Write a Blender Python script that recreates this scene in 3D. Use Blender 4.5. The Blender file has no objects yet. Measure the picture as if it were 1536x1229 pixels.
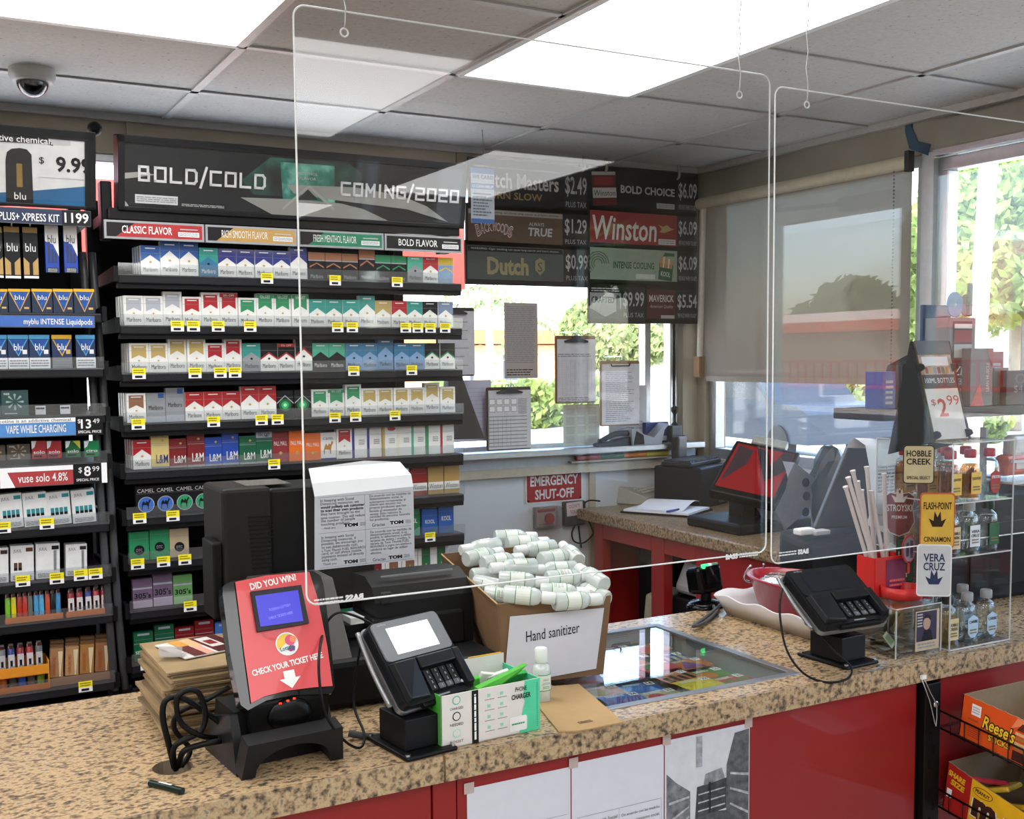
import bpy, bmesh, math, random
from mathutils import Matrix, Vector
random.seed(7)
S = bpy.context.scene
COL = S.collection

# ---------------------------------------------------------------- camera
F, CX, CY = 1670.3, 781.7, 665.0
YAW, PIT, ROL = -0.5049805, 0.0751755, -0.0081258
EYE = Vector((0, 0, 1.64))
def _ry(t): return Matrix(((math.cos(t), 0, math.sin(t)), (0, 1, 0), (-math.sin(t), 0, math.cos(t))))
def _rx(t): return Matrix(((1, 0, 0), (0, math.cos(t), -math.sin(t)), (0, math.sin(t), math.cos(t))))
def _rz(t): return Matrix(((math.cos(t), -math.sin(t), 0), (math.sin(t), math.cos(t), 0), (0, 0, 1)))
RC = _rz(ROL) @ _rx(PIT) @ _ry(YAW)
def _w(v): return Vector((v[0], v[2], -v[1]))
cam = bpy.data.cameras.new('camera')
camo = bpy.data.objects.new('camera', cam); COL.objects.link(camo)
_r, _d, _f = _w(RC[0]), _w(RC[1]), _w(RC[2])
camo.matrix_world = Matrix(((_r.x, -_d.x, -_f.x, EYE.x), (_r.y, -_d.y, -_f.y, EYE.y), (_r.z, -_d.z, -_f.z, EYE.z), (0, 0, 0, 1)))
cam.sensor_fit = 'HORIZONTAL'; cam.sensor_width = 36; cam.lens = F / 1536 * 36
cam.shift_x = (768 - CX) / 1536; cam.shift_y = (CY - 614.5) / 1536
cam.clip_start = .05; cam.clip_end = 400
S.camera = camo

# ---------------------------------------------------------------- light and exposure
S.view_settings.view_transform = 'Standard'; S.view_settings.look = 'None'
S.view_settings.exposure = 0.45; S.view_settings.gamma = 1; S.view_settings.use_curve_mapping = False
W = bpy.data.worlds.new('world'); S.world = W; W.use_nodes = True
_nt = W.node_tree; _sky = _nt.nodes.new('ShaderNodeTexSky'); _sky.sky_type = 'NISHITA'
_sky.sun_disc = False; _sky.sun_elevation = math.radians(52); _sky.sun_rotation = math.radians(215)
_sky.air_density = 1.0; _sky.dust_density = 2.5; _sky.ozone_density = 1.0
_nt.links.new(_sky.outputs[0], _nt.nodes['Background'].inputs[0])
_nt.nodes['Background'].inputs[1].default_value = 1.4
sun = bpy.data.lights.new('sun', 'SUN'); sun.energy = 7.5; sun.angle = math.radians(.6); sun.color = (1, .95, .87)
suno = bpy.data.objects.new('sun', sun); COL.objects.link(suno)
suno.rotation_euler = Vector((.45, .62, -.95)).to_track_quat('-Z', 'Y').to_euler()
LAMP = 5.5            # radiance of the ceiling light diffusers
S.cycles.max_bounces = 10; S.cycles.transparent_max_bounces = 24; S.cycles.transmission_bounces = 8
S.cycles.caustics_reflective = False; S.cycles.caustics_refractive = False
S.cycles.sample_clamp_indirect = 6

# ---------------------------------------------------------------- place helpers
CT = 1.02             # counter top height
def at(px, py, X=None, Y=None, Z=None):
    """World point where the sight line of a photo pixel meets a plane of the room."""
    d = _w(RC.transposed() @ Vector(((px - CX) / F, (py - CY) / F, 1)))
    if Z is not None: k = (Z - EYE.z) / d.z
    elif Y is not None: k = Y / d.y
    else: k = X / d.x
    return EYE + d * k

def frame(o, ex, ey):
    ex = Vector(ex).normalized(); ey = Vector(ey); ez = ex.cross(ey).normalized(); ey = ez.cross(ex); o = Vector(o)
    return Matrix(((ex.x, ey.x, ez.x, o.x), (ex.y, ey.y, ez.y, o.y), (ex.z, ey.z, ez.z, o.z), (0, 0, 0, 1)))
def FR(x, y, z): return frame((x, y, z), (1, 0, 0), (0, 0, 1))      # faces the camera side (-Y)
def T(x, y, z): return Matrix.Translation((x, y, z))
def RX(a): return Matrix.Rotation(math.radians(a), 4, 'X')
def RY(a): return Matrix.Rotation(math.radians(a), 4, 'Y')
def RZ(a): return Matrix.Rotation(math.radians(a), 4, 'Z')
I4 = Matrix.Identity(4)

# ---------------------------------------------------------------- materials
def lin(h):
    if not isinstance(h, str): return tuple(h)
    out = []
    for i in (0, 2, 4):
        c = int(h[i:i + 2], 16) / 255
        out.append(c / 12.92 if c <= .04045 else ((c + .055) / 1.055) ** 2.4)
    return tuple(out)
MATS = {}
def mat(h, rough=.5, metal=0., var=.06, scale=40., bump=0., coat=0., emit=0., stretch=None, ramp=None, detail=3):
    key = (h, rough, metal, var, scale, bump, coat, emit, stretch, str(ramp))
    if key in MATS: return MATS[key]
    m = bpy.data.materials.new('paint_%s' % h); m.use_nodes = True; nt = m.node_tree; b = nt.nodes['Principled BSDF']
    c = lin(h)
    b.inputs['Roughness'].default_value = rough; b.inputs['Metallic'].default_value = metal
    b.inputs['Coat Weight'].default_value = coat
    if not metal: b.inputs['Specular IOR Level'].default_value = .22 if max(c) < .03 else .4
    tc = nt.nodes.new('ShaderNodeTexCoord'); n = nt.nodes.new('ShaderNodeTexNoise'); n.inputs['Scale'].default_value = scale
    n.inputs['Detail'].default_value = detail
    src = tc.outputs['Object']
    if stretch:
        mp = nt.nodes.new('ShaderNodeMapping'); mp.inputs['Scale'].default_value = stretch
        nt.links.new(src, mp.inputs[0]); src = mp.outputs[0]
    nt.links.new(src, n.inputs['Vector'])
    r = nt.nodes.new('ShaderNodeValToRGB')
    if ramp:
        while len(r.color_ramp.elements) < len(ramp): r.color_ramp.elements.new(.5)
        for e, (p, hc) in zip(r.color_ramp.elements, ramp): e.position = p; e.color = (*lin(hc), 1)
    else:
        e = r.color_ramp.elements
        e[0].position = .3; e[0].color = (*[x * (1 - var) for x in c], 1)
        e[1].position = .7; e[1].color = (*[min(1, x * (1 + var)) for x in c], 1)
    nt.links.new(n.outputs['Fac'], r.inputs[0]); nt.links.new(r.outputs[0], b.inputs['Base Color'])
    if bump:
        bp = nt.nodes.new('ShaderNodeBump'); bp.inputs['Strength'].default_value = bump; bp.inputs['Distance'].default_value = .004
        nt.links.new(n.outputs['Fac'], bp.inputs['Height']); nt.links.new(bp.outputs[0], b.inputs['Normal'])
    if emit:
        b.inputs['Emission Strength'].default_value = emit
        nt.links.new(r.outputs[0], b.inputs['Emission Color'])
    MATS[key] = m
    return m
def clear(name, tint=(1, 1, 1), base=.04, rough=0., haze=0., hazec=(.8, .8, .8)):
    """Thin clear plastic or glass: see-through, with a mirror sheen that grows at grazing angles."""
    if name in MATS: return MATS[name]
    m = bpy.data.materials.new(name); m.use_nodes = True; nt = m.node_tree; nt.nodes.clear(); N = nt.nodes.new; L = nt.links.new
    out = N('ShaderNodeOutputMaterial'); mx = N('ShaderNodeMixShader'); tr = N('ShaderNodeBsdfTransparent'); gl = N('ShaderNodeBsdfGlossy')
    tc = N('ShaderNodeTexCoord'); nz = N('ShaderNodeTexNoise'); nz.inputs['Scale'].default_value = 12
    L(tc.outputs['Object'], nz.inputs['Vector'])
    rp = N('ShaderNodeValToRGB'); e = rp.color_ramp.elements
    e[0].color = (*[t * .985 for t in tint], 1); e[1].color = (*tint, 1)
    L(nz.outputs['Fac'], rp.inputs[0]); L(rp.outputs[0], tr.inputs[0])
    gl.inputs['Roughness'].default_value = rough
    lw = N('ShaderNodeLayerWeight'); lw.inputs['Blend'].default_value = .5
    pw = N('ShaderNodeMath'); pw.operation = 'POWER'; pw.inputs[1].default_value = 5
    ma = N('ShaderNodeMath'); ma.operation = 'MULTIPLY_ADD'; ma.inputs[1].default_value = 1 - base; ma.inputs[2].default_value = base
    L(lw.outputs['Facing'], pw.inputs[0]); L(pw.outputs[0], ma.inputs[0]); L(ma.outputs[0], mx.inputs[0])
    a = tr.outputs[0]
    if haze:
        df = N('ShaderNodeBsdfDiffuse'); df.inputs[0].default_value = (*hazec, 1); m2 = N('ShaderNodeMixShader'); m2.inputs[0].default_value = haze
        L(a, m2.inputs[1]); L(df.outputs[0], m2.inputs[2]); a = m2.outputs[0]
    L(a, mx.inputs[1]); L(gl.outputs[0], mx.inputs[2]); L(mx.outputs[0], out.inputs[0])
    MATS[name] = m
    return m
BLK = mat('080809', .5); BLK2 = mat('101113', .5); BLKG = mat('0a0a0b', .18); DGY = mat('2a2b2d', .5); GREY = mat('77797b', .5)
LGY = mat('b5b6b6', .5); WHT = mat('e9e9e6', .55); PAPER = mat('eeeef0', .75, var=.02); CHROME = mat('c8cacc', .22, 1.); ALU = mat('b9bcbe', .35, .9)
INK = mat('1b1b1f', .7); INKG = mat('8a8a90', .8); YEL = mat('f2e21c', .6); CARD = mat('9a7753', .8, var=.1, scale=25)
GLS = clear('pane_glass', (.97, .985, .98), .035); ACR = clear('clear_acrylic', (.965, .975, .97), .045); LIP = clear('clear_lip', (.9, .92, .93), .05, .05, .04)
EDGE = clear('edge_clear', (.9, .92, .92), .1, .05, .5, (.8, .82, .82))  # whitish haze paints the light that acrylic edges catch
PET = clear('clear_bottle', (.9, .93, .94), .07, .02)

# ---------------------------------------------------------------- mesh builder
_tc = {}
def text_geo(s, bold=0., shear=0.):
    k = (s, bold, shear)
    if k in _tc: return _tc[k]
    cu = bpy.data.curves.new('lettering', 'FONT'); cu.body = s; cu.size = 1; cu.offset = bold; cu.shear = shear; cu.resolution_u = 2
    ob = bpy.data.objects.new('lettering', cu)
    me = bpy.data.meshes.new_from_object(ob)
    vs = [(v.co.x, v.co.y) for v in me.vertices]; fs = [tuple(p.vertices) for p in me.polygons]
    bpy.data.objects.remove(ob); bpy.data.curves.remove(cu); bpy.data.meshes.remove(me)
    if not vs: vs = [(0, 0), (1, 0), (1, .7)]; fs = [(0, 1, 2)]
    x0 = min(v[0] for v in vs); x1 = max(v[0] for v in vs); y0 = min(v[1] for v in vs); y1 = max(v[1] for v in vs)
    _tc[k] = (vs, fs, x0, x1, y0, y1)
    return _tc[k]

class MB:
    def __init__(s, M=None): s.v = []; s.f = []; s.m = []; s.sm = []; s.mats = []; s.M = M or I4
    def mi(s, m):
        if m not in s.mats: s.mats.append(m)
        return s.mats.index(m)
    def add(s, vs, fs, m, M=None, smooth=False):
        A = s.M @ M if M is not None else s.M
        n = len(s.v); k = s.mi(m)
        s.v += [tuple(A @ Vector(v)) for v in vs]
        for f in fs: s.f.append(tuple(i + n for i in f)); s.m.append(k); s.sm.append(smooth)
        return s
    def poly(s, pts, m, M=None, z=0.):
        return s.add([(p[0], p[1], p[2] if len(p) > 2 else z) for p in pts], [tuple(range(len(pts)))], m, M)
    def rect(s, x0, y0, x1, y1, m, M=None, z=0.): return s.poly([(x0, y0), (x1, y0), (x1, y1), (x0, y1)], m, M, z)
    def prism(s, pts, d, m, M=None, side=None):
        """Outline in local XY, from z=0 back to z=-d."""
        n = len(pts); vs = [(p[0], p[1], 0) for p in pts] + [(p[0], p[1], -d) for p in pts]
        s.add(vs, [tuple(range(n)), tuple(range(2 * n - 1, n - 1, -1))], m, M)
        return s.add(vs, [(i, i + n, (i + 1) % n + n, (i + 1) % n) for i in range(n)], side or m, M)
    def box(s, c, sz, m, M=None, bev=0., seg=2):
        c = Vector(c); bm = bmesh.new(); bmesh.ops.create_cube(bm, size=1)
        for v in bm.verts: v.co = Vector((v.co.x * sz[0], v.co.y * sz[1], v.co.z * sz[2])) + c
        if bev: bmesh.ops.bevel(bm, geom=bm.edges[:], offset=bev, segments=seg, affect='EDGES', profile=.5)
        bm.verts.ensure_lookup_table()
        s.add([v.co[:] for v in bm.verts], [tuple(v.index for v in f.verts) for f in bm.faces], m, M, False); bm.free()
        return s
    def hexa(s, p, m, M=None, bev=0., seg=2):
        """Eight corners: bottom four ccw, top four ccw."""
        bm = bmesh.new(); vs = [bm.verts.new(q) for q in p]
        for f in ((3, 2, 1, 0), (4, 5, 6, 7), (0, 1, 5, 4), (1, 2, 6, 5), (2, 3, 7, 6), (3, 0, 4, 7)): bm.faces.new([vs[i] for i in f])
        if bev: bmesh.ops.bevel(bm, geom=bm.edges[:], offset=bev, segments=seg, affect='EDGES', profile=.5)
        bm.verts.index_update()
        s.add([v.co[:] for v in bm.verts], [tuple(v.index for v in f.verts) for f in bm.faces], m, M); bm.free()
        return s
    def lathe(s, prof, m, M=None, n=16, sx=1., sy=1.):
        vs = []; fs = []
        for r, z in prof: vs += [(r * sx * math.cos(2 * math.pi * i / n), r * sy * math.sin(2 * math.pi * i / n), z) for i in range(n)]
        for j in range(len(prof) - 1):
            for i in range(n): fs.append((j * n + i, j * n + (i + 1) % n, (j + 1) * n + (i + 1) % n, (j + 1) * n + i))
        s.add(vs, fs, m, M, True)
        caps = []
        if prof[0][0] > 1e-4: caps.append(tuple(range(n - 1, -1, -1)))
        if prof[-1][0] > 1e-4: caps.append(tuple(range((len(prof) - 1) * n, len(prof) * n)))
        if caps: s.add(vs, caps, m, M)
        return s
    def cyl(s, p0, p1, r, m, r1=None, n=12, M=None):
        p0 = Vector(p0); p1 = Vector(p1); d = p1 - p0; q = d.to_track_quat('Z', 'Y').to_matrix().to_4x4()
        return s.lathe([(r, 0), (r if r1 is None else r1, d.length)], m, (M or I4) @ T(*p0) @ q, n)
    def tube(s, pts, r, m, n=8, sub=5, M=None, closed=False):
        P = [Vector(p) for p in pts]
        if sub > 1 and len(P) > 2:
            Q = []; K = len(P)
            for i in range(K if closed else K - 1):
                g = (lambda j: P[j % K]) if closed else (lambda j: P[max(0, min(K - 1, j))])
                a, b, c, d = g(i - 1), g(i), g(i + 1), g(i + 2)
                for k in range(sub):
                    t = k / sub; Q.append(.5 * ((2 * b) + (c - a) * t + (2 * a - 5 * b + 4 * c - d) * t * t + (3 * b - a - 3 * c + d) * t ** 3))
            if not closed: Q.append(P[-1])
            P = Q
        vs = []; fs = []; K = len(P); up = None
        for i, p in enumerate(P):
            t = (P[(i + 1) % K] - P[i - 1]) if closed else (P[min(i + 1, K - 1)] - P[max(i - 1, 0)])
            t = t.normalized() if t.length > 1e-9 else Vector((0, 0, 1))
            if up is None: up = t.orthogonal().normalized()
            up = (up - t * up.dot(t)); up = up.normalized() if up.length > 1e-6 else t.orthogonal().normalized()
            w = t.cross(up)
            vs += [tuple(p + r * (math.cos(2 * math.pi * j / n) * up + math.sin(2 * math.pi * j / n) * w)) for j in range(n)]
        for i in range(K if closed else K - 1):
            k = (i + 1) % K
            for j in range(n): fs.append((i * n + j, i * n + (j + 1) % n, k * n + (j + 1) % n, k * n + j))
        if not closed: fs += [tuple(range(n - 1, -1, -1)), tuple(range((K - 1) * n, K * n))]
        return s.add(vs, fs, m, M, True)
    def sphere(s, c, r, m, M=None, n=16, sz=None, lo=-90, hi=90):
        k = 8; prof = [(max(r * math.cos(math.radians(lo + (hi - lo) * i / k)), 1e-5), r * math.sin(math.radians(lo + (hi - lo) * i / k))) for i in range(k + 1)]
        A = (M or I4) @ T(*c)
        if sz: A = A @ Matrix.Diagonal((sz[0], sz[1], sz[2], 1))
        return s.lathe(prof, m, A, n)
    def text(s, t, x, y, m, w=None, h=None, M=None, z=.0006, bold=.0, shear=0., al='c', rot=0.):
        """Lettering with its box centred (al c) or left-aligned (al l) at x, y."""
        vs, fs, x0, x1, y0, y1 = text_geo(t, bold, shear)
        bw = x1 - x0; bh = y1 - y0
        if w and h: sx, sy = w / bw, h / bh
        elif h: sx = sy = h / bh
        else: sx = sy = w / bw
        ox = -(x0 + x1) / 2 if al == 'c' else -x0; oy = -(y0 + y1) / 2
        A = (M or I4) @ T(x, y, z)
        if rot: A = A @ RZ(rot)
        return s.add([((a + ox) * sx, (b + oy) * sy, 0) for a, b in vs], fs, m, A)
    def lines(s, x0, y0, x1, y1, n, m, M=None, z=.0006, th=.5, ragged=.25, seed=1):
        """Rows of fine print too small to read."""
        rn = random.Random(seed); dy = (y1 - y0) / n
        for i in range(n):
            y = y1 - (i + .5) * dy; xe = x1 - (x1 - x0) * ragged * rn.random(); a = x0
            while a < xe:
                wd = (x1 - x0) * rn.uniform(.06, .2); b = min(a + wd, xe)
                s.rect(a, y - dy * th / 2, b, y + dy * th / 2, m, M, z); a = b + (x1 - x0) * .02
        return s
    def mesh(s, name):
        me = bpy.data.meshes.new(name); me.from_pydata(s.v, [], s.f)
        for m in s.mats: me.materials.append(m)
        me.polygons.foreach_set('material_index', s.m); me.polygons.foreach_set('use_smooth', s.sm); me.update()
        return me
    def build(s, name, parent=None, loc=None, label=None, cat=None, group=None, kind=None):
        o = bpy.data.objects.new(name, s.mesh(name)); COL.objects.link(o)
        if parent is not None: o.parent = parent
        if loc is not None: o.location = loc
        tag(o, label, cat, group, kind)
        return o

LABELS = {}
def tag(o, label=None, cat=None, group=None, kind=None):
    if label:
        o['label'] = label
        if cat: LABELS.setdefault(label, []).append(o.name)
    if cat: o['category'] = cat
    if group: o['group'] = group
    if kind: o['kind'] = kind
    return o
def thing(name, label, cat, loc=(0, 0, 0), rz=0., group=None, M=None):
    o = bpy.data.objects.new(name, None); COL.objects.link(o); o.empty_display_size = .05
    if M is not None: o.matrix_world = M
    else: o.location = loc; o.rotation_euler = (0, 0, math.radians(rz))
    return tag(o, label, cat, group)
def solo(name, mb, label, cat, loc=(0, 0, 0), rz=0., group=None, M=None):
    o = mb.build(name, None, None, label, cat, group)
    if M is not None: o.matrix_world = M
    else: o.location = loc; o.rotation_euler = (0, 0, math.radians(rz))
    return o
def struct(name, mb, kind='structure', parent=None): return mb.build(name, parent, kind=kind)
def rrect(x0, y0, x1, y1, r, n=5):
    out = []
    for cx, cy, a0 in ((x1 - r, y0 + r, -90), (x1 - r, y1 - r, 0), (x0 + r, y1 - r, 90), (x0 + r, y0 + r, 180)):
        out += [(cx + r * math.cos(math.radians(a0 + 90 * i / n)), cy + r * math.sin(math.radians(a0 + 90 * i / n))) for i in range(n + 1)]
    return out
ORD = ['first', 'second', 'third', 'fourth', 'fifth', 'sixth', 'seventh', 'eighth', 'ninth', 'tenth', 'eleventh', 'twelfth', 'thirteenth', 'fourteenth',
       'fifteenth', 'sixteenth', 'seventeenth', 'eighteenth', 'nineteenth', 'twentieth', 'twenty-first', 'twenty-second', 'twenty-third', 'twenty-fourth', 'twenty-fifth', 'twenty-sixth', 'twenty-seventh', 'twenty-eighth', 'twenty-ninth', 'thirtieth']
# ================================================================ the room
CEIL = 2.463; WB = 3.95; WR = 3.08
XL, YF = -3.6, -4.2                      # the far side walls, behind the camera
m_ceil = mat('b9b5b0', .9, scale=90, var=.05, bump=.2, ramp=((.27, '74706d'), (.33, 'b5b1ac'), (.7, 'c0bcb7')), detail=6)
m_wall = mat('c3c1bb', .7, scale=4, var=.05)
m_wallw = mat('cfd3d6', .6, scale=6, var=.03)
m_beige = mat('a59a88', .7, scale=5, var=.07)
m_floor = mat('b3ada2', .5, scale=3, var=.15)
m_bar = mat('b3b1ad', .5)
struct('floor', MB().box((-.2, -.1, -.05), (7.2, 8.6, .1), m_floor))
b = MB().box((-.2, -.1, CEIL + .03), (7.2, 8.7, .06), m_ceil)
struct('ceiling', b)
g = MB()
xs = [-3.0 + .61 * i + .0 for i in range(0)] + [.2 + .61 * i for i in range(-6, 5)]
ys = [3.5, 2.95] + [2.95 - .61 * i for i in range(1, 12)]
for x in xs: g.box((x, -.1, CEIL - .003), (.024, 8.1, .006), m_bar)
for y in ys: g.box((-.25, y, CEIL - .0035), (6.6, .024, .005), m_bar)
g.box((0, WB - .012, CEIL - .012), (6.2, .024, .024), m_bar).box((WR - .012, 0, CEIL - .012), (.024, 7.9, .024), m_bar)
struct('trim_1', g)

# back wall: white panels below the window, beige header above
b = MB(); b.box((-.2, WB + .06, .63), (6.6, .12, 1.26), m_wallw)
b.box((-.2, WB + .06, 2.4), (6.6, .12, .13), m_beige)
b.box((-2.2, WB + .06, 1.8), (2.6, .12, 1.2), m_beige)
b.box((3.045, WB + .06, 1.8), (.09, .12, 1.2), m_beige)
for x in (.71, 1.93, 2.49): b.box((x, WB - .004, 2.41), (.05, .012, .11), m_beige)
struct('wall_back', b)
s = at(686, 684, Y=3.9); e = at(1024, 665, Y=3.9)
b = MB(); b.box((1.45, 3.905, 1.262), (3.2, .1, .026), ALU, bev=.004)
b.box((1.45, 3.935, 1.225), (3.2, .025, .05), mat('b9c1c8', .5)); b.box((1.45, 3.93, 1.185), (3.2, .03, .035), mat('b8b09d', .6))
struct('trim_2', b)
b = MB()
for x in (.9, 2.52): b.box((x, 3.944, .6), (.03, .012, 1.15), mat('b8ad98', .6))
struct('trim_3', b)
# back window
def window(nm, x0, x1, z0, z1, M, muls=(), fr=.03, depth=.05):
    b = MB(M)
    for a, c in (((x0 + x1) / 2, z0 + fr / 2), ((x0 + x1) / 2, z1 - fr / 2)): b.box((a, c, 0), (x1 - x0, fr, depth), ALU, bev=.003)
    for x in (x0 + fr / 2, x1 - fr / 2) + tuple(muls): b.box((x, (z0 + z1) / 2, 0), (fr, z1 - z0 - 2 * fr, depth), ALU, bev=.003)
    o = struct(nm, b)
    g = MB(M); g.box(((x0 + x1) / 2, (z0 + z1) / 2, 0), (x1 - x0 - fr, z1 - z0 - fr, .006), GLS); g.build('pane', o)
    return o
MBK = FR(0, WB + .05, 0)
window('window_1', -.9, 2.99, 1.262, 2.338, MBK, (2.83, 2.965))
# right wall with openings
MRT = frame((WR + .05, 0, 0), (0, 1, 0), (0, 0, 1))      # local x runs along Y
b = MB()
def wr(y0, y1, z0, z1, m=m_beige): b.box((WR + .06, (y0 + y1) / 2, (z0 + z1) / 2), (.12, y1 - y0, z1 - z0), m)
wr(YF, 4.05, 2.33, CEIL, mat('8f897c', .7, var=.1, scale=6)); wr(.45, 4.05, 0, 1.2, m_wallw); wr(3.9, 4.05, 1.2, 2.33); wr(2.67, 2.72, 1.2, 2.33, mat('c2c5c7', .4))
wr(-1.29, -.36, 0, 2.33); wr(-1.83, -1.29, 0, 1.0); wr(YF, -1.83, 0, 2.33); wr(-.36, .45, 2.27, 2.33)
struct('wall_right', b)
window('window_2', 2.715, 3.9, 1.2, 2.335, MRT, (), .045)
window('window_3', .45, 2.675, 1.2, 2.31, MRT, (1.2,), .045)
window('window_4', -1.83, -1.29, 1.0, 2.25, MRT)
# glass door with its closer
b = MB(MRT)
for x in (-.32, .41): b.box((x, 1.13, 0), (.08, 2.26, .05), ALU, bev=.004)
for z in (.12, 2.22): b.box((.045, z, 0), (.65, .1, .05), ALU, bev=.004)
d = struct('door_1', b)
MB(MRT).box((.045, 1.14, 0), (.65, 1.98, .008), GLS).build('pane', d)
q = MB(MRT); q.box((.25, 2.2, -.06), (.26, .05, .05), DGY, bev=.006); q.tube([(.16, 2.2, -.085), (-.06, 2.19, -.24), (-.2, 2.25, -.05)], .008, DGY, sub=1); q.build('door_closer', d)
MB(MRT).tube([(-.28, .9, -.03), (-.28, .9, -.09), (-.28, 1.3, -.09), (-.28, 1.3, -.03)], .013, CHROME, sub=1).build('handle', d)
struct('wall_left', MB().box((XL - .06, 0, 1.23), (.12, 8.5, 2.46), m_wall))
b = MB().box((-.2, YF - .06, 1.23), (7.0, .12, 2.46), m_wall); struct('wall_front', b)
# wall-top strip between window frame and ceiling on the right: grey soffit board
b = MB(); b.box((WR - .012, 1.6, 2.375), (.02, 2.1, .1), mat('8c877b', .6, var=.1, scale=8)); b.box((WR - .015, 1.6, 2.318), (.03, 2.1, .02), ALU)
struct('trim_4', b)

# ceiling lights
m_dif = mat('ffffff', .6, var=.005, emit=LAMP)
def light(x0, x1, y0, y1, label):
    t = thing('ceiling_light', label, 'ceiling light', ((x0 + x1) / 2, (y0 + y1) / 2, CEIL - .004), group='fluorescent ceiling panels')
    w, l = x1 - x0, y1 - y0
    f = MB()
    for sx in (-1, 1): f.box((sx * (w / 2 - .011), 0, -.002), (.022, l - .026, .01), mat('d6d5d2', .5))
    for sy in (-1, 1): f.box((0, sy * (l / 2 - .011), -.002), (w - .026, .022, .01), mat('d6d5d2', .5))
    f.build('frame', t)
    MB().rect(-w / 2 + .022, -l / 2 + .022, w / 2 - .022, l / 2 - .022, m_dif, RX(180), 0.003).build('diffuser', t)
    return t
light(.2, .81, 1.73, 2.95, 'bright fluorescent panel light in the ceiling by the dome camera')
light(1.42, 2.03, 1.73, 2.95, 'bright fluorescent panel light in the ceiling above the clear sneeze guards')
light(.81, 1.42, -.77, .45, 'bright fluorescent panel light whose reflection shows in the sneeze guard top corner')
light(2.03, 2.64, -1.9, -.68, 'bright fluorescent panel light whose reflection crosses the dark header sign')
light(-1.02, -.41, .51, 1.73, 'unseen added fill light panel over the open floor before the counter')  # this and the two below: unseen lamps added for general illumination
light(-1.63, -1.02, -3.0, -1.8, 'unseen added fill light panel deep in the store')
light(.2, .81, -3.0, -1.8, 'unseen added fill light panel near the far store wall')
light(-2.24, -1.63, 1.12, 2.34, 'unseen added fill light panel over the aisle by the side wall')  # from here on: more unseen lamps added to keep the room bright
light(-.41, .2, -.71, .51, 'unseen added fill light panel just behind the viewer')
light(-2.24, -1.63, -.71, .51, 'unseen added fill light panel at the side wall aisle end')
light(-1.02, -.41, 2.04, 3.26, 'unseen added fill light panel above the vape rack aisle')
light(-2.85, -2.24, -2.4, -1.18, 'unseen added fill light panel in the far store corner')
light(1.42, 2.03, -3.6, -2.4, 'unseen added fill light panel by the store entrance')
light(-.41, .2, -2.5, -1.28, 'unseen added fill light panel in the middle of the store')

# dome camera
c = at(48, 128, Z=CEIL)
t = thing('dome_camera', 'white dome security camera under the ceiling above the vape display', 'camera', at(48, 104, Z=CEIL))
m_cw = mat('b9b7b2', .5)
MB().lathe([(.062, 0), (.062, -.018), (.056, -.034), (.052, -.036)], m_cw, n=28).build('housing', t)
MB().sphere((0, 0, -.034), .043, clear('smoked_dome', (.25, .25, .26), .12, .02), lo=-90, hi=0, n=24).build('dome', t)
MB().sphere((0, -.002, -.036), .026, BLK, n=14).build('lens', t)

# roller shade over the first side window
r = thing('roller_shade', 'grey brown roller shade drawn down over the side window', 'window shade', (WR - .05, 3.305, 2.3))
MB().cyl((0, -.572, 0), (0, .572, 0), .024, mat('bdb59d', .6), n=16).build('roller', r)
m_sh = bpy.data.materials.new('shade_screen'); m_sh.use_nodes = True; nt = m_sh.node_tree; nt.nodes.clear()
o_ = nt.nodes.new('ShaderNodeOutputMaterial'); mx = nt.nodes.new('ShaderNodeMixShader'); m2 = nt.nodes.new('ShaderNodeMixShader')
t_ = nt.nodes.new('ShaderNodeBsdfTransparent'); d_ = nt.nodes.new('ShaderNodeBsdfDiffuse'); tl = nt.nodes.new('ShaderNodeBsdfTranslucent')
wv = nt.nodes.new('ShaderNodeTexNoise'); wv.inputs['Scale'].default_value = 60
mr = nt.nodes.new('ShaderNodeMapRange'); mr.inputs[3].default_value = .84; mr.inputs[4].default_value = .90
d_.inputs[0].default_value = (.36, .32, .275, 1); tl.inputs[0].default_value = (.2, .175, .15, 1); t_.inputs[0].default_value = (.9, .88, .84, 1)
nt.links.new(wv.outputs[0], mr.inputs[0]); nt.links.new(mr.outputs[0], mx.inputs[0]); m2.inputs[0].default_value = .35
nt.links.new(d_.outputs[0], m2.inputs[1]); nt.links.new(tl.outputs[0], m2.inputs[2]); nt.links.new(t_.outputs[0], mx.inputs[1]); nt.links.new(m2.outputs[0], mx.inputs[2]); nt.links.new(mx.outputs[0], o_.inputs[0])
MB().box((.02, 0, -.385), (.0016, 1.14, .73), m_sh).build('screen', r)
MB().box((.02, 0, -.75), (.012, 1.08, .022), mat('8f887a', .6)).build('hem_bar', r)
q = MB()
for k in range(56): q.sphere((-.03, -.535, -.03 - k * .0125), .0035, mat('6d6b66', .4), n=6)
q.build('bead_chain', r)
MB().box((-.012, -.585, .0), (.03, .02, .07), DGY, bev=.003).build('bracket', r)

# blue tape on the window post
p0 = at(1358, 172, X=WR - .004); b = MB()
b.prism([(0, 0), (.035, .0), (.03, -.05), (.055, -.1), (.11, -.12), (.1, -.155), (.02, -.12), (.0, -.06)], .003, mat('2d4e66', .6, var=.2, scale=60), frame((0, 0, 0), (0, -1, 0), (0, 0, 1)))
solo('tape_strip', b, 'torn blue tape stuck to the wall above the window post', 'tape', p0)
# white pole standing in the corner
b0 = at(1055, 300, X=WR - .04); b1 = at(1050, 535, X=WR - .04)
t = thing('corner_pole', 'white pole standing upright in the window corner beside the hanging signs', 'pole', b0)
MB().cyl((0, 0, 0), b1 - b0, .014, mat('c9c4b8', .4)).build('tube', t)
MB().box(b1 - b0 + Vector((0, 0, -.045)), (.04, .04, .09), mat('8d6f4e', .7)).build('sleeve', t)

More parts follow.
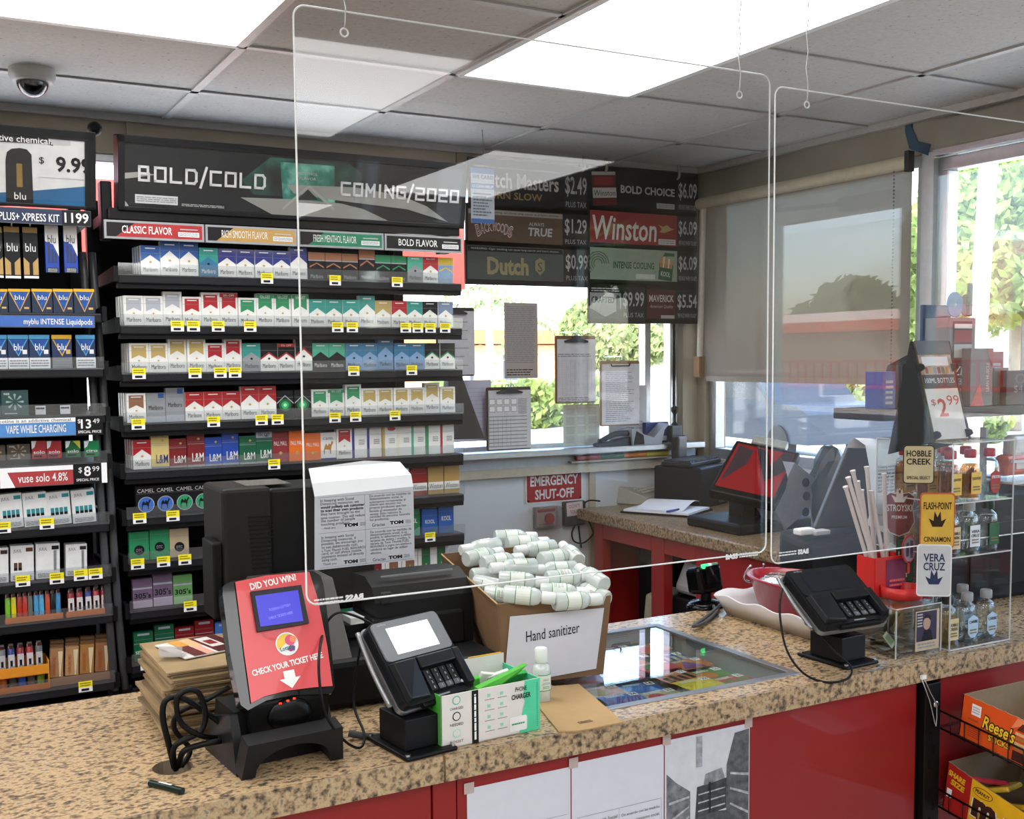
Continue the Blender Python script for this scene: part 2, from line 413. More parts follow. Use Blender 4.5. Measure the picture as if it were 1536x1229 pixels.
# ================================================================ outdoors
GZ = -.15
m_conc = mat('c9c5bb', .8, scale=.6, var=.08); m_asph = mat('8e8c88', .85, scale=1, var=.1)
struct('ground_outside', MB().box((0, 0, GZ - .05), (260, 260, .1), m_conc).box((40, 20, GZ + .002), (14, 200, .02), m_asph).box((15, -20.5, GZ + .002), (22, 42, .02), mat('55565a', .85, scale=1, var=.1)).box((0, 27, GZ + .002), (240, 5, .02), m_asph))
struct('canopy_fascia_outside', MB().box((.49, 4.9, 2.185), (3.8, .06, .41), mat('e0453c', .6)))
q = at(1410, 262, X=4.5); q1 = at(1410, 243, X=4.5)
b = MB(); b.box((4.5, .2, (q.z + q1.z) / 2), (.06, 6.2, q1.z - q.z), mat('b3222f', .5)); b.box((3.85, .2, q1.z + .02), (1.35, 6.2, .04), mat('d9d2bb', .6))
struct('awning_trim_outside', b)
def leafmat(h, t='9fbf4a'):
    k = 'leaf' + h
    if k in MATS: return MATS[k]
    m = bpy.data.materials.new(k); m.use_nodes = True; nt = m.node_tree; nt.nodes.clear()
    o = nt.nodes.new('ShaderNodeOutputMaterial'); d = nt.nodes.new('ShaderNodeBsdfDiffuse'); tl = nt.nodes.new('ShaderNodeBsdfTranslucent'); mx = nt.nodes.new('ShaderNodeMixShader')
    nz = nt.nodes.new('ShaderNodeTexNoise'); nz.inputs['Scale'].default_value = 1.5; r = nt.nodes.new('ShaderNodeValToRGB')
    c = lin(h); r.color_ramp.elements[0].color = (*[x * .6 for x in c], 1); r.color_ramp.elements[1].color = (*[min(1, x * 1.3) for x in c], 1)
    nt.links.new(nz.outputs[0], r.inputs[0]); nt.links.new(r.outputs[0], d.inputs[0]); tl.inputs[0].default_value = (*lin(t), 1); mx.inputs[0].default_value = .35
    nt.links.new(d.outputs[0], mx.inputs[1]); nt.links.new(tl.outputs[0], mx.inputs[2]); nt.links.new(mx.outputs[0], o.inputs[0])
    MATS[k] = m; return m
def leaves(b, blobs, n, sz, m, seed):
    rn = random.Random(seed)
    tot = sum(bl[3] * bl[4] * bl[5] for bl in blobs)
    for (cx, cy, cz, rx, ry, rz) in blobs:
        for i in range(int(n * rx * ry * rz / tot) + 1):
            u = Vector((rn.gauss(0, 1), rn.gauss(0, 1), rn.gauss(0, 1))).normalized() * rn.uniform(.45, 1.0) ** .5
            p = Vector((cx + u.x * rx, cy + u.y * ry, cz + u.z * rz)); a = Vector((rn.gauss(0, 1), rn.gauss(0, 1), rn.gauss(0, 1))).normalized(); c = a.orthogonal().normalized()
            e = a.cross(c) * sz * rn.uniform(.25, .5); c = c * sz * rn.uniform(.6, 1.1)
            b.add([p - c, p + e, p + c, p - e], [(0, 1, 2, 3)], m)
def tree(nm, label, base, h, r, m, seed, trunk=.16, n=2600, leaf=.28, blobs=None):
    t = thing(nm, label, 'tree', base, group='trees outside')
    MB().tube([(0, 0, 0), (.05, .05, h * .35), (-.06, 0, h * .75)], trunk, mat('8d8173', .9, var=.2, scale=3), n=8).build('trunk', t)
    rn = random.Random(seed); b = MB()
    bl = blobs or [(rn.uniform(-.5, .5) * r, rn.uniform(-.5, .5) * r, h * rn.uniform(.5, .9), r * rn.uniform(.4, .65), r * rn.uniform(.4, .65), r * rn.uniform(.35, .5)) for _ in range(7)]
    leaves(b, bl, n, leaf, m, seed); b.build('foliage', t)
def palm(label, base, h, seed, lean=(0, 0), fronds=16, fl=1.6, r=.13):
    t = thing('palm_tree', label, 'tree', base, group='trees outside'); top = Vector((lean[0], lean[1], h))
    MB().tube([(0, 0, 0), (lean[0] * .3, lean[1] * .3, h * .4), top], r, mat('a79b8c', .9, var=.25, scale=6, stretch=(1, 1, 6)), n=10).build('trunk', t)
    rn = random.Random(seed); b = MB(); lm = leafmat('84936a', '9fab82')
    for k in range(fronds):
        a = 2 * math.pi * k / fronds + rn.uniform(-.2, .2); up = rn.uniform(-.2, .9); d = Vector((math.cos(a), math.sin(a), 0)); s = Vector((-d.y, d.x, 0))
        for j in range(9):
            f = (j + 1) / 9; p = top + d * fl * f + Vector((0, 0, up * f * fl - 1.1 * f * f * fl)); w = fl * .22 * (1 - abs(f - .45))
            for sg in (-1, 1): b.add([p, p + d * .14, p + s * sg * w + Vector((0, 0, -w * .6)) + d * .1], [(0, 1, 2)], lm)
    b.build('fronds', t)
def hedge(label, x0, y0, x1, y1, h, th, seed, n=2600):
    b = MB(); rn = random.Random(seed); d = Vector((x1 - x0, y1 - y0, 0)); L = d.length; K = max(3, int(L / 1.2))
    bl = [((x1 - x0) * (i + .5) / K, (y1 - y0) * (i + .5) / K, h * .5, max(L / K * .8, th / 2), max(th / 2, .6), h * .62) for i in range(K)]
    leaves(b, bl, n, .2, leafmat('75864e', '93a160'), seed)
    solo('hedge', b, label, 'hedge', (x0, y0, GZ), group='clipped hedges outside')
G = lambda px, py: at(px, py, Z=GZ)
# seen through the back window
a = at(640, 641, Y=24); c = at(915, 632, Y=26)
hedge('clipped green hedge across the street behind the hanging clipboards', a.x, 24, c.x, 26, 1.15, 1.2, 3)
lm1 = leafmat('8d9a68', 'a3ad7c'); lm2 = leafmat('7f8f55', '98a56a')
p = at(735, 560, Y=33); palm('palm tree beyond the street outside the paper covered window', (p.x, 33, GZ), 3.7, 5)
p = at(700, 560, Y=36); palm('second palm tree beyond the street, nearer the rack end', (p.x, 36, GZ), 4.3, 8, fl=1.9)
p = at(800, 560, Y=34); palm('palm tree seen beside the list taped to the window', (p.x, 34, GZ), 3.1, 9, fl=1.5)
p = at(905, 560, Y=30); tree('leafy_tree', 'large leafy tree outside behind the clipboards and the price signs', (p.x + .5, 30, GZ), 3.9, 1.7, lm1, 12, n=7000, leaf=.22)
p = at(965, 560, Y=31); tree('leafy_tree', 'pale leafy tree outside next to the back window post', (p.x, 31, GZ), 4.0, 1.8, leafmat('a9ad94', 'b0b49c'), 13, n=2600, leaf=.3)
# low building and a car across the street
p = at(830, 540, Y=42)
t = thing('building', 'low tan building with an orange band across the street', 'building', (p.x, 42, GZ)); b = MB().box((0, 2, 1.2), (12, 4, 2.4), mat('b8906f', .8)); b.build('walls', t)
MB().box((0, 2, 2.75), (12.6, 4.6, .6), mat('b5643f', .7)).build('roof', t)
q = MB(); [q.rect(x, .9, x + 1.1, 2.0, mat('3d4a55', .2), FR(0, -.01, 0)) for x in (-5, -2.5, .3, 3)]; q.build('window_panes', t)
def car(label, base, rz, body):
    t = thing('parked_car', label, 'car', base, rz, group='cars outside'); w = .85
    pr = [(-2.2, .35), (-2.2, .85), (-1.9, .98), (-1.15, 1.02), (-.55, 1.48), (.75, 1.5), (1.45, 1.02), (2.1, .88), (2.25, .6), (2.2, .32)]
    MB(frame((0, -w, 0), (1, 0, 0), (0, 0, 1))).prism(pr, 2 * w, mat(body, .45, 0, coat=.1)).build('body', t)
    sw = [(-1.0, 1.04), (1.2, 1.04), (.7, 1.42), (-.5, 1.42)]
    MB(frame((0, -w - .004, 0), (1, 0, 0), (0, 0, 1))).poly(sw, mat('20262c', .1)).build('side_window', t)
    MB(frame((0, w + .004, 0), (-1, 0, 0), (0, 0, 1))).poly([(-x, z) for x, z in sw][::-1], mat('20262c', .1)).build('side_window', t)
    MB(I4).poly([(1.46, -.7, 1.05), (1.46, .7, 1.05), (.8, .62, 1.47), (.8, -.62, 1.47)], mat('20262c', .1)).build('windscreen', t)
    for x in (-1.35, 1.35):
        for sy in (-1, 1): MB().cyl((x, sy * .7, .32), (x, sy * .88, .32), .32, BLK, n=20).build('wheel', t)
p = G(740, 562); car('white car across the street behind the taped window sheets', (p.x * .85, p.y * .85, GZ), 5, 'c9cbcc')
# seen through the side windows
p = at(1462, 520, X=17); palm('tall palm trunk outside the side window behind the price stand', (17, p.y, GZ), 8.4, 21, lean=(-.2, -.55), r=.16, fl=2.4)
for (px, X, h, r, k, l) in ((1430, 24, 6.2, 2.6, 31, 'bright leafy tree outside the side window beside the palm trunk'), (1525, 23, 6.0, 2.8, 32, 'bright leafy tree outside the side window beyond the palm trunk'), (1640, 22, 6.6, 3, 33, 'bright leafy tree outside, farther along the side window'), (1350, 30, 4.6, 2.2, 34, 'leafy tree outside behind the roller shade')):
    p = at(px, 520, X=X); tree('leafy_tree', l, (X, p.y, GZ), h, r, leafmat('84985a', 'a9ba6c'), k, n=7500, leaf=.24)
a = at(1195, 660, X=19); c = at(1500, 660, X=19)
hedge('clipped green hedge outside below the roller shade', 19, a.y, 19, c.y, 1.35, 1.2, 41, 3600)
p = at(1105, 600, X=12); car('blue grey car parked outside the corner window', (14, p.y + 1.2, GZ), 80, '1d2530')
# behind the viewer, mirrored in the guards: orange roofed motel and trees
def atm(px, py, X):
    v = at(px, py, X=X); return Vector((v.x, 3.2 - v.y, v.z))
a = atm(1158, 520, 30); c = atm(1345, 520, 30)
t = thing('motel', 'two storey building with orange roof band mirrored in the sneeze guard', 'building', (30, (a.y + c.y) / 2, GZ))
L = abs(c.y - a.y) + 10
MB().box((3, 0, 1.35), (6, L, 2.7), mat('d8cdb4', .8)).build('walls', t)
MB().box((2.4, 0, 2.85), (8, L + 1, .35), mat('d4542c', .6)).build('roof_band', t)
MB().box((2.6, 0, 3.2), (7, L, .35), mat('f0efe9', .6)).build('roof', t)
q = MB()
for k in range(40): q.box((-1.0, -L / 2 + k * L / 39, 1.2), (.06, .08, .8), mat('c5492b', .6))
q.box((-1, 0, 1.62), (.1, L, .1), mat('c5492b', .6)).box((-.5, 0, .75), (1.1, L, .12), mat('c5492b', .6)); q.build('railing', t)
p = atm(1200, 520, 34); tree('leafy_tree', 'leafy tree mirrored above the orange roofed building', (37, p.y, GZ), 4.6, 2.6, lm2, 51, n=2200, leaf=.5)
p = atm(900, 520, 13); tree('leafy_tree', 'leafy tree mirrored across the price signs', (13, p.y - 1, GZ), 5.6, 2.4, lm2, 52, n=3000, leaf=.3)
# ================================================================ tobacco and vape racks
def on(M, px, py):
    """Where a pixel's sight line meets the plane z=0 of a frame, in that frame's x, y."""
    q = at(px, py, Y=1.0); A = M.inverted(); o = A @ EYE; d = (A @ q) - o; k = -o.z / d.z
    return (o.x + d.x * k, o.y + d.y * k)
def onp(M, *pts): return [on(M, *p) for p in pts]
SQ = {'B': [(0, 0, 0, 1), (0, 0, .92, 0), (0, 1, .84, 1), (0, .5, .9, .5), (.92, 0, .92, .5), (.84, .5, .84, 1)], 'O': [(0, 0, 1, 0), (1, 0, 1, 1), (1, 1, 0, 1), (0, 1, 0, 0)],
      'L': [(0, 0, 0, 1), (0, 0, 1, 0)], 'D': [(0, 0, .8, 0), (.8, 0, 1, .2), (1, .2, 1, .8), (1, .8, .8, 1), (.8, 1, 0, 1), (0, 1, 0, 0)], 'C': [(1, 0, 0, 0), (0, 0, 0, 1), (0, 1, 1, 1)],
      'M': [(0, 0, 0, 1), (0, 1, .5, .35), (.5, .35, 1, 1), (1, 1, 1, 0)], 'I': [(.5, 0, .5, 1)], 'N': [(0, 0, 0, 1), (0, 1, 1, 0), (1, 0, 1, 1)], 'G': [(1, 1, 0, 1), (0, 1, 0, 0), (0, 0, 1, 0), (1, 0, 1, .5), (1, .5, .55, .5)],
      '2': [(0, 1, 1, 1), (1, 1, 1, .5), (1, .5, 0, .5), (0, .5, 0, 0), (0, 0, 1, 0)], '0': [(0, 0, 1, 0), (1, 0, 1, 1), (1, 1, 0, 1), (0, 1, 0, 0)], '/': [(0, -.25, 1, 1.25)], ' ': []}
def square_text(b, s, x0, x1, yc, h, t, m, M, z=.0008):
    n = len(s); wts = [.55 if c == 'I' else .6 if c == '/' else 1 for c in s]; cell = (x1 - x0) / sum(wts); x = x0
    for c, w in zip(s, wts):
        cw = cell * w * .64; ox = x + cell * w * .18; y0 = yc - h / 2
        for (a, e, c2, f) in SQ[c]:
            p = Vector((ox + a * cw, y0 + e * h)); q = Vector((ox + c2 * cw, y0 + f * h)); d = (q - p).normalized(); nn = Vector((-d.y, d.x)) * t / 2; p = p - d * t / 2 * .98; q = q + d * t / 2 * .98
            b.poly([tuple(p - nn), tuple(q - nn), tuple(q + nn), tuple(p + nn)], m, M, z)
        x += cell * w

# ---- cigarette packs: (phrase, body, drawing)
C = dict(wh='e4e3df', red='a81d24', dred='7d1a1f', gold='b89f5e', sil='a9adb6', grn='2e8a5c', tea='2b9086', lgn='4aa88c', blk='1d1d20', blu='23559c', nav='2b3580', brn='8c6248', gry='8e9094', lbl='7d9cc0', dbl='2f6f93', org='df6a1f', mar='8a2c31', cop='a06a49', pur='75617a', pal='e6dfc4', gbl='6d7f9e', lim='6ba060', roy='2148a8', cream='d9c27a', yel='d9b93f')
def pk(k, rough=.35): return mat(C.get(k, k), rough, var=.05, scale=30, coat=.25)
PW = .0525
STY = {
 'sb': ('white pack with silver banner', 'wh', ('ban', 'sil')), 'rb': ('white pack with red banner', 'wh', ('ban', 'red')), 'rb5': ('white pack with red discount banner', 'wh', ('ban', 'red', 1)),
 'gb': ('white pack with green banner', 'wh', ('ban', 'grn')), 'gb5': ('white pack with green discount banner', 'wh', ('ban', 'grn', 1)), 'yb': ('white pack with gold banner', 'wh', ('ban', 'gold')), 'bb': ('white pack with brown banner', 'wh', ('ban', 'brn')),
 'Br': ('blue and white peaked pack', 'wh', ('roof', 'blu', 'wh')), 'Nr': ('navy and white peaked pack', 'wh', ('roof', 'nav', 'wh')), 'Tr': ('teal pack', 'tea', ('roof', 'tea', 'dbl')), 'Kc': ('black pack with copper top', 'blk', ('top', 'cop')),
 'Kg': ('black pack with green top', 'blk', ('top', 'grn')), 'Gg': ('green and gold pack', 'grn', ('roof', 'lgn', 'gry')), 'Rr': ('red and white peaked pack', 'wh', ('roof', 'red', 'wh')), 'Rr5': ('red topped discount pack', 'wh', ('roof', 'red', 'wh', 1)), 'Yr': ('yellow and pale blue pack', 'lbl', ('top', 'yel')),
 'Gr': ('green and white peaked pack', 'wh', ('roof', 'tea', 'wh')), 'Or': ('gold and white peaked pack', 'wh', ('roof', 'gold', 'wh')), 'Kr': ('black and white peaked pack', 'wh', ('roof', 'blk', 'wh')), 'Sr': ('slate blue and white peaked pack', 'wh', ('roof', 'gbl', 'wh')),
 'TG': ('teal and grey peaked pack', 'gry', ('roof', 'tea', 'gry')), 'KR': ('black and red peaked pack', 'wh', ('roof2', 'blk', 'red')), 'KR5': ('black and red discount pack', 'wh', ('roof2', 'blk', 'red', 1)), 'GK': ('mint topped black pack', 'blk', ('roof', 'lgn', 'blk')), 'LB': ('pale blue peaked pack', 'lbl', ('roof', 'dbl', 'lbl')),
 'DB': ('steel blue pack', 'dbl', ('roof', 'dbl', 'lbl')), 'KG': ('black and green peaked pack', 'wh', ('roof2', 'blk', 'grn')), 'GY': ('silver grey pack with blue corner', 'gry', ('corner', 'blu')), 'KD': ('black pack with green glow', 'blk', ('dot', 'grn')),
 'LY': ('golden pack with blue initials', 'cream', ('lm', 'L&M', 'nav')), 'LR': ('dark red pack with white initials', 'dred', ('lm', 'L&M', 'wh')), 'LB2': ('blue pack with white initials', 'roy', ('lm', 'L&M', 'wh')), 'LG': ('green pack with white initials', '0f5a3c', ('lm', 'L&M', 'wh')), 'LG5': ('green pack with silver discount top', '0f5a3c', ('lm', 'L&M', 'wh', 1)),
 'PM': ('maroon pack with white name', 'mar', ('name', 'PALL MALL', 'wh')), 'PO': ('orange pack with white name', 'org', ('name', 'PALL MALL', 'wh')), 'CW': ('white pack with tan camel', 'wh', ('camel',)),
 'vb': ('slim white pack with blue side', 'wh', ('side', 'nav')), 'vy': ('slim white pack with red dot', 'wh', ('side', 'gold', 1)), 'vl': ('slim white pack with pale gold side', 'wh', ('side', 'pal')), 'vt': ('slim white pack with mint side', 'wh', ('side', 'lgn')), 'vg': ('slim white pack with green stripe', 'wh', ('side', 'grn')), 'vr': ('slim white pack with red stripe', 'wh', ('side', 'red')),
 'CB': ('black pack with blue disc', 'blk', ('cam', '3f6fc4')), 'CG': ('black pack with green disc', 'blk', ('cam', '2fa06a')), 'DG': ('green pack with black disc', '2f8f5f', ('disc',)), 'DO': ('beige pack with black disc', 'bba98a', ('disc',)),
 'P3': ('mauve pack with silver numerals', 'pur', ('305',)), 'G3': ('light green pack with black numerals', 'lim', ('305',)), 'SG': ('dark green pack with white name', '13603f', ('sen',)), 'SR': ('dark red pack with pale label', '7f1c20', ('sen',)), 'SB': ('sky blue pack with pale label', '3f78c8', ('sen',)),
 'WR': ('red pack with white name band', '8f1f24', ('win', 'Winston')), 'WG': ('gold pack with white name band', 'b08f55', ('win', 'Winston')), 'KO': ('green pack with white lettering', '1d7a4c', ('kool',)), 'KB': ('blue pack with white lettering', '1f5aa8', ('kool',)),
 'UR': ('white pack with red star panel', 'wh', ('usa', 'dred')), 'UB': ('white pack with brown star panel', 'wh', ('usa', 'brn')), 'UG': ('white pack with green star panel', 'wh', ('usa', '1f6b45'))}
def crest(b, x, y, m, w, h, A, z): b.poly([(x - w / 2, y), (x, y - h / 2), (x + w / 2, y), (x, y + h / 2)], m, A, z)
_pm = {}
def pack_mesh(st, h, w=PW):
    k = (st, h, w)
    if k in _pm: return _pm[k]
    _, body, dr = STY[st]; d = .022; b = MB(); mb = pk(body); A = FR(0, 0, 0); h2 = w / 2 - .0004
    b.box((0, d / 2, h / 2), (w, d, h), mb, bev=.0008, seg=1)
    Y = .62 * h if h > .09 else .58 * h
    q = dr[0]; z = .0005; z2 = .0009
    cut = h * .74
    b.rect(-h2, cut - .0003, h2, cut + .0003, INKG, A, z2)
    nm = lambda col, y=.20: b.text('Marlboro', 0, y * h, pk(col), w * .74, .0125, A, z2)
    if q == 'ban':
        c = pk(dr[1]); b.poly([(-w * .38, h * .93), (-w * .38, Y * .83), (0, Y * 1.03), (w * .38, Y * .83), (w * .38, h * .93)], c, A, z)
        b.rect(-w * .26, h * .855, w * .26, h * .885, pk('wh'), A, z2); nm('blk'); crest(b, 0, h * .41, pk('gold'), .007, .006, A, z2)
        if len(dr) > 2: b.rect(-h2, h * .86, h2, h * .985, c, A, z2); b.text("50c OFF", 0, h * .92, pk('wh'), w * .6, h * .07, A, z2 + .0003)
    elif q in ('roof', 'roof2'):
        c = pk(dr[1]); pc = pk(dr[2])
        b.poly([(-h2, h), (-h2, Y * .8), (0, Y * 1.18), (h2, Y * .8), (h2, h)], c, A, z)
        if q == 'roof':
            if dr[2] != body: b.poly([(-h2, 0), (h2, 0), (h2, Y * .8), (0, Y * 1.18), (-h2, Y * .8)], pc, A, z)
            b.rect(-w * .26, h * .89, w * .26, h * .925, pk('wh'), A, z2)
        else:
            for sg in (-1, 1): b.poly([(0, Y * 1.18), (0, Y * 1.08), (sg * h2, Y * .7), (sg * h2, Y * .8)][::sg], pc, A, z2)
        nm('blk' if dr[2] in ('wh', 'gry', 'lbl') or q == 'roof2' else 'wh'); crest(b, 0, h * .45, pk('gold' if dr[2] == 'wh' else 'blk'), .009, .008, A, z2)
        if len(dr) > 3: b.rect(-h2, h * .86, h2, h * .985, pk('red'), A, z2); b.text("50c OFF", 0, h * .92, pk('wh'), w * .6, h * .07, A, z2 + .0003)
    elif q == 'top':
        c = pk(dr[1]); b.rect(-h2, h * .72, h2, h, c, A, z)
        for sg in (-1, 1): b.poly([(0, Y * 1.1), (0, Y * 1.02), (sg * w * .42, Y * .75), (sg * w * .42, Y * .86)][::sg], c, A, z2)
        nm('sil', .14); b.rect(-h2, h * .69, h2, h * .72, pk('sil'), A, z2)
    elif q == 'corner':
        b.rect(w * .12, h * .82, w * .42, h * .98, pk(dr[1]), A, z); nm('blk', .5); b.rect(-h2, 0, h2, h * .2, pk('sil'), A, z)
    elif q == 'dot':
        for r, c in ((.36, '1f5f3a'), (.22, '2fae62'), (.1, '9fe8b4')): b.poly([(r * w * math.cos(a), h * .46 + r * w * math.sin(a)) for a in [i * math.pi / 6 for i in range(12)]], pk(c), A, z + .0002 * (.4 - r))
        for sg in (-1, 1): b.poly([(0, h * .82), (0, h * .78), (sg * h2, h * .5), (sg * h2, h * .54)][::sg], pk('sil'), A, z2)
    elif q == 'lm':
        b.text(dr[1], w * .1, h * .28, pk(dr[2]), w * .66, h * .26, A, z2, bold=.01); b.rect(-h2, h * .68, h2, h * .69, pk('sil'), A, z2); crest(b, w * .15, h * .83, pk('gold'), .009, .008, A, z2); b.rect(-h2, 0, h2, h * .06, pk('gry'), A, z)
        if len(dr) > 3: b.rect(-h2, h * .78, h2, h, pk('sil'), A, z2); b.text('50c OFF', 0, h * .88, pk('blk'), w * .7, h * .1, A, z2 + .0003)
    elif q == 'name':
        b.text(dr[1], 0, h * .58, pk(dr[2]), w * .8, h * .13, A, z2); crest(b, 0, h * .28, pk('gold'), .012, .012, A, z2)
    elif q == 'camel':
        b.text('CAMEL', 0, h * .78, pk('nav'), w * .7, h * .09, A, z2); cm = [(-.3, .2), (-.26, .2), (-.22, .38), (.08, .36), (.1, .2), (.15, .2), (.17, .4), (.2, .5), (.3, .62), (.27, .68), (.2, .66), (.14, .55), (.02, .6), (-.06, .5), (-.16, .6), (-.26, .48), (-.33, .3)]
        b.poly([(x * w, y * h) for x, y in cm], pk('b07a3c'), A, z); b.rect(-h2, 0, h2, h * .06, pk('nav'), A, z)
    elif q == 'cam':
        b.text('CAMEL', 0, h * .84, pk('wh'), w * .86, h * .13, A, z2); circ = lambda r: [(r * w * math.cos(a), h * .36 + r * w * math.sin(a)) for a in [i * math.pi / 10 for i in range(20)]]
        b.poly(circ(.42), pk('sil'), A, z).poly(circ(.38), pk(dr[1]), A, z + .0002)
        cm = [(-.3, .1), (-.24, .1), (-.2, .32), (.05, .3), (.1, .1), (.15, .1), (.18, .36), (.3, .52), (.2, .56), (.12, .42), (.02, .5), (-.06, .4), (-.16, .5), (-.26, .4)]
        b.poly([(x * w * .8, h * .12 + y * h * .75) for x, y in cm], pk('blk'), A, z2)
    elif q == 'disc':
        b.poly([(.26 * w * math.cos(a), h * .36 + .26 * w * math.sin(a)) for a in [i * math.pi / 10 for i in range(20)]], pk('blk'), A, z); b.text('DTC', 0, h * .36, pk('sil'), w * .3, h * .09, A, z2)
    elif q == '305':
        b.text("305's", 0, h * .42, pk('blk') if st == 'G3' else pk('blk'), w * .84, h * .19, A, z2, bold=.02); b.rect(-h2, h * .64, h2, h * .7, pk('sil'), A, z); b.rect(-h2, h * .0, h2, h * .26, pk('b9aabb' if st == 'P3' else '9cc48f'), A, z)
    elif q == 'sen':
        b.text('SENECA', 0, h * .3, pk('wh'), w * .84, h * .12, A, z2, bold=.01); b.rect(-w * .3, h * .88, w * .3, h * .95, pk('sil'), A, z); b.rect(-h2, h * .6, h2, h * .615, pk('sil'), A, z2); crest(b, 0, h * .48, pk('sil'), .012, .01, A, z2)
    elif q == 'win':
        b.rect(-h2, h * .16, h2, h * .42, pk('wh'), A, z); b.text(dr[1], 0, h * .29, pk('blk'), w * .84, h * .17, A, z2, shear=.2)
    elif q == 'kool':
        b.text('KOOL', 0, h * .5, pk('wh'), w * .62, h * .16, A, z2, bold=.01); b.poly([(-h2, 0), (h2, 0), (h2, h * .3), (0, h * .12)], pk('dbl' if st == 'KB' else 'lgn'), A, z)
    elif q == 'usa':
        b.rect(-w * .28, h * .28, w * .28, h, pk(dr[1]), A, z); st_ = [((.36 if i % 2 == 0 else .16) * w * math.sin(i * math.pi / 5), h * .28 + (.36 if i % 2 == 0 else .16) * w * math.cos(i * math.pi / 5)) for i in range(10)][::-1]
        b.poly(st_, pk('gold'), A, z2)
    elif q == 'side':
        c = pk(dr[1]); b.rect(-h2, 0, -h2 + w * .16, h, c, A, z); b.rect(-h2 - .0002, 0, -h2 + .0002, h, c, A, z)
        b.poly([(-w / 2 - .0004, d, 0), (-w / 2 - .0004, 0, 0), (-w / 2 - .0004, 0, h), (-w / 2 - .0004, d, h)], c)
        b.lines(-w * .05, h * .42, w * .36, h * .6, 3, INKG, A, z2)
        if len(dr) > 2: b.poly([(w * .12 + .28 * w * math.cos(a), h * .9 + .07 * h * math.sin(a)) for a in [i * math.pi / 6 for i in range(12)]], pk('b5432f'), A, z2)
    _pm[k] = b.mesh('cigarette_pack'); return _pm[k]

SHELF = [1.882, 1.742, 1.610, 1.470, 1.338, 1.207, 1.079, .943, .79]
YR = 3.25
def put_pack(st, tall, x, y, z, label, w=PW, grp=None, rz=0., tilt=0.):
    h = .0965 if tall else .083
    o = bpy.data.objects.new('cigarette_pack', pack_mesh(st, h, w)); COL.objects.link(o)
    o.location = (x, y, z); o.rotation_euler = (math.radians(tilt), 0, math.radians(rz))
    return tag(o, label, 'cigarette pack', grp)
ROWS = [(0, .591, 1.557, 'Br Br* Br* Tr Nr Nr Nr Nr Nr* Kc Kc Kc Kc* Kg Kg Gg Rr5 Yr'), (1, .542, 1.553, 'sb sb sb* rb rb* rb5* gb gb5* gb5* gb5* Gr Gr Gr Gr* Or Rr Gr Kr Sr'),
        (2, .552, 1.558, 'yb yb yb* yb* rb rb* TG KR KR5 KR* GK GK LB LB LB* DB DB KG KG'), (3, .540, 1.557, 'bb GY GY* Rr Rr Rr Rr* Rr* KD KD gb gb5 gb* yb yb yb yb yb* yb'),
        (4, .553, 1.552, 'Rr LY* LR LR* LB2 LB2* LG LG5* PM* PO* PO CW rb* vb* vb* vy* vl* vt* vg* vr*')]
for r, x0, x1, spec in ROWS:
    sp = spec.split(); n = len(sp); p = (x1 - x0) / n
    for i, s in enumerate(sp):
        st = s.strip('*'); tall = s.endswith('*'); ph = STY[st][0]
        lab = '%s%s on %s rack shelf, %s from vape rack' % ('tall ' if tall else '', ph, ORD[r], ORD[i])
        put_pack(st, tall, x0 + (i + .5) * p, YR + .004 + (.002 * ((i * 7) % 3)), SHELF[r] + .0008, lab, min(PW, p - .0006), 'cigarette packs on the %s shelf' % ORD[r])
    # packs queued behind the end column, seen past its side
    st = sp[0].strip('*')
    for k in (1, 2, 3): put_pack(st, sp[0].endswith('*'), x0 + .5 * p - .002 * k, YR + .006 + .024 * k, SHELF[r] + .0008, '%s queued %s behind %s shelf end pack' % (STY[st][0], ORD[k - 1], ORD[r]), min(PW, p - .0006), 'cigarette packs queued on the %s shelf' % ORD[r])
LOW = [(5, [(.585, 'CB', 0), (.638, 'CB', 0), (.692, 'CG', 0), (.745, 'CG', 0), (1.372, 'WR', 0), (1.427, 'WR', 1), (1.485, 'WG', 1), (1.542, 'WG', 1)]), (6, [(.562, 'DG', 0), (.618, 'DG', 1), (.673, 'DO', 0), (1.40, 'KO', 1), (1.462, 'KB', 0), (1.52, 'KB', 1)]),
       (7, [(.567, 'P3', 0), (.623, 'P3', 1), (.679, 'G3', 0), (1.222, 'UR', 0), (1.278, 'UR', 0), (1.334, 'UB', 0), (1.39, 'UB', 1), (1.446, 'UG', 1), (1.50, 'UG', 1)]),
       (8, [(.565, 'SG', 0), (.623, 'SG', 1), (.68, 'SR', 0), (.737, 'SR', 1), (.795, 'SB', 0), (1.10, 'KB', 0), (1.16, 'KO', 0), (1.215, 'LB', 0)])]
for r, lst in LOW:
    for i, (x, st, tall) in enumerate(lst):
        far = x > 1.0
        k = len([1 for q in lst if q[0] >= x]) if far else i + 1
        ph = STY[st][0]; lab = '%s%s on %s rack shelf, %s from %s' % ('tall ' if tall else '', ph, ORD[r], ORD[k - 1], 'window end' if far else 'vape rack')
        put_pack(st, tall, x, YR + .006, SHELF[r] + .0008, lab, .054, 'cigarette packs on the %s shelf' % ORD[r])

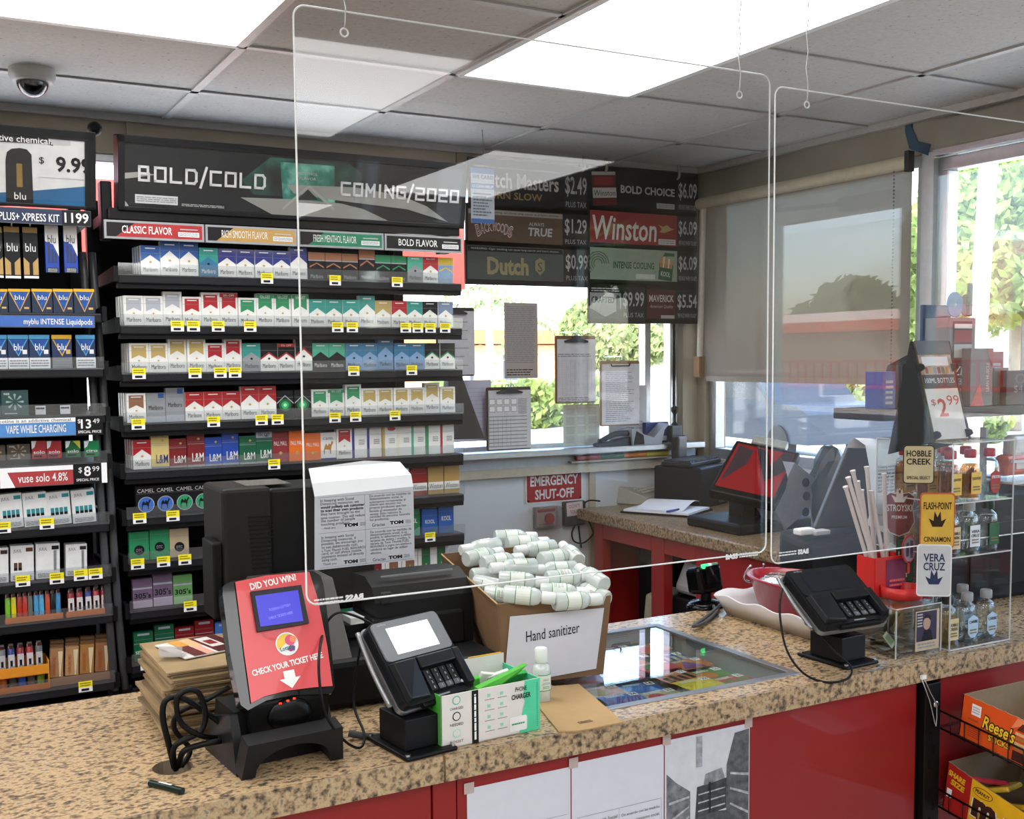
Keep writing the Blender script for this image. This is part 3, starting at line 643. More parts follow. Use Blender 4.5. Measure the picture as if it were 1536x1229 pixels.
rack = thing('cigarette_rack', 'tall black cigarette rack with a dark lit header sign by the window', 'display rack', (1.04, YR, 0))
RO = Vector((1.04, YR, 0))
def L(x, y, z): return Vector((x, y, z)) - RO
def tagmesh(b, x, z, w=.036, y=-.0345, h=.03):
    b.rect(x - w / 2, z + h * .42, x + w / 2, z + h, YEL, FR(0, y, 0)); b.rect(x - w / 2, z, x + w / 2, z + h * .42, PAPER, FR(0, y, 0))
    b.rect(x - w * .3, z + h * .1, x + w * .25, z + h * .32, INK, FR(0, y, 0), .0004); b.lines(x - w * .4, z + h * .5, x + w * .4, z + h * .92, 2, mat('8a8018', .7), FR(0, y, 0), .0004, seed=int(x * 999))
TAGS = {0: [400, 502, 595], 1: [266, 290, 327, 375, 506, 528, 608, 626, 645, 667], 2: [208, 292, 330, 352, 530, 617], 3: [207, 320, 392, 416, 502, 533, 592], 4: [411], 5: [209, 259, 600], 6: [206, 245, 277, 645], 7: [285, 610, 645], 8: [220]}
m_shelf = mat('1f2023', .45); m_sh2 = mat('0b0b0d', .5)
for r, z in enumerate(SHELF):
    o = MB(); xa, xb = .525, 1.57; cx = (xa + xb) / 2 - 1.04
    o.box((cx, .15, z - .006), (xb - xa, .32, .011), m_sh2); o.box((cx, -.018, z - .012), (xb - xa, .02, .026), m_shelf, bev=.004)
    o.box((cx, -.006, z - .03), (xb - xa, .03, .014), m_sh2)
    o.hexa([(xa - 1.04 - .012, .3, z - .02), (xa - 1.04 - .012, -.03, z - .02), (xa - 1.04, -.03, z - .02), (xa - 1.04, .3, z - .02), (xa - 1.04 - .012, .3, z + .01), (xa - 1.04 - .012, -.03, z + .022), (xa - 1.04, -.03, z + .022), (xa - 1.04, .3, z + .01)], m_sh2)
    sh = o.build('shelf', rack)
    MB().box((cx, -.03, z + .014), (xb - xa, .0016, .034), LIP).build('clear_lip', sh)
    for px in TAGS.get(r, []):
        q = at(px, [420, 500, 560, 635, 710, 775, 845, 915, 990][r], Y=YR - .03); t = MB(); tagmesh(t, q.x - 1.04, z - .016); t.build('price_tag', sh)
for x in (.515, 1.50): MB().box((x - 1.04, .345, 1.1), (.035, .04, 2.05), BLK).build('upright', rack)
MB().box((-.02, .37, 1.1), (.98, .012, 1.9), mat('0d0d0f', .6)).build('back_panel', rack)
q = MB(); q.box((-.524, .03, .38), (.034, .06, .7), BLK, bev=.008); q.tube([(-.53, .0, .72), (-.545, -.01, 1.0), (-.55, .05, 1.5), (-.56, .12, 1.95)], .011, mat('3a3b3d', .4)); q.build('post', rack)
MB().box((0, .2, .36), (1.03, .4, .72), BLK, bev=.01).build('base_cabinet', rack)
# strip of flavour names
zt = at(155, 329, Y=YR - .03).z; zb = at(155, 357, Y=YR - .03).z
MB().box((0, .135, zt + .02), (1.06, .3, .03), BLK).build('top_rail', rack)
e = [at(x, 340, Y=YR - .03).x for x in (155, 307, 446, 576, 694)]
for k, (nm, c, bd) in enumerate((('CLASSIC FLAVOR', 'a82a2c', .015), ('RICH SMOOTH FLAVOR', 'b8934f', .0), ('FRESH MENTHOL FLAVOR', '167a58', .0), ('BOLD FLAVOR', '242223', .01))):
    b = MB(); x0 = e[k] - 1.04 + .002; x1 = e[k + 1] - 1.04 - .002; A = FR(0, -.03, 0); w = x1 - x0; h = zt - zb
    b.box(((x0 + x1) / 2, -.024, (zt + zb) / 2), (w, .012, h), mat('9a9ca0', .4)); b.rect(x0 + .006, zb + .006, x1 - .006, zt - .006, mat(c, .45, stretch=(1, 1, 30) if k == 1 else None, var=.12), A, .0004)
    b.poly([(x0 + .006, zb + .006), (x0 + .03, zb + .006), (x0 + .08, zt - .006), (x0 + .006, zt - .006)], mat('1f1d1e', .5), A, .0008)
    b.text(nm, x0 + w * .42, (zt + zb) / 2 + .001, WHT, w * .5, h * .42, A, .0012, bold=bd); b.rect(x0 + w * .73, zb + .012, x1 - .014, zb + h * .5, PAPER, A, .0012); b.lines(x0 + w * .74, zb + .014, x1 - .016, zb + h * .47, 3, INKG, A, .0016, ragged=0); b.rect(x0 + w * .75, zb + h * .62, x1 - .018, zb + h * .68, LGY, A, .0012)
    b.build('flavor_strip', rack)
# header sign
a = at(176, 200.5, Y=3.20); bt = at(177, 315, Y=3.235); tr = at(701, 247.5, Y=3.20)
up = Vector((0, -(bt.y - a.y), a.z - bt.z)); Hh = up.length
MH = T(*(-RO)) @ frame((a.x, bt.y, bt.z), (1, 0, 0), up); Wd = tr.x - a.x
MHw = frame((a.x, bt.y, bt.z), (1, 0, 0), up)
hd = MB(MH); hd.box((Wd / 2, Hh / 2, -.035), (Wd, Hh, .07), BLK, bev=.004)
for c, s in (((Wd / 2, Hh - .011, .002), (Wd, .022, .012)), ((Wd / 2, .006, .002), (Wd, .012, .012)), ((.009, Hh / 2, .002), (.018, Hh, .012)), ((Wd - .009, Hh / 2, .002), (.018, Hh, .012))): hd.box(c, s, mat('1c1d1f', .4), bev=.002)
hd = hd.build('header_sign', rack)
b = MB(MH); O = lambda *p: onp(MHw, *p)
m_hp = mat('212326', .55, scale=5, var=.12)
b.rect(.018, .012, Wd - .018, Hh - .022, m_hp, None, .003)
gry = mat('8e8f8b', .6, scale=9, var=.08); gry2 = mat('9fa09b', .6, scale=9, var=.05)
gm = mat('1f5c4d', .6, scale=14, ramp=((.35, '212326'), (.55, '23483f'), (.8, '2a7a5f')))
b.poly(O((405, 236), (520, 244), (545, 262), (530, 300), (380, 292), (362, 270)), gm, None, .0036)
b.poly(O((420, 243), (501, 249), (502, 312), (424, 306)), mat('2d7566', .5, scale=18, ramp=((.3, '124a42'), (.5, '2d7566'), (.75, '7fc4b2'))), None, .0042)
b.poly(O((177, 260), (205, 258), (235, 262), (205, 266), (178, 269)), gry2, None, .0042)
b.poly(O((360, 296), (440, 299), (510, 305), (545, 314), (583, 332), (410, 323)), gry, None, .0048)
b.poly(O((430, 277), (530, 281), (600, 293), (640, 310), (671, 333), (610, 314), (500, 300), (440, 290)), gry, None, .0046)
b.poly(O((177, 298), (188, 302), (194, 311), (178, 311)), gry2, None, .0042)
b.poly(O((461, 280), (464, 278), (502, 313), (499, 316)), gry2, None, .0056); b.poly(O((423, 311), (459, 280), (464, 280), (423, 316)), gry2, None, .0056)
b.poly(O((445, 300), (461, 284), (477, 300)), m_hp, None, .0052)
def st2(s, xa, ya, xb, yb, h):
    p, q = O((xa, ya), (xb, yb)); square_text(b, s, p[0], q[0], (p[1] + q[1]) / 2, h, .0069, mat('d9dadb', .5), None, .0062)
st2('BOLD/COLD', 204, 262, 400, 271, .036); st2('COMING/2020', 508, 285, 689, 293, .034)
p = O((461, 264))[0]; b.text('MENTHOL', p[0], p[1] + .006, LGY, .06, .008, None, .006); b.text('FLAVOR', p[0], p[1] - .008, LGY, .05, .008, None, .006)
p, q = O((202, 291), (266, 308)); b.rect(p[0], q[1], q[0], p[1], mat('c9ccd0', .6), None, .0056); b.lines(p[0] + .004, q[1] + .004, q[0] - .004, p[1] - .004, 3, INKG, None, .006, ragged=0)
p, q = O((272, 305), (336, 313)); b.lines(p[0], q[1], q[0], p[1], 2, LGY, None, .0056, ragged=.1)
b.build('sign_panel', hd)
MB(MH).box((Wd / 2, Hh / 2, .0085), (Wd - .03, Hh - .03, .001), clear('sign_glass', (1, 1, 1), .03, .03)).build('sign_cover', hd)
for x in (-.53, .5): MB().box((x, .05, 2.06), (.03, .05, .16), BLK, bev=.004).build('header_bracket', rack)
# ================================================================ vape rack beside it
VO = Vector((.22, YR, 0))
vr = thing('vape_rack', 'black vape display rack with a white price header beside the cigarette rack', 'display rack', VO)
a = at(143, 199, Y=3.20); bt = at(147, 316, Y=3.24); up = Vector((0, bt.y * 0 + a.y - bt.y, a.z - bt.z)); Hh = up.length; X0 = -.12; Wd = a.x - X0
MVw = frame((X0, bt.y, bt.z), (1, 0, 0), up); MV = T(*(-VO)) @ MVw; O = lambda *p: onp(MVw, *p)
b = MB(MV); b.box((Wd / 2, Hh / 2, -.035), (Wd, Hh, .07), BLK, bev=.004)
for c, s in (((Wd / 2, Hh - .012, .002), (Wd, .026, .012)), ((Wd / 2, .005, .002), (Wd, .01, .012)), ((Wd - .014, Hh / 2, .002), (.028, Hh, .012)), ((.01, Hh / 2, .002), (.02, Hh, .012))): b.box(c, s, mat('1c1d1f', .4), bev=.002)
hv = b.build('header_sign', vr); b = MB(MV)
b.rect(.02, .01, Wd - .028, Hh - .024, mat('d3d5d4', .6), None, .003)
b.poly(O((-60, 190), (-60, 212), (70, 217), (106, 219), (106, 200), (0, 194)), mat('b9bdbf', .6), None, .0034); b.poly(O((-60, 188), (-60, 210), (68, 216), (80, 219), (66, 200), (0, 194)), mat('26272a', .6), None, .0038)
p = O((38, 209))[0]; b.text('tive chemical.', p[0], p[1], WHT, .128, .0165, None, .0042, bold=.01); p = O((34, 198))[0]; b.text('contains nicotine.', p[0], p[1], WHT, .165, .013, None, .0042, bold=.01)
b.poly(O((-60, 302), (-60, 292), (50, 286), (136, 279), (137, 309), (0, 309)), mat('1f5a86', .5, scale=6, var=.2), None, .0036)
dv = O((9, 306), (8, 240), (10, 228), (17, 223), (30, 222), (40, 224), (47, 232), (50, 306)); b.poly(dv, mat('232325', .5), None, .0042)
p = O((29, 263))[0]; b.rect(p[0] - .007, p[1] - .03, p[0] + .007, p[1] + .03, mat('8a6d33', .4), None, .0046); p = O((30, 294))[0]; b.text('blu', p[0], p[1], WHT, .028, .018, None, .0048)
p = O((62, 241))[0]; b.text('$', p[0], p[1], INK, .013, .019, None, .0042); p = O((110, 248))[0]; b.text('9.99', p[0], p[1], INK, .088, .041, None, .0042, bold=.03)
p, q = O((58, 265), (134, 267)); b.rect(p[0], p[1] - .0015, q[0], p[1], LGY, None, .0042)
b.build('sign_panel', hv)
MB(MV).box((Wd / 2, Hh / 2, .0085), (Wd - .04, Hh - .04, .001), clear('sign_glass', (1, 1, 1), .03, .03)).build('sign_cover', hv)
VS = [1.773, 1.625, 1.499, 1.369, 1.199, 1.053, .943, .754]
def strip(sh, x0, x1, y0, y1, col, txt, tx, tw=.5, th_=.55, Y=YR - .034):
    p = at(x0, y1, Y=Y); q = at(x1, y0, Y=Y); m_ = at(x1, y1, Y=Y); w = q.x - p.x; zb = m_.z; h = q.z - m_.z
    M = T(*(-VO)) @ FR(p.x, Y, zb); b = MB(M); b.box((w / 2, h / 2, -.003), (w, h, .006), mat('55585c', .4)); b.rect(.002, .002, w - .002, h - .002, mat(col, .5), None, .0004)
    b.text(txt, tx * w, h * .42, WHT, tw * w, h * th_, None, .001, bold=.008)
    return b, w, h
def build_shelf(i, z):
    b = MB(); b.box((-.1, .15, z - .006), (.72, .32, .011), m_sh2); b.box((-.1, -.018, z - .012), (.72, .02, .026), m_shelf, bev=.004)
    b.hexa([(.26, .3, z - .02), (.26, -.03, z - .02), (.272, -.03, z - .02), (.272, .3, z - .02), (.26, .3, z + .012), (.26, -.03, z + .02), (.272, -.03, z + .02), (.272, .3, z + .012)][0:8], m_sh2)
    s = b.build('shelf', vr)
    if i not in (0,): MB().box((-.1, -.03, z + .014), (.72, .0016, .034), LIP).build('clear_lip', s)
    return s
VSH = [build_shelf(i, z) for i, z in enumerate(VS)]
b, w, h = strip(VSH[0], -60, 142, 474, 492, '3c67b4', 'myblu INTENSE Liquidpods', .72, .52, .62); b.build('name_strip', VSH[0])
b, w, h = strip(vr, -60, 136, 317, 340, '1d2c4c', 'PLUS+ XPRESS KIT', .52, .46, .5); b.rect(w * .77, .001, w - .001, h - .001, mat('1b1c1f', .5), None, .0012); b.text('1199', w * .885, h * .5, WHT, w * .19, h * .66, None, .0016, bold=.02); b.build('name_strip', vr)
b, w, h = strip(VSH[2], -60, 154, 624, 652, '4d86c6', 'VAPE WHILE CHARGING', .52, .42, .42); b.rect(.002, h * .74, w * .8, h - .002, PAPER, None, .0012); b.text('Nicotine is an addictive chemical.', w * .5, h * .86, INK, w * .55, h * .17, None, .0016); b.rect(w * .8, 0, w, h, mat('141517', .5), None, .0012); b.text('13', w * .875, h * .6, WHT, None, h * .5, None, .0016, bold=.02); b.text('$', w * .825, h * .74, WHT, None, h * .25, None, .0016); b.text('49', w * .95, h * .74, WHT, None, h * .25, None, .0016); b.text('SPECIAL PRICE', w * .9, h * .18, WHT, w * .17, h * .14, None, .0016, bold=.01); b.build('price_strip', VSH[2])
b, w, h = strip(VSH[3], -60, 160, 694, 724, 'a8383b', 'vuse solo 4.8%', .55, .34, .42); b.rect(.002, h * .74, w * .76, h - .002, PAPER, None, .0012); b.poly([(w * .26, 0), (w * .36, 0), (w * .31, h * .74), (w * .26, h * .74)], PAPER, None, .0011); b.rect(w * .76, 0, w * .96, h, mat('141517', .5), None, .0012); b.text('8', w * .86, h * .62, WHT, None, h * .5, None, .0016, bold=.02); b.text('$', w * .81, h * .68, WHT, None, h * .3, None, .0016); b.text('99', w * .92, h * .72, WHT, None, h * .25, None, .0016); b.text('SPECIAL PRICE', w * .86, h * .2, WHT, w * .16, h * .13, None, .0016, bold=.01); b.rect(w * .96, 0, w, h, PAPER, None, .0012); b.build('price_strip', VSH[3])
q = MB(); q.box((-.1, .37, 1.1), (.68, .012, 1.9), mat('0d0d0f', .6)); q.build('back_panel', vr)
q = MB(); q.box((.258, .03, .38), (.034, .06, .7), BLK, bev=.008); q.tube([(.262, 0, .72), (.25, -.01, 1.0), (.243, .05, 1.5), (.235, .12, 1.95)], .011, mat('3a3b3d', .4)); q.build('post', vr)
MB().box((.245, .345, 1.1), (.035, .04, 2.05), BLK).build('upright', vr)
MB().box((-.1, .2, .36), (.68, .4, .7), BLK, bev=.01).build('base_cabinet', vr)
q = MB(); q.box((-.1, .14, 2.03), (.68, .3, .03), BLK); q.build('top_rail', vr)
for i, pxs in ((4, [(5, 792), (70, 786)]), (5, [(34, 872), (85, 868), (121, 863), (143, 861)]), (7, [(128, 1030)])):
    for px, py in pxs:
        p = at(px, py, Y=YR - .03); t = MB(); tagmesh(t, p.x - VO.x, p.z - .014); t.build('price_tag', VSH[i])
# cartons standing on the vape shelves
def carton(name, label, cat, x0, x1, y0, z, body, draw, grp, Y=YR + .004, d=.04, tilt=0, top=None, rough=.4):
    q0 = at(x0, y0 + 25, Y=Y); q1 = at(x1, y0 + 25, Y=Y); w = q1.x - q0.x; h = at((x0 + x1) / 2, y0, Y=Y).z - z
    b = MB(); b.box((0, d / 2, h / 2), (w, d, h), mat(body, rough, coat=.2), bev=.0008, seg=1); A = FR(0, -.0004, 0); draw(b, w, h, A)
    o = solo(name, b, label, cat, ((q0.x + q1.x) / 2, Y, z + .0008), 0, grp)
    if tilt: o.rotation_euler.y = math.radians(tilt)
    return o
def d_pod(edge, foot):
    def f(b, w, h, A):
        t = h * (.32 if foot else 0); E_ = mat(edge, .5)
        b.rect(-w / 2, h * .88, w / 2, h, E_, A); b.poly([(-w * .46, h * .86), (0, t + h * .04), (w * .46, h * .86)], E_, A); b.poly([(-w * .4, h * .86), (0, t + h * .1), (w * .4, h * .86)], mat('1d4f9c', .4, scale=40, var=.35), A, .0004)
        b.text('blu', 0, h * .64, WHT, w * .42, h * .2, A, .0008); b.rect(w * .2, t + .01, w * .42, t + h * .24, mat('c9a860' if edge.startswith('d') else 'd9dadb', .4), A, .0002)
        if foot: b.rect(-w / 2, 0, w / 2, t, PAPER if edge != 'd9a62a' else GREY, A, .0004); b.lines(-w * .44, t * .15, w * .44, t * .85, 3, INKG, A, .0008, ragged=.1)
    return f
for k, (x0, x1) in enumerate(((-19, 12), (13, 46), (48, 79), (80, 110), (111, 142))): carton('vape_pod_box', 'blue and yellow vape pod box on the upper vape shelf, %s from the cigarette rack' % ORD[4 - k], 'vape box', x0, x1, 434, VS[0], '202d45', d_pod('d9a62a', 0), 'vape pod boxes on the upper shelf', Y=YR - .02)
for k, (x0, x1) in enumerate(((-20, 11), (12, 43), (44, 75), (78, 108), (114, 143))): carton('vape_pod_box', '%s vape pod box with white text foot, %s from the cigarette rack' % ('yellow and blue' if k == 3 else 'sky blue', ORD[4 - k]), 'vape box', x0, x1, 503, VS[1], '1f3154', d_pod('d9a62a' if k == 3 else '4d9ccc', 1), 'vape pod boxes on the second shelf', Y=YR - .008)
def d_snow(c):
    def f(b, w, h, A):
        for k in range(8): b.add([(A_ * w, h * .55 + B_ * w, 0) for A_, B_ in ((.08 * math.cos(k * .785), .08 * math.sin(k * .785)), (.3 * math.cos(k * .785 - .16), .3 * math.sin(k * .785 - .16)), (.34 * math.cos(k * .785), .34 * math.sin(k * .785)), (.3 * math.cos(k * .785 + .16), .3 * math.sin(k * .785 + .16)))], [(0, 1, 2, 3)], mat(c, .4), A @ T(0, 0, .0004))
        b.text('vuse', -w * .3, h * .86, WHT, w * .22, h * .08, A); b.lines(-w * .38, h * .06, w * .1, h * .14, 1, LGY, A)
    return f
carton('vape_kit_box', 'dark teal vape kit box with snowflake beside the empty shelf slots', 'vape box', 2, 43, 586, VS[2], '2b4a4a', d_snow('8fa6a2'), 'vape kit boxes')
carton('vape_kit_box', 'dark teal vape kit box with snowflake, second from the empty slots', 'vape box', -40, 1, 586, VS[2], '2b4a4a', d_snow('8fa6a2'), 'vape kit boxes')
carton('vape_kit_box', 'brown vape kit box with hexagon beside the red boxes', 'vape box', 11, 46, 667, VS[3] + .012, '4d4239', d_snow('9a8a74'), 'vape kit boxes')
carton('vape_kit_box', 'brown vape kit box with hexagon, second from the red boxes', 'vape box', -26, 9, 669, VS[3] + .012, '4d4239', d_snow('9a8a74'), 'vape kit boxes')
def d_solo(t, y):
    def f(b, w, h, A):
        b.poly([(-w / 2, h), (-w / 2, h * .55), (-w * .3, h * .66), (-w * .16, h)], PAPER, A); b.text(t, 0, h * .38, WHT, w * .78, h * .2, A, bold=.01); b.rect(-w * .38, h * .1, w * .2, h * .2, INK, A)
        if y: b.poly([(w / 2, h), (w / 2, h * .5), (0, h)], mat('d3cf3e', .5), A)
    return f
for (x0, x1, t, c, y, l) in ((48, 70, 'solo', 'a8232c', 0, 'red vape box with white curve beside the brown kit box'), (71, 93, 'solo', 'a8232c', 0, 'red vape box with white curve beside the green and yellow box'), (99, 121, 'solo', '1f6b3c', 1, 'green vape box with yellow corner on the vape rack'), (127, 149, 'ciro', '12874f', 0, 'plain green vape box at the shelf end by the cigarette rack')):
    carton('vape_cartridge_box', l, 'vape box', x0, x1, 662, VS[3] + .012, c, d_solo(t, y), 'vape boxes on the fourth shelf')
for k, (x, y) in enumerate(((61, 620), (98, 619))):
    q = at(x, y, Y=YR + .05); b = MB(); b.box((0, 0, .012), (.026, .002, .024), PAPER); b.lines(-.011, .012, .011, .022, 1, INK, FR(0, -.0011, 0)); b.box((0, .02, 0.001), (.026, .04, .002), BLK2)
    solo('shelf_ticket', b, 'small white barcode ticket on the empty vape shelf slot%s' % ('' if k else ', beside the teal kit box'), 'ticket', (q.x, q.y, VS[2] + .0008), group='barcode tickets')
def d_juul(c, n):
    def f(b, w, h, A):
        b.text('JUUL', -w * .2, h * .84, mat('5a5f63', .6), w * .36, h * .11, A); b.rect(w * .16, h * .82, w * .46, h * .93, mat(c, .5), A)
        for i in range(n):
            x = -w * .36 + i * w * .19; b.rect(x, h * .3, x + w * .15, h * .52, mat(c, .5), A); b.rect(x, h * .3, x + w * .15, h * .38, INK, A, .0004)
        b.rect(-w / 2, h * .195, w / 2, h * .2, LGY, A); b.lines(-w * .42, h * .04, w * .42, h * .17, 3, INKG, A, ragged=.1)
        if n == 0: b.rect(w * .24, h * .22, w * .36, h * .8, mat('aeb4ba', .3, .6), A)
    return f
for k, (x0, x1, y0) in enumerate(((0, 35, 741), (36, 72, 739), (72, 107, 738), (109, 144, 735))): carton('pod_pack', 'white pod pack with teal pods on the vape rack, %s from the cigarette rack' % ORD[3 - k], 'vape box', x0, x1, y0, VS[4], 'e6e7e6', d_juul('2a8c94', 4), 'white and teal pod packs', tilt=-2.5)
for k, (x0, x1, y0, c, n, l) in enumerate(((-23, 12, 823, '3b2418', 2, 'white pod pack with brown pods, second from the plain white pack'), (15, 50, 819, '5a3220', 2, 'white pod pack with brown pods beside the plain white pack'), (53, 89, 816, '1c1c1e', 0, 'plain white device box with black corner square'), (98, 130, 817, '2a2b2e', 0, 'white device box with grey stick picture and black ribbon'))): carton('pod_pack', l, 'vape box', x0, x1, y0, VS[5], 'e6e7e6', d_juul(c, n), 'white packs on the sixth vape shelf', tilt=1.5)
# hanging packs
def hang(x0, x1, y0, y1, blue, label):
    Y = YR + .03; p = at(x0, y0, Y=Y); q = at(x1, y0, Y=Y); w = q.x - p.x; h = p.z - at(x0, y1, Y=Y).z; b = MB(); A = FR(0, -.0124, 0)
    b.box((0, 0, -h / 2 + .012), (w, .024, h - .03), mat('1f2023' if not blue else '2447a8', .4, coat=.2)); b.box((0, -.01, -.003), (w, .003, .03), mat('a98a58' if not blue else 'e2e4e6', .6))
    if blue:
        b.poly([(-w / 2, .01), (-w / 2, -h * .22), (w * .1, -h * .28), (w / 2, -h * .5), (w / 2, .01)], PAPER, A); b.text('blu', 0, -h * .18, INK, w * .6, .022, A, .001)
        for i in range(3): b.rect(-w * .3 + i * w * .25, -h * .62, -w * .16 + i * w * .25, -h * (.3 + .07 * i), mat('3a3f52', .3), A, .001)
        b.rect(-w * .4, -h * .96 + .02, w * .4, -h * .72, mat('15171c', .5), A, .0006); b.lines(-w * .36, -h * .95 + .02, w * .36, -h * .73, 4, LGY, A, .001, ragged=.1)
    else:
        b.rect(-w / 2, -h * .76, w / 2, -h * .3, mat('b8965c', .5), A); b.poly([(-w / 2, -h * .3), (-w / 2, -h * .45), (-w * .12, -h * .55), (-w * .12, -h * .78), (w * .12, -h * .78), (w * .12, -h * .55), (w / 2, -h * .45), (w / 2, -h * .3)], mat('1c1d20', .5), A, .0005); b.text('blu', 0, -h * .28, WHT, w * .7, .022, A, .001); b.rect(-w / 2, -h + .027, w / 2, -h * .78, PAPER, A, .0006); b.lines(-w * .4, -h + .03, w * .4, -h * .8, 3, INKG, A, .001)
    t = thing('hanging_vape_pack', label, 'vape pack', (p.x + w / 2, Y, p.z), group='vape packs hanging on hooks'); b.build('card', t)
    MB().tube([(0, .25, .012), (0, -.02, .012), (0, -.03, .02)], .0022, CHROME, sub=1).build('peg_hook', t)
for k, (x0, x1, y0, y1, bl) in enumerate(((-22, 2, 347, 432, 0), (5, 28, 347, 433, 0), (33, 55, 348, 433, 0), (66, 86, 345, 424, 1), (94, 114, 345, 424, 1))): hang(x0, x1, y0, y1, bl, '%s vape pack hanging on a hook, %s from the cigarette rack' % ('blue and white' if bl else 'black and gold', ORD[4 - k]))
# lighters
LC = ['7ac02f', 'e0d21f', 'b53a26', 'c0392b', '6a6f66', '4d9fd0', '57b0dd', 'c8502e', '1f2023', '3f8fc4']
def lighter(x, z, body, label, grp, wrap=None, h=.062, w=.013, Y=YR + .0):
    t = thing('lighter', label, 'lighter', (x, Y, z + .0008), group=grp)
    b = MB(); b.lathe([(w * .42, 0), (w * .5, .003), (w * .5, h), (w * .42, h + .001)], mat(body, .3, coat=.3), n=10, sy=.62)
    if wrap: b.rect(-w * .42, h * .12, w * .42, h * .78, mat(wrap, .5), FR(0, -w * .33, 0)); b.rect(-w * .16, h * .2, w * .16, h * .55, INK, FR(0, -w * .33, 0), .0005)
    b.build('body', t)
    q = MB(); q.lathe([(w * .42, h), (w * .42, h + .009)], CHROME, n=10, sy=.6); q.cyl((-w * .3, 0, h + .0105), (w * .3, 0, h + .0105), .0035, GREY, n=10); q.build('metal_hood', t)
for k, px in enumerate((-8, 11, 20, 29, 37, 45, 54, 62, 71, 79, 87)):
    c = LC[(k - 1) % 10]; q = at(px, 900, Y=YR); lighter(q.x, VS[6] + .006, c, '%s slim lighter in the clear bin, %s from the barcode lighters' % ({'7ac02f': 'lime green', 'e0d21f': 'yellow', 'b53a26': 'rust', 'c0392b': 'red', '6a6f66': 'grey', '4d9fd0': 'sky blue', '57b0dd': 'pale blue', 'c8502e': 'orange', '1f2023': 'black', '3f8fc4': 'blue'}[c], ORD[10 - k]), 'slim lighters in the bin')
for k, (px, c) in enumerate(((106, '9c2029'), (119, 'a82732'), (132, '2f3f9a'), (144, 'b3283a'), (156, 'c02742'))):
    q = at(px, 895, Y=YR); lighter(q.x, VS[6] + .006, c, '%s lighter with white barcode wrap, %s from the rack post' % ('blue' if k == 2 else 'red', ORD[4 - k]), 'barcode lighters in the bin', 'e0dfdd', .058, .018)
for px0, px1, l in ((8, 95, 'orange cardboard tray front below the slim lighters'), (100, 162, 'orange cardboard tray front below the barcode lighters')):
    p = at(px0, 930, Y=YR - .016); q = at(px1, 930, Y=YR - .016); w = q.x - p.x
    b = MB(); b.box((0, 0, .008), (w, .002, .016), mat('c8743a', .7)); b.box((0, .02, .0015), (w, .04, .003), mat('c8743a', .7)); solo('lighter_tray', b, l, 'tray', (p.x + w / 2, YR - .014, VS[6] + .0008), group='lighter trays')
# boxed lighters in an orange stand
zz = at(40, 1010, Y=YR).z
b = MB(); p = at(-10, 1005, Y=YR - .01); q = at(73, 1005, Y=YR - .01); w = q.x - p.x; hh = zz - VS[7] + .03
om = mat('d98a1f', .6); b.box((0, -.012, hh - .022), (w, .003, .026), om); b.box((0, .075, hh / 2), (w, .003, hh), om); b.box((0, -.012, .008), (w, .003, .016), mat('b9651f', .6)); b.box((0, .03, hh - .036), (w, .08, .003), om)
for sx in (-1, 1): b.box((sx * w / 2, .032, hh / 2), (.003, .09, hh), om)
solo('lighter_stand', b, 'orange two tier cardboard lighter stand on the lowest vape shelf', 'stand', ((p.x + q.x) / 2, YR, VS[7] + .0008))
for k, (px, c, wr_, nm) in enumerate(((3, '7a7d80', 'c9cbcc', 'grey'), (17, '2b3c86', 'd8d8dc', 'blue'), (31, 'a0202a', 'd8d8dc', 'red'), (45, 'b5242d', 'dcdce0', 'scarlet'), (59, '6f7276', 'd0d2d4', 'grey capped'))):
    x = at(px, 990, Y=YR + .02).x; lighter(x, VS[7] + hh - .034, c, '%s lighter with barcode wrap on the orange stand, %s from the paper cones' % (nm, ORD[4 - k]), 'lighters on the orange stand top', wr_, .07, .019, YR + .022)
for k, (px, c, nm) in enumerate(((5, 'c8702a', 'orange sunset'), (20, '55564f', 'grey camouflage'), (34, '2f62b8', 'blue patterned'), (48, '6b6656', 'brown patterned'), (62, '7fae2f', 'lime green numbered'))):
    x = at(px, 1030, Y=YR + .01).x; lighter(x, VS[7] + .002, c, '%s lighter in the lower tier of the orange stand' % nm, 'lighters in the orange stand', None, .05, .02, YR + .014)
# paper cones
for k, (x0, x1) in enumerate(((74, 94), (97, 117), (119, 140), (142, 164))):
    def dc(b, w, h, A):
        b.text('UNBLEACHED', -w * .2, h * .42, mat('a8481f', .6), h * .66, w * .24, A, rot=90); b.poly([(w * .08, h * .9), (w * .44, h * .9), (w * .3, h * .03), (w * .22, h * .03)], mat('d8c8a4', .6), A); b.rect(w * .22, h * .03, w * .3, h * .07, WHT, A, .0004)
    carton('paper_cone_pack', 'brown kraft pack with a pale paper cone, %s from the rack post' % ORD[3 - k], 'paper cones', x0, x1, 974 - k * 3, VS[7] + .022, ['a57a52', 'b58a5e', 'a8763c', '9c6a42'][k], dc, 'paper cone packs', d=.02, tilt=3, rough=.8)
    for j in (1, 2): 
        o = carton('paper_cone_pack', 'kraft cone pack %s in the column of cone pack %s from post' % (ORD[j], ORD[3 - k]), 'paper cones', x0, x1, 974 - k * 3 - 6 * j, VS[7] + .022, '8d6a45', lambda b, w, h, A: b.rect(-w * .3, h * .1, w * .3, h * .9, mat('a57a52', .8), A), 'paper cone packs', Y=YR + .004 + .024 * j, d=.02, tilt=3, rough=.8)
p = at(74, 1020, Y=YR); q = at(165, 1020, Y=YR); b = MB(); b.box((0, -.002, .012), (q.x - p.x, .003, .022), mat('8a6446', .7)); b.box((0, .035, .001), (q.x - p.x, .07, .002), mat('8a6446', .7)); b.box((0, .035, .014), (q.x - p.x - .01, .05, .012), mat('8a6446', .7))
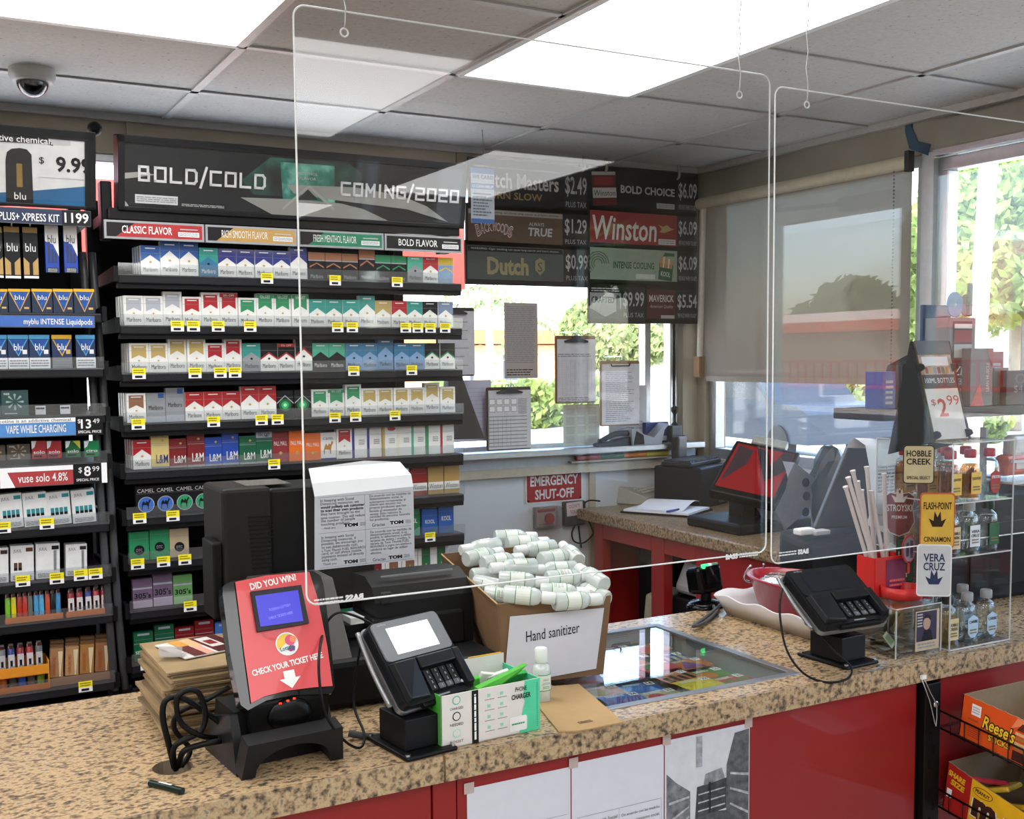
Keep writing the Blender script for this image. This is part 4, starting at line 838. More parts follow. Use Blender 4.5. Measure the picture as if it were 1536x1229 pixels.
solo('cone_tray', b, 'brown cardboard tray under the paper cone packs', 'tray', ((p.x + q.x) / 2, YR - .004, VS[7] + .0008))
# black hook on the wall above
q = at(142, 193, Y=3.6); t = MB(); t.sphere((0, 0, 0), .022, BLK); t.cyl((0, 0, 0), (.0, .3, -.005), .006, BLK); solo('coat_peg', t, 'round black knob on a peg above the vape rack header', 'peg', q)
# ================================================================ signs over the back window
YS = 3.9
def board(name, label, x0, x1, y0, y1, cat='sign', grp='price signs over the window'):
    """Black sign board; returns thing and a frame with w, h."""
    p = at(x0, y1, Y=YS); q = at(x1, y0, Y=YS); r = at(x1, y1, Y=YS); l = at(x0, y0, Y=YS); z0 = (p.z + r.z) / 2; z1 = (q.z + l.z) / 2; w = q.x - p.x; h = z1 - z0
    t = thing(name, label, cat, (p.x, YS, z0), group=grp)
    MB(FR(0, 0, 0)).box((w / 2, h / 2, -.008), (w + .002, h + .026, .014), mat('151618', .5), bev=.002).build('board', t)
    return t, w, h
def price(t, w, h, x, s, sub, pw=.215):
    b = MB(FR(0, -.0002, 0)); x0 = w * (1 - pw); b.rect(x0, h * .04, w * .99, h * .96, mat('26272a', .5)); cx = x0 + w * pw * .5
    b.text(s, cx, h * .58, mat('b6b7b8', .6), w * pw * .88, h * .48, None, .001, bold=.015); b.text(sub, cx, h * .16, mat('a9aaab', .6), w * pw * .84, h * .13, None, .001)
    b.build('price_card', t)
def face(t, w, h, fr, col, draw, **k):
    b = MB(FR(0, -.0002, 0)); W_ = w * fr; b.rect(w * .012, h * .05, W_, h * .95, mat(col, .55, **k)); draw(b, W_, h); b.build('sign_face', t)
PT = 'PLUS TAX'; PP = 'PER PACK WHEN YOU BUY'
t, w, h = board('price_sign', 'black price sign with gold burn slow lettering at the window top', 704, 882, 248, 313)
def f1(b, w, h):
    b.text('WARNING: Cigar smoking can cause lung cancer and heart disease.', w * .5, h * .88, LGY, w * .9, h * .06, None, .001); b.text('Dutch Masters', w * .52, h * .6, mat('c3c2bd', .6), w * .86, h * .36, None, .001, bold=.02); b.text('BURN SLOW', w * .46, h * .26, mat('8f7641', .5), w * .62, h * .17, None, .001, bold=.02)
face(t, w, h, .78, '18191b', f1); price(t, w, h, 0, '$2.49', PT)
t, w, h = board('price_sign', 'wood grain price sign with red arched lettering beside the blue leaflet', 700, 882, 315, 368)
def f2(b, w, h):
    b.rect(w * .02, h * .8, w, h * .93, mat('9b948a', .6), None, .0005); b.text('smoking can cause lung cancer and heart disease.', w * .6, h * .865, INK, w * .72, h * .07, None, .001)
    for k, c in enumerate('BACKWOODS'):
        a = (k - 4) / 4; b.text(c, w * (.28 + a * .165), h * (.47 - .12 * a * a), mat('d9d5cc', .6), w * .042, h * (.24 + .1 * a * a), None, .0009, bold=.04, rot=-a * 14); b.text(c, w * (.28 + a * .165), h * (.47 - .12 * a * a), mat('7d2b26', .6), w * .034, h * (.19 + .1 * a * a), None, .0014, bold=.0, rot=-a * 14)
    b.text('ALWAYS', w * .72, h * .6, LGY, w * .16, h * .1, None, .001, bold=.01); b.text('TRUE', w * .76, h * .38, LGY, w * .26, h * .24, None, .001, bold=.03, shear=.12)
face(t, w, h, .78, '5a4636', f2, stretch=(1, 1, 14), var=.2); price(t, w, h, 0, '$1.29', PT)
t, w, h = board('price_sign', 'grey green price sign with gold block lettering, lowest of its column', 699, 884, 369, 424)
def f3(b, w, h):
    b.rect(w * .02, h * .8, w * .99, h * .93, mat('1c1d1f', .6), None, .0005); b.text('WARNING: Cigar smoking can cause lung cancer and heart disease.', w * .5, h * .865, LGY, w * .9, h * .07, None, .001)
    b.text('Dutch', w * .42, h * .42, mat('8f8562', .45, .3), w * .42, h * .48, None, .001, bold=.04); b.prism([(w * .7, h * .6), (w * .7, h * .35), (w * .75, h * .2), (w * .8, h * .35), (w * .8, h * .6), (w * .75, h * .68)], .0006, mat('8f8562', .45, .3), T(0, 0, .001)); b.text('S', w * .75, h * .43, mat('4d5450', .5), w * .05, h * .26, None, .0016)
face(t, w, h, .78, '4b524f', f3); price(t, w, h, 0, '$0.99', PT)
t, w, h = board('price_sign', 'black price sign with a red cigarette pack picture near the corner', 883, 1047, 259, 316)
def f4(b, w, h):
    A = T(w * .17, h * .5, .0006) @ RZ(4); pw, ph = w * .13, h * .86; b.rect(-pw, -ph / 2, pw, ph / 2, mat('5d1418', .4), A); b.rect(-pw, -ph * .28, pw, ph * .02, mat('c6c4be', .5), A, .0006); b.text('Winston', 0, -ph * .14, INK, pw * 1.8, ph * .17, A, .001, shear=.15); b.rect(-pw, ph * .4, pw, ph / 2, mat('bdbbb6', .5), A, .0006); b.rect(-pw * .8, ph * .1, pw * .8, ph * .35, mat('8c1f24', .4), A, .0007)
    b.text('BOLD CHOICE', w * .66, h * .52, mat('c0c1c1', .6), w * .62, h * .21, None, .001, bold=.03); b.rect(w * .76, h * .08, w * .97, h * .22, LGY, None, .0006); b.lines(w * .78, h * .1, w * .96, h * .2, 2, INKG, None, .001)
face(t, w, h, .8, '17181a', f4); price(t, w, h, 0, '$6.09', PP, .2)
t, w, h = board('price_sign', 'red price sign with large white italic lettering and a gold bird', 883, 1047, 318, 370)
def f5(b, w, h):
    b.text('Winston', w * .4, h * .48, mat('d8d5d2', .6), w * .72, h * .68, None, .001, bold=.015, shear=.12)
    bd = [(.78, .66), (.83, .6), (.88, .66), (.93, .56), (.97, .55), (.92, .5), (.85, .42), (.79, .44), (.82, .52)]
    b.poly([(x * w, y * h) for x, y in bd][::-1], mat('c0a067', .5), None, .001); b.rect(w * .78, h * .08, w * .98, h * .24, mat('d2d0cc', .6), None, .001); b.lines(w * .79, h * .1, w * .97, h * .22, 2, INKG, None, .0014)
face(t, w, h, .8, '8e2226', f5); price(t, w, h, 0, '$6.09', PP, .2)
t, w, h = board('price_sign', 'pale mint price sign with green lettering and an open green pack', 883, 1047, 372, 424)
def f6(b, w, h):
    for k in range(4): b.prism([(w * (.1 + .05 * math.cos(a) * (1 + k * .5)), h * (.5 + .14 * math.sin(a) * (1 + k * .5))) for a in [i * .5 for i in range(9)]] + [(w * (.1 + .05 * math.cos(a) * (.8 + k * .5)), h * (.5 + .14 * math.sin(a) * (.8 + k * .5))) for a in [i * .5 for i in range(8, -1, -1)]], .0003, mat('5d6b5e', .6), T(0, 0, .001))
    b.text('INTENSE COOLING', w * .5, h * .48, mat('24583a', .6), w * .46, h * .2, None, .001, bold=.02); b.rect(w * .52, h * .1, w * .74, h * .24, mat('c9d2c8', .6), None, .001)
    A = T(w * .87, h * .46, .0008) @ RZ(-6); b.rect(-w * .08, -h * .38, w * .08, h * .1, mat('1f5a3a', .5), A); b.text('KOOL', 0, -h * .2, WHT, w * .11, h * .14, A, .001)
    for k in range(5): b.rect(-w * .075 + k * w * .03, -h * .02, -w * .052 + k * w * .03, h * (.36 - .05 * abs(k - 1)), mat('d8cdb4' if k % 2 else 'c98d4d', .6), A, .0004)
    b.poly([(-w * .05, h * .3), (w * .085, h * .36), (w * .08, h * .44), (-w * .03, h * .42)], mat('1f5a3a', .5), A, .0006)
face(t, w, h, .8, '93a393', f6); price(t, w, h, 0, '$6.09', PP, .2)
t, w, h = board('price_sign', 'small grey and navy price sign with a vape stick at the bottom of the signs', 884, 968, 428, 481)
def f7(b, w, h):
    b.rect(w * .02, h * .78, w, h * .95, mat('1c1d1f', .5), None, .0005); b.lines(w * .06, h * .8, w * .96, h * .93, 2, LGY, None, .001)
    b.poly([(w * .02, h * .05), (w * .02, h * .34), (w * .5, h * .1), (w, h * .34), (w, h * .05)], mat('22304d', .5), None, .0005); b.text('CRAFTED', w * .42, h * .58, INK, w * .72, h * .18, None, .001, bold=.03); b.poly([(w * .84, h * .1), (w * .84, h * .66), (w * .9, h * .74), (w * .96, h * .66), (w * .96, h * .1)], mat('2b2c30', .5), None, .001)
face(t, w, h, .56, 'a3a7ab', f7); price(t, w, h, 0, '$9.99', PT, .43)
t, w, h = board('price_sign', 'small maroon price sign with white outlined name at the bottom corner', 969, 1047, 433, 481)
def f8(b, w, h):
    b.text('MAVERICK', w * .52, h * .68, mat('c8bfbd', .6), w * .84, h * .22, None, .001, bold=.02); b.text('American Quality', w * .52, h * .42, mat('b7a9a8', .6), w * .8, h * .13, None, .001, shear=.3); b.rect(w * .5, h * .06, w * .96, h * .16, LGY, None, .001)
face(t, w, h, .56, '4d1c22', f8); price(t, w, h, 0, '$5.54', PP, .43)
# brackets that carry the boards (plain battens above)
for k, px in enumerate((872, 905, 1014)):
    q = at(px, 250, Y=3.915); b = MB(); b.tube([(0, .02, .06), (0, -.015, .05), (.006, -.015, .0), (-.006, -.01, -.02)], .006, mat('9a968d', .5)); solo('sign_hook', b, 'grey hook holding the price signs, %s from the window corner' % ORD[2 - k], 'hook', (q.x, q.y, 2.42), group='sign hooks')
# leaflet
p = at(707, 334, Y=3.62); q = at(741, 254, Y=3.62); w = q.x - p.x; h = q.z - p.z; b = MB(FR(0, 0, 0)); b.box((w / 2, h / 2, 0), (w, h, .0012), mat('b9c3cf', .6)); m_lb = mat('3f70ad', .6)
b.rect(0, 0, w, h * .08, m_lb, None, .001).rect(0, h * .9, w, h, m_lb, None, .001).rect(0, h * .62, w, h * .72, m_lb, None, .001); b.text('WE CARD', w * .5, h * .84, mat('55657a', .6), w * .9, h * .07, None, .0014, bold=.02); b.text('U CAN HELP', w * .5, h * .67, WHT, w * .9, h * .06, None, .0014, bold=.02); b.lines(w * .08, h * .12, w * .9, h * .56, 8, mat('6e7782', .7), None, .0014, ragged=.4)
t = thing('leaflet', 'blue and white leaflet hanging at the header sign end', 'leaflet', p); b.build('printed_sheet', t); MB().tube([(w / 2, 0, h - .004), (w / 2 + .004, 0, (h + CEIL - p.z) / 2), (w / 2, 0, CEIL - p.z - .001)], .0012, GREY, n=5).build('hanging_thread', t)
# ================================================================ papers and clipboards on the window
YP = 3.9
def sheet(name, label, cat, x0, x1, y0, y1, Y, draw, col='d9d9de', th=.001, grp=None):
    p = at(x0, y1, Y=Y); q = at(x1, y0, Y=Y); w = q.x - p.x; h = q.z - p.z; b = MB(FR(0, 0, 0)); b.box((w / 2, h / 2, 0), (w, h, th), mat(col, .8, var=.03)); draw(b, w, h, th / 2 + .0005)
    return solo(name, b, label, cat, p, 0, grp)
def dlist(b, w, h, z): b.lines(w * .06, h * .2, w * .94, h * .96, 30, INKG, None, z, .4, .1, 3); b.lines(w * .06, h * .03, w * .9, h * .13, 3, INK, None, z, .4, .2, 4)
sheet('price_list', 'long list sheet taped high on the window glass', 'paper', 757, 806, 455, 568, YP + .03, dlist, 'b3aba8')
def dcal(b, w, h, z):
    for i in range(3):
        for j in range(4): b.lines(w * (.07 + i * .31), h * (.06 + j * .23), w * (.31 + i * .31), h * (.24 + j * .23), 6, INKG, None, z, .3, .1, i * 4 + j)
sheet('wall_calendar', 'pale green year calendar taped below the high clipboard', 'calendar', 845, 899, 606, 670, YP + .03, dcal, 'c0cbc4')
sheet('paper_sheet', 'plain lilac paper sheets taped to the window beside the rack', 'paper', 672, 736, 570, 664, YP + .03, lambda b, w, h, z: b.lines(w * .3, h * .1, w * .95, h * .9, 12, mat('a9a9c4', .8), None, z, .12, .1, 9), 'c9cae0', .004)
sheet('paper_sheet', 'narrow grey framed sheet behind the low hung clipboard by the post', 'paper', 913, 970, 578, 665, YP + .035, lambda b, w, h, z: b.lines(w * .3, h * .1, w * .9, h * .9, 14, INKG, None, z, .3, .3, 6), 'b9bec2')
def clipboard(label, x0, x1, y0, y1, brd, draw, big, Y=YP - .02):
    p = at(x0, y1, Y=Y); q = at(x1, y0, Y=Y); w = q.x - p.x; h = q.z - p.z; t = thing('clipboard', label, 'clipboard', p, group='clipboards hanging on the window')
    A = FR(0, 0, 0); MB(A).prism(rrect(0, 0, w, h, .008), .003, mat(brd, .7)).build('board', t)
    b = MB(A); b.box((w * .52, h * .485, .0015), (w * .95, h * .93, .002), mat('cfcfd6', .8)); draw(b, w * .95, h * .95, .003); b.build('paper', t)
    c = MB(A)
    if big: c.prism([(w * .22, h * .9), (w * .78, h * .9), (w * .78, h * .925), (w * .6, h * .965), (w * .58, h), (w * .42, h), (w * .4, h * .965), (w * .22, h * .925)], .012, mat('2b2c2e', .35, .6), T(0, 0, .014)); [c.tube([(w * .5 + sx * .012 + .007 * math.cos(a), h * 1.01 + .007 * math.sin(a), .008) for a in [i * .7 for i in range(9)]], .0016, GREY) for sx in (-1, 1)]
    else: c.tube([(w * .26, h * .95, .006), (w * .28, h * .92, .006), (w * .72, h * .92, .006), (w * .74, h * .95, .006)], .003, BLK, sub=1); c.tube([(w * .5, h * .97, .004), (w * .5, h * 1.05, .004)], .003, GREY)
    c.build('clip', t)
    MB(A).tube([(w * .5, h * 1.0, .006), (w * .5, h * 1.06, .012), (w * .5, h * 1.06, Y - WB - .046)], .0016, CHROME).build('hook', t)
def tbl(b, w, h, z):
    for i in range(9): b.rect(w * (.06 + .11 * i), h * .12, w * (.063 + .11 * i), h * .7, INKG, None, z)
    for i in range(26): b.rect(w * .06, h * (.12 + .022 * i), w * .95, h * (.1215 + .022 * i), INKG, None, z)
    b.lines(w * .06, h * .72, w * .95, h * .78, 2, INKG, None, z); b.lines(w * .06, h * .02, w * .9, h * .1, 3, INKG, None, z)
def frm(b, w, h, z):
    for i in range(4):
        for j in range(2): x = w * (.06 + .17 * i); y = h * (.64 + .12 * j); b.prism([(x, y), (x + w * .14, y), (x + w * .14, y + h * .1), (x, y + h * .1)], .0001, INKG, T(0, 0, z)); b.rect(x + .002, y + .002, x + w * .14 - .002, y + h * .1 - .002, PAPER, None, z + .0004)
    for j in range(9): b.rect(w * .05, h * (.06 + .062 * j), w * .95, h * (.075 + .062 * j), INKG, None, z)
    for i in range(6): b.rect(w * (.06 + .1 * i), h * .06, w * (.064 + .1 * i), h * .54, INK, None, z)
    b.lines(w * .74, h * .6, w * .95, h * .86, 10, INKG, None, z, ragged=.1)
clipboard('clipboard with a grid form hung low beside the hedge view', 730, 796, 580, 677, '4a3a30', frm, 1)
clipboard('brown clipboard with a ruled table hung highest on the window', 833, 893, 504, 606, '7a5535', tbl, 1)
clipboard('brown clipboard with a typed form hung next to the window post', 900, 959, 541, 640, '8d6a45', lambda b, w, h, z: b.lines(w * .14, h * .06, w * .9, h * .88, 26, INKG, None, z, .35, .35, 8), 0)
clipboard('clipboard with grey sheets half hidden behind the cigarette rack end', 655, 711, 462, 565, '3a332c', lambda b, w, h, z: b.lines(w * .5, h * .1, w * .9, h * .9, 6, INKG, None, z, .1, .4, 8), 1, YP - .06)
q = at(690, 600, Y=3.62); b = MB(); b.tube([(-.02, .01, .09), (-.02, .0, .12), tuple(Vector((1.56, 3.54, 1.613)) - q)], .003, GREY); b.hexa([(-.06, -.02, -.14), (.07, -.06, -.14), (.07, .06, -.14), (-.06, .05, -.14), (-.05, -.01, .08), (.0, -.01, .1), (.0, .03, .1), (-.05, .03, .08)], mat('3f3d3c', .7, var=.2, stretch=(60, 60, 1)), bev=.004)
solo('dust_brush', b, 'dark grey bristle brush hanging behind the cigarette rack end', 'brush', q)
# window sill things
SZ = 1.275
def sill(px): return at(px, 668, Y=3.89).x
x = sill(921); b = MB(); b.hexa([(-.1, -.025, 0), (.1, -.02, 0), (.1, .02, 0), (-.1, .025, 0), (-.1, -.02, .015), (.09, -.018, .04), (.09, .018, .04), (-.1, .02, .015)], BLK, bev=.006)
b.tube([(-.08, 0, .02), (.0, 0, .05), (.09, 0, .05)], .012, BLK); solo('stapler', b, 'black stapler lying on the window sill', 'stapler', (x, 3.88, SZ))
x = sill(967); t = thing('tape_dispenser', 'grey and black tape dispenser on the window sill', 'tape dispenser', (x, 3.88, SZ))
pr = [(-.09, 0), (.06, 0), (.075, .06), (.1, .085), (.085, .088), (.055, .062), (.02, .03), (-.03, .045), (-.075, .075), (-.095, .07)]
MB(FR(0, -.03, 0)).prism(pr, .06, mat('8d9096', .4)).build('body', t); MB(FR(0, -.032, 0)).prism([(-.085, .003), (-.03, .003), (-.035, .042), (-.07, .06)], .064, BLK).build('base', t)
x = sill(990); b = MB(); b.box((0, 0, .045), (.12, .04, .09), mat('20356f', .45), bev=.003); b.rect(-.05, .01, .05, .03, LGY, FR(0, -.0206, 0)); solo('blue_box', b, 'dark blue box behind the tape dispenser on the sill', 'box', (x, 3.93, SZ))
x = sill(1014); t = thing('hand_stamp', 'black handled self inking stamp on the sill by the post', 'stamp', (x, 3.9, SZ)); MB().lathe([(.018, .075), (.006, .09), (.006, .12), (.016, .135), (.017, .15), (.006, .158)], BLK).build('handle', t)
MB().box((0, 0, .038), (.06, .035, .075), mat('3a3f46', .35), bev=.006).build('body', t)
p0 = at(864, 691, Y=3.9); p1 = at(1002, 679, Y=3.9); n = p1.x - p0.x
for k, (c, l) in enumerate((('8f2226', 'red'), ('23684a', 'green'), ('c8702f', 'orange'), ('c2b13f', 'yellow'))):
    b = MB(); b.cyl((0, 0, 0), (n * .25 - .002, 0, 0), .011, mat(c, .5)); b.cyl((n * .25 - .045, 0, 0), (n * .25 - .002, 0, 0), .0122, mat(c, .35)); solo('marker_pen', b, '%s marker pen on the ledge below the window sill' % l, 'marker', (p0.x + n * k * .25, 3.9, 1.231), group='marker pens on the ledge')
b = MB(); b.box((n / 2, 0, 0), (n + .06, .03, .006), m_beige); solo('pen_ledge', b, 'thin ledge carrying the row of coloured markers', 'ledge', (p0.x, 3.9, 1.216))
# ================================================================ wall by the counter
YW = WB - .001
p = at(788, 757, Y=YW); q = at(873, 702, Y=YW); w = q.x - p.x; h = at(873, 702, Y=YW).z - at(873, 748, Y=YW).z
t = thing('emergency_sign', 'red emergency shut-off sign screwed to the white wall', 'sign', p); A = FR(0, 0, 0)
MB(A).prism(rrect(0, 0, w, h, .01), .003, mat('d9d6d2', .5), T(0, 0, .003)).build('plate', t)
b = MB(A); b.prism(rrect(.006, .006, w - .006, h - .006, .008), .0005, mat('9c1c22', .45), T(0, 0, .0036)); b.text('EMERGENCY', w * .5, h * .71, mat('dcd9d6', .5), w * .84, h * .32, None, .0044, bold=.025); b.text('SHUT-OFF', w * .5, h * .28, mat('dcd9d6', .5), w * .68, h * .32, None, .0044, bold=.025); b.build('sign_face', t)
for x in (.012, w - .012):
    for z in (.012, h - .012): MB(A).cyl((x, z, .003), (x, z, .0075), .0045, BLK).build('screw', t)
p = at(797, 794, Y=YW); q = at(834, 757, Y=YW); w = q.x - p.x; h = q.z - p.z
t = thing('emergency_button', 'red push button under a clear cover below the red sign', 'button', (p.x, YW, p.z)); MB(A).box((w / 2, h / 2, .01), (w * .9, h * .95, .02), mat('8f8b86', .5), bev=.004).build('back_box', t)
MB(A).prism(rrect(w * .12, h * .12, w * .88, h * .9, .006), .001, mat('b8aaa6', .5), T(0, 0, .0215)).rect(w * .14, h * .74, w * .86, h * .88, mat('98302f', .5), None, .0222).lines(w * .2, h * .17, w * .8, h * .23, 1, mat('98302f', .5), None, .0222).build('label_plate', t)
q = MB(A); q.cyl((w * .55, h * .46, .02), (w * .55, h * .46, .034), .014, mat('8f1f1f', .4), n=18).cyl((w * .55, h * .46, .034), (w * .55, h * .46, .042), .022, mat('a8211f', .35), n=20); q.build('push_button', t)
MB(A).box((w / 2, h * .5, .035), (w, h, .05), clear('smoky_cover', (.8, .78, .77), .08, .08, .06), bev=.012).build('clear_cover', t)
p = at(842, 789, Y=YW); q = at(874, 750, Y=YW); w = q.x - p.x; h = q.z - p.z
t = thing('wall_box', 'dark grey junction box with a handwritten do not touch note', 'box', (p.x, YW, p.z)); MB(A).box((w / 2, h / 2, .014), (w, h, .028), mat('3b3d3e', .5), bev=.006).build('case', t)
b = MB(A @ T(w * .1, h * .4, .029) @ RZ(3)); b.box((w * .37, h * .28, 0), (w * .74, h * .56, .0008), mat('c9b9b6', .8)); b.text("DON'T", w * .36, h * .4, mat('8c2f33', .7), w * .5, h * .14, None, .001); b.text('TOUCH', w * .4, h * .16, mat('8c2f33', .7), w * .52, h * .14, None, .001); b.build('note', t)
w0 = at(862, 789, Y=YW - .01); o = Vector(w0)
def rel(*pts): return [Vector(p) - o for p in pts]
b = MB(); b.tube(rel(w0, at(858, 800, Y=YW - .03), at(861, 812, Y=YW - .03), at(874, 815, Y=YW - .03), at(887, 805, Y=YW - .03), at(889, 796, Y=YW - .03), at(880, 775, Y=YW - .03), at(876, 758, Y=YW - .03), at(884, 751, Y=YW - .04), at(900, 752, Y=3.86)), .0035, BLK); solo('wire_loop', b, 'black wire looping from the junction box to the back counter', 'wire', o)
b = MB(); b.tube(rel(at(868, 789, Y=YW - .01), at(869, 800, Y=YW - .012), at(872, 822, Y=YW - .012)), .0035, BLK); solo('wire_drop', b, 'black wire hanging straight down from the junction box', 'wire', o)
# ================================================================ back counter along the side wall
m_gran = mat('9a8468', .3, scale=110, detail=8, ramp=((.3, '39332d'), (.4, '63533f'), (.48, '8a7558'), (.6, 'a08968'), (.72, 'b09c7c')))
m_redw = mat('8d1d1a', .42, var=.08, scale=6, coat=.2)
XC = 2.42
b = MB(); b.box(((XC + WR) / 2, 3.035, CT - .022), (WR - XC - .002, 1.745, .044), m_gran, bev=.006)
solo('back_worktop', b, 'granite patterned worktop along the side window wall', 'worktop', (0, 0, 0))
bc = thing('back_cabinet', 'open red cabinet frame under the back worktop', 'cabinet', (XC + .02, 3.0, 0)); o = Vector((XC + .02, 3.0, 0))
def rp(nm, y0, y1, z0, z1, x0=0., x1=.04, m=None): MB().box(((x0 + x1) / 2, (y0 + y1) / 2 - 3.0, (z0 + z1) / 2), (x1 - x0, y1 - y0, z1 - z0), m or m_redw, bev=.002).build(nm, bc)
TOP = CT - .045
fy = lambda px: at(px, 800, X=XC + .02).y
rp('post', fy(904), fy(891), 0, TOP); rp('post', fy(996), fy(977), 0, TOP); rp('post', fy(1052), fy(1044), 0, TOP); rp('post', 2.165, 2.21, 0, TOP)
rp('top_rail', fy(977) + .001, fy(904) - .001, TOP - .06, TOP); rp('top_rail', fy(1044) + .001, fy(996) - .001, TOP - .06, TOP); rp('top_rail', 2.212, fy(1052) - .001, TOP - .3, TOP)
rp('shelf', fy(977) + .001, fy(904) - .001, .52, .55, .0, .6); rp('shelf', 2.215, fy(996) - .001, .52, .55, .0, .6); rp('side_panel', fy(891) - .012, fy(891) + .004, 0, TOP, .041, .62)
rp('kick_board', 2.215, fy(904) - .002, .0, .1, .042, .07)
def cab(px, py, dx=.1): p = at(px, py, X=XC + .02 + dx); return p
y = fy(937); b = MB(); b.box((0, 0, .19), (.42, .19, .38), mat('131416', .5), bev=.008); b.box((-.212, 0, .3), (.004, .15, .05), mat('2d3033', .4)); b.box((-.212, 0, .34), (.004, .15, .012), GREY); b.box((-.212, -.06, .1), (.004, .02, .12), mat('2d3033', .4)); solo('computer_tower', b, 'black computer tower on the red shelf under the back worktop', 'computer', (XC + .36, y, .55))
p = cab(966, 878, .03); b = MB(); b.hexa([(-.06, -.07, 0), (.06, -.07, 0), (.06, .07, 0), (-.06, .07, 0), (-.05, -.06, .17), (.055, -.06, .2), (.055, .06, .2), (-.05, .06, .17)], mat('a59c80', .6), bev=.01); solo('beige_canister', b, 'beige plastic canister next to the middle red post', 'canister', (XC + .13, fy(962), .55))
b = MB(); rn = random.Random(4)
b.hexa([(-.09, -.13, 0), (.09, -.14, 0), (.1, .12, 0), (-.09, .13, 0), (-.06, -.1, .12), (.07, -.11, .1), (.06, .08, .13), (-.07, .07, .15)], mat('a8a6a6', .35, bump=.9, scale=14), bev=.035, seg=3); solo('plastic_bag', b, 'crumpled clear plastic bag stuffed under the back worktop', 'bag', (XC + .16, fy(1019), .76))
y = fy(1022); b = MB(); b.box((0, 0, .1), (.3, .24, .2), BLK2, bev=.006); b.box((-.152, .05, .1), (.003, .05, .09), mat('77736e', .6)); b.rect(-.09, .03, -.04, .08, LGY, frame((-.1535, 0, 0), (0, -1, 0), (0, 0, 1))); solo('black_device_box', b, 'black device with a pale label below the plastic bag', 'device', (XC + .22, y, .55))
b = MB(); b.tube([(-.2, .2, -.01), (-.16, .05, -.14), (-.12, -.1, -.1), (-.16, -.25, -.25), (-.1, -.3, -.5)], .006, BLK); b.tube([(-.12, .1, -.01), (-.18, .02, -.3), (-.14, .14, -.5)], .006, BLK); solo('floor_cables', b, 'tangle of black cables hanging under the red cabinet shelf', 'cables', (XC + .16, fy(940), .515))
# devices on the back worktop
def wt(px, py, z=CT): return at(px, py, Z=z)
p = wt(960, 756); t = thing('check_printer', 'pale grey desktop printer with keypad on the back worktop', 'printer', (p.x + .05, p.y + .06, CT), 25)
MB().hexa([(-.12, -.1, 0), (.12, -.1, 0), (.12, .1, 0), (-.12, .1, 0), (-.115, -.095, .035), (.115, -.095, .035), (.105, .09, .085), (-.105, .09, .085)], mat('b0aea6', .5), bev=.006).build('body', t)
Ak = frame((0, -.002, .0615), (1, 0, 0), (0, .185, .05)); b = MB(Ak)
for i in range(8):
    for j in range(3): b.box((-.07 + i * .02, -.05 + j * .022, .002), (.014, .014, .004), mat('cfccc2', .5))
b.build('keypad', t); MB(Ak).box((.0, .06, .001), (.08, .03, .003), mat('5d665e', .3)).build('display', t)
p = wt(992, 742); t = thing('cordless_phone', 'black cordless phone standing in its charger on the back worktop', 'phone', (p.x + .0, p.y + .02, CT)); MB().box((0, 0, .02), (.1, .09, .04), BLK2, bev=.01).build('charger', t)
b = MB(T(0, 0, .04) @ RX(-14) @ RZ(-20)); b.box((0, 0, .085), (.048, .026, .17), BLK, bev=.008); b.box((0, -.014, .12), (.034, .002, .03), mat('6b7a74', .2))
for i in range(3):
    for j in range(4): b.box((-.013 + i * .013, -.014, .03 + j * .016), (.009, .003, .009), GREY)
b.build('handset', t)
p = wt(1035, 764); t = thing('receipt_terminal', 'black keyboard printer unit between phone and red screen', 'terminal', (p.x + .1, p.y + .12, CT), 25); MB().box((0, 0, .085), (.26, .22, .17), mat('1e1f22', .5), bev=.008).build('body', t)
b = MB(T(0, 0, .171)); b.box((0, 0, .01), (.28, .14, .018), mat('26272b', .5), bev=.004)
for i in range(12):
    for j in range(4): b.box((-.122 + i * .0222, -.048 + j * .032, .022), (.018, .026, .008), mat('34363b', .5))
b.build('keyboard', t); MB(T(.02, .07, .19)).box((0, 0, .05), (.08, .04, .1), mat('303236', .4), bev=.01).build('card_reader', t); MB().box((.06, -.112, .08), (.05, .006, .14), mat('54565b', .5)).build('front_label', t)
# papers
p = wt(1000, 768); t = thing('paper_pile', 'loose white papers and curled sheet on the back worktop', 'papers', (p.x, p.y, CT), 30)
b = MB(); b.box((0, 0, .004), (.24, .3, .006), BLK2); b.box((.0, .0, .0115), (.22, .28, .008), PAPER); b.build('lower_sheets', t)
b = MB(); n = 8; vs = []; fs = []
for i in range(n + 1): a = i / n; vs += [(-.1 + .2 * a, -.1, .017 + .04 * math.sin(a * 2.6) * a), (-.1 + .2 * a, .1, .017 + .035 * math.sin(a * 2.6) * a)]
for i in range(n): fs.append((2 * i, 2 * i + 2, 2 * i + 3, 2 * i + 1))
b.add(vs, fs, PAPER); b.add([(x, y, z - .0008) for x, y, z in vs], [f[::-1] for f in fs], PAPER); b.build('curled_sheet', t)
p = wt(1010, 775); b = MB(); b.cyl((-.03, 0, .005), (.03, .02, .005), .0045, mat('2d2f8f', .4)); b.cyl((.03, .02, .005), (.045, .025, .005), .0045, BLK); solo('blue_pen', b, 'short blue pen on the loose papers', 'pen', (p.x, p.y, CT + .0165))
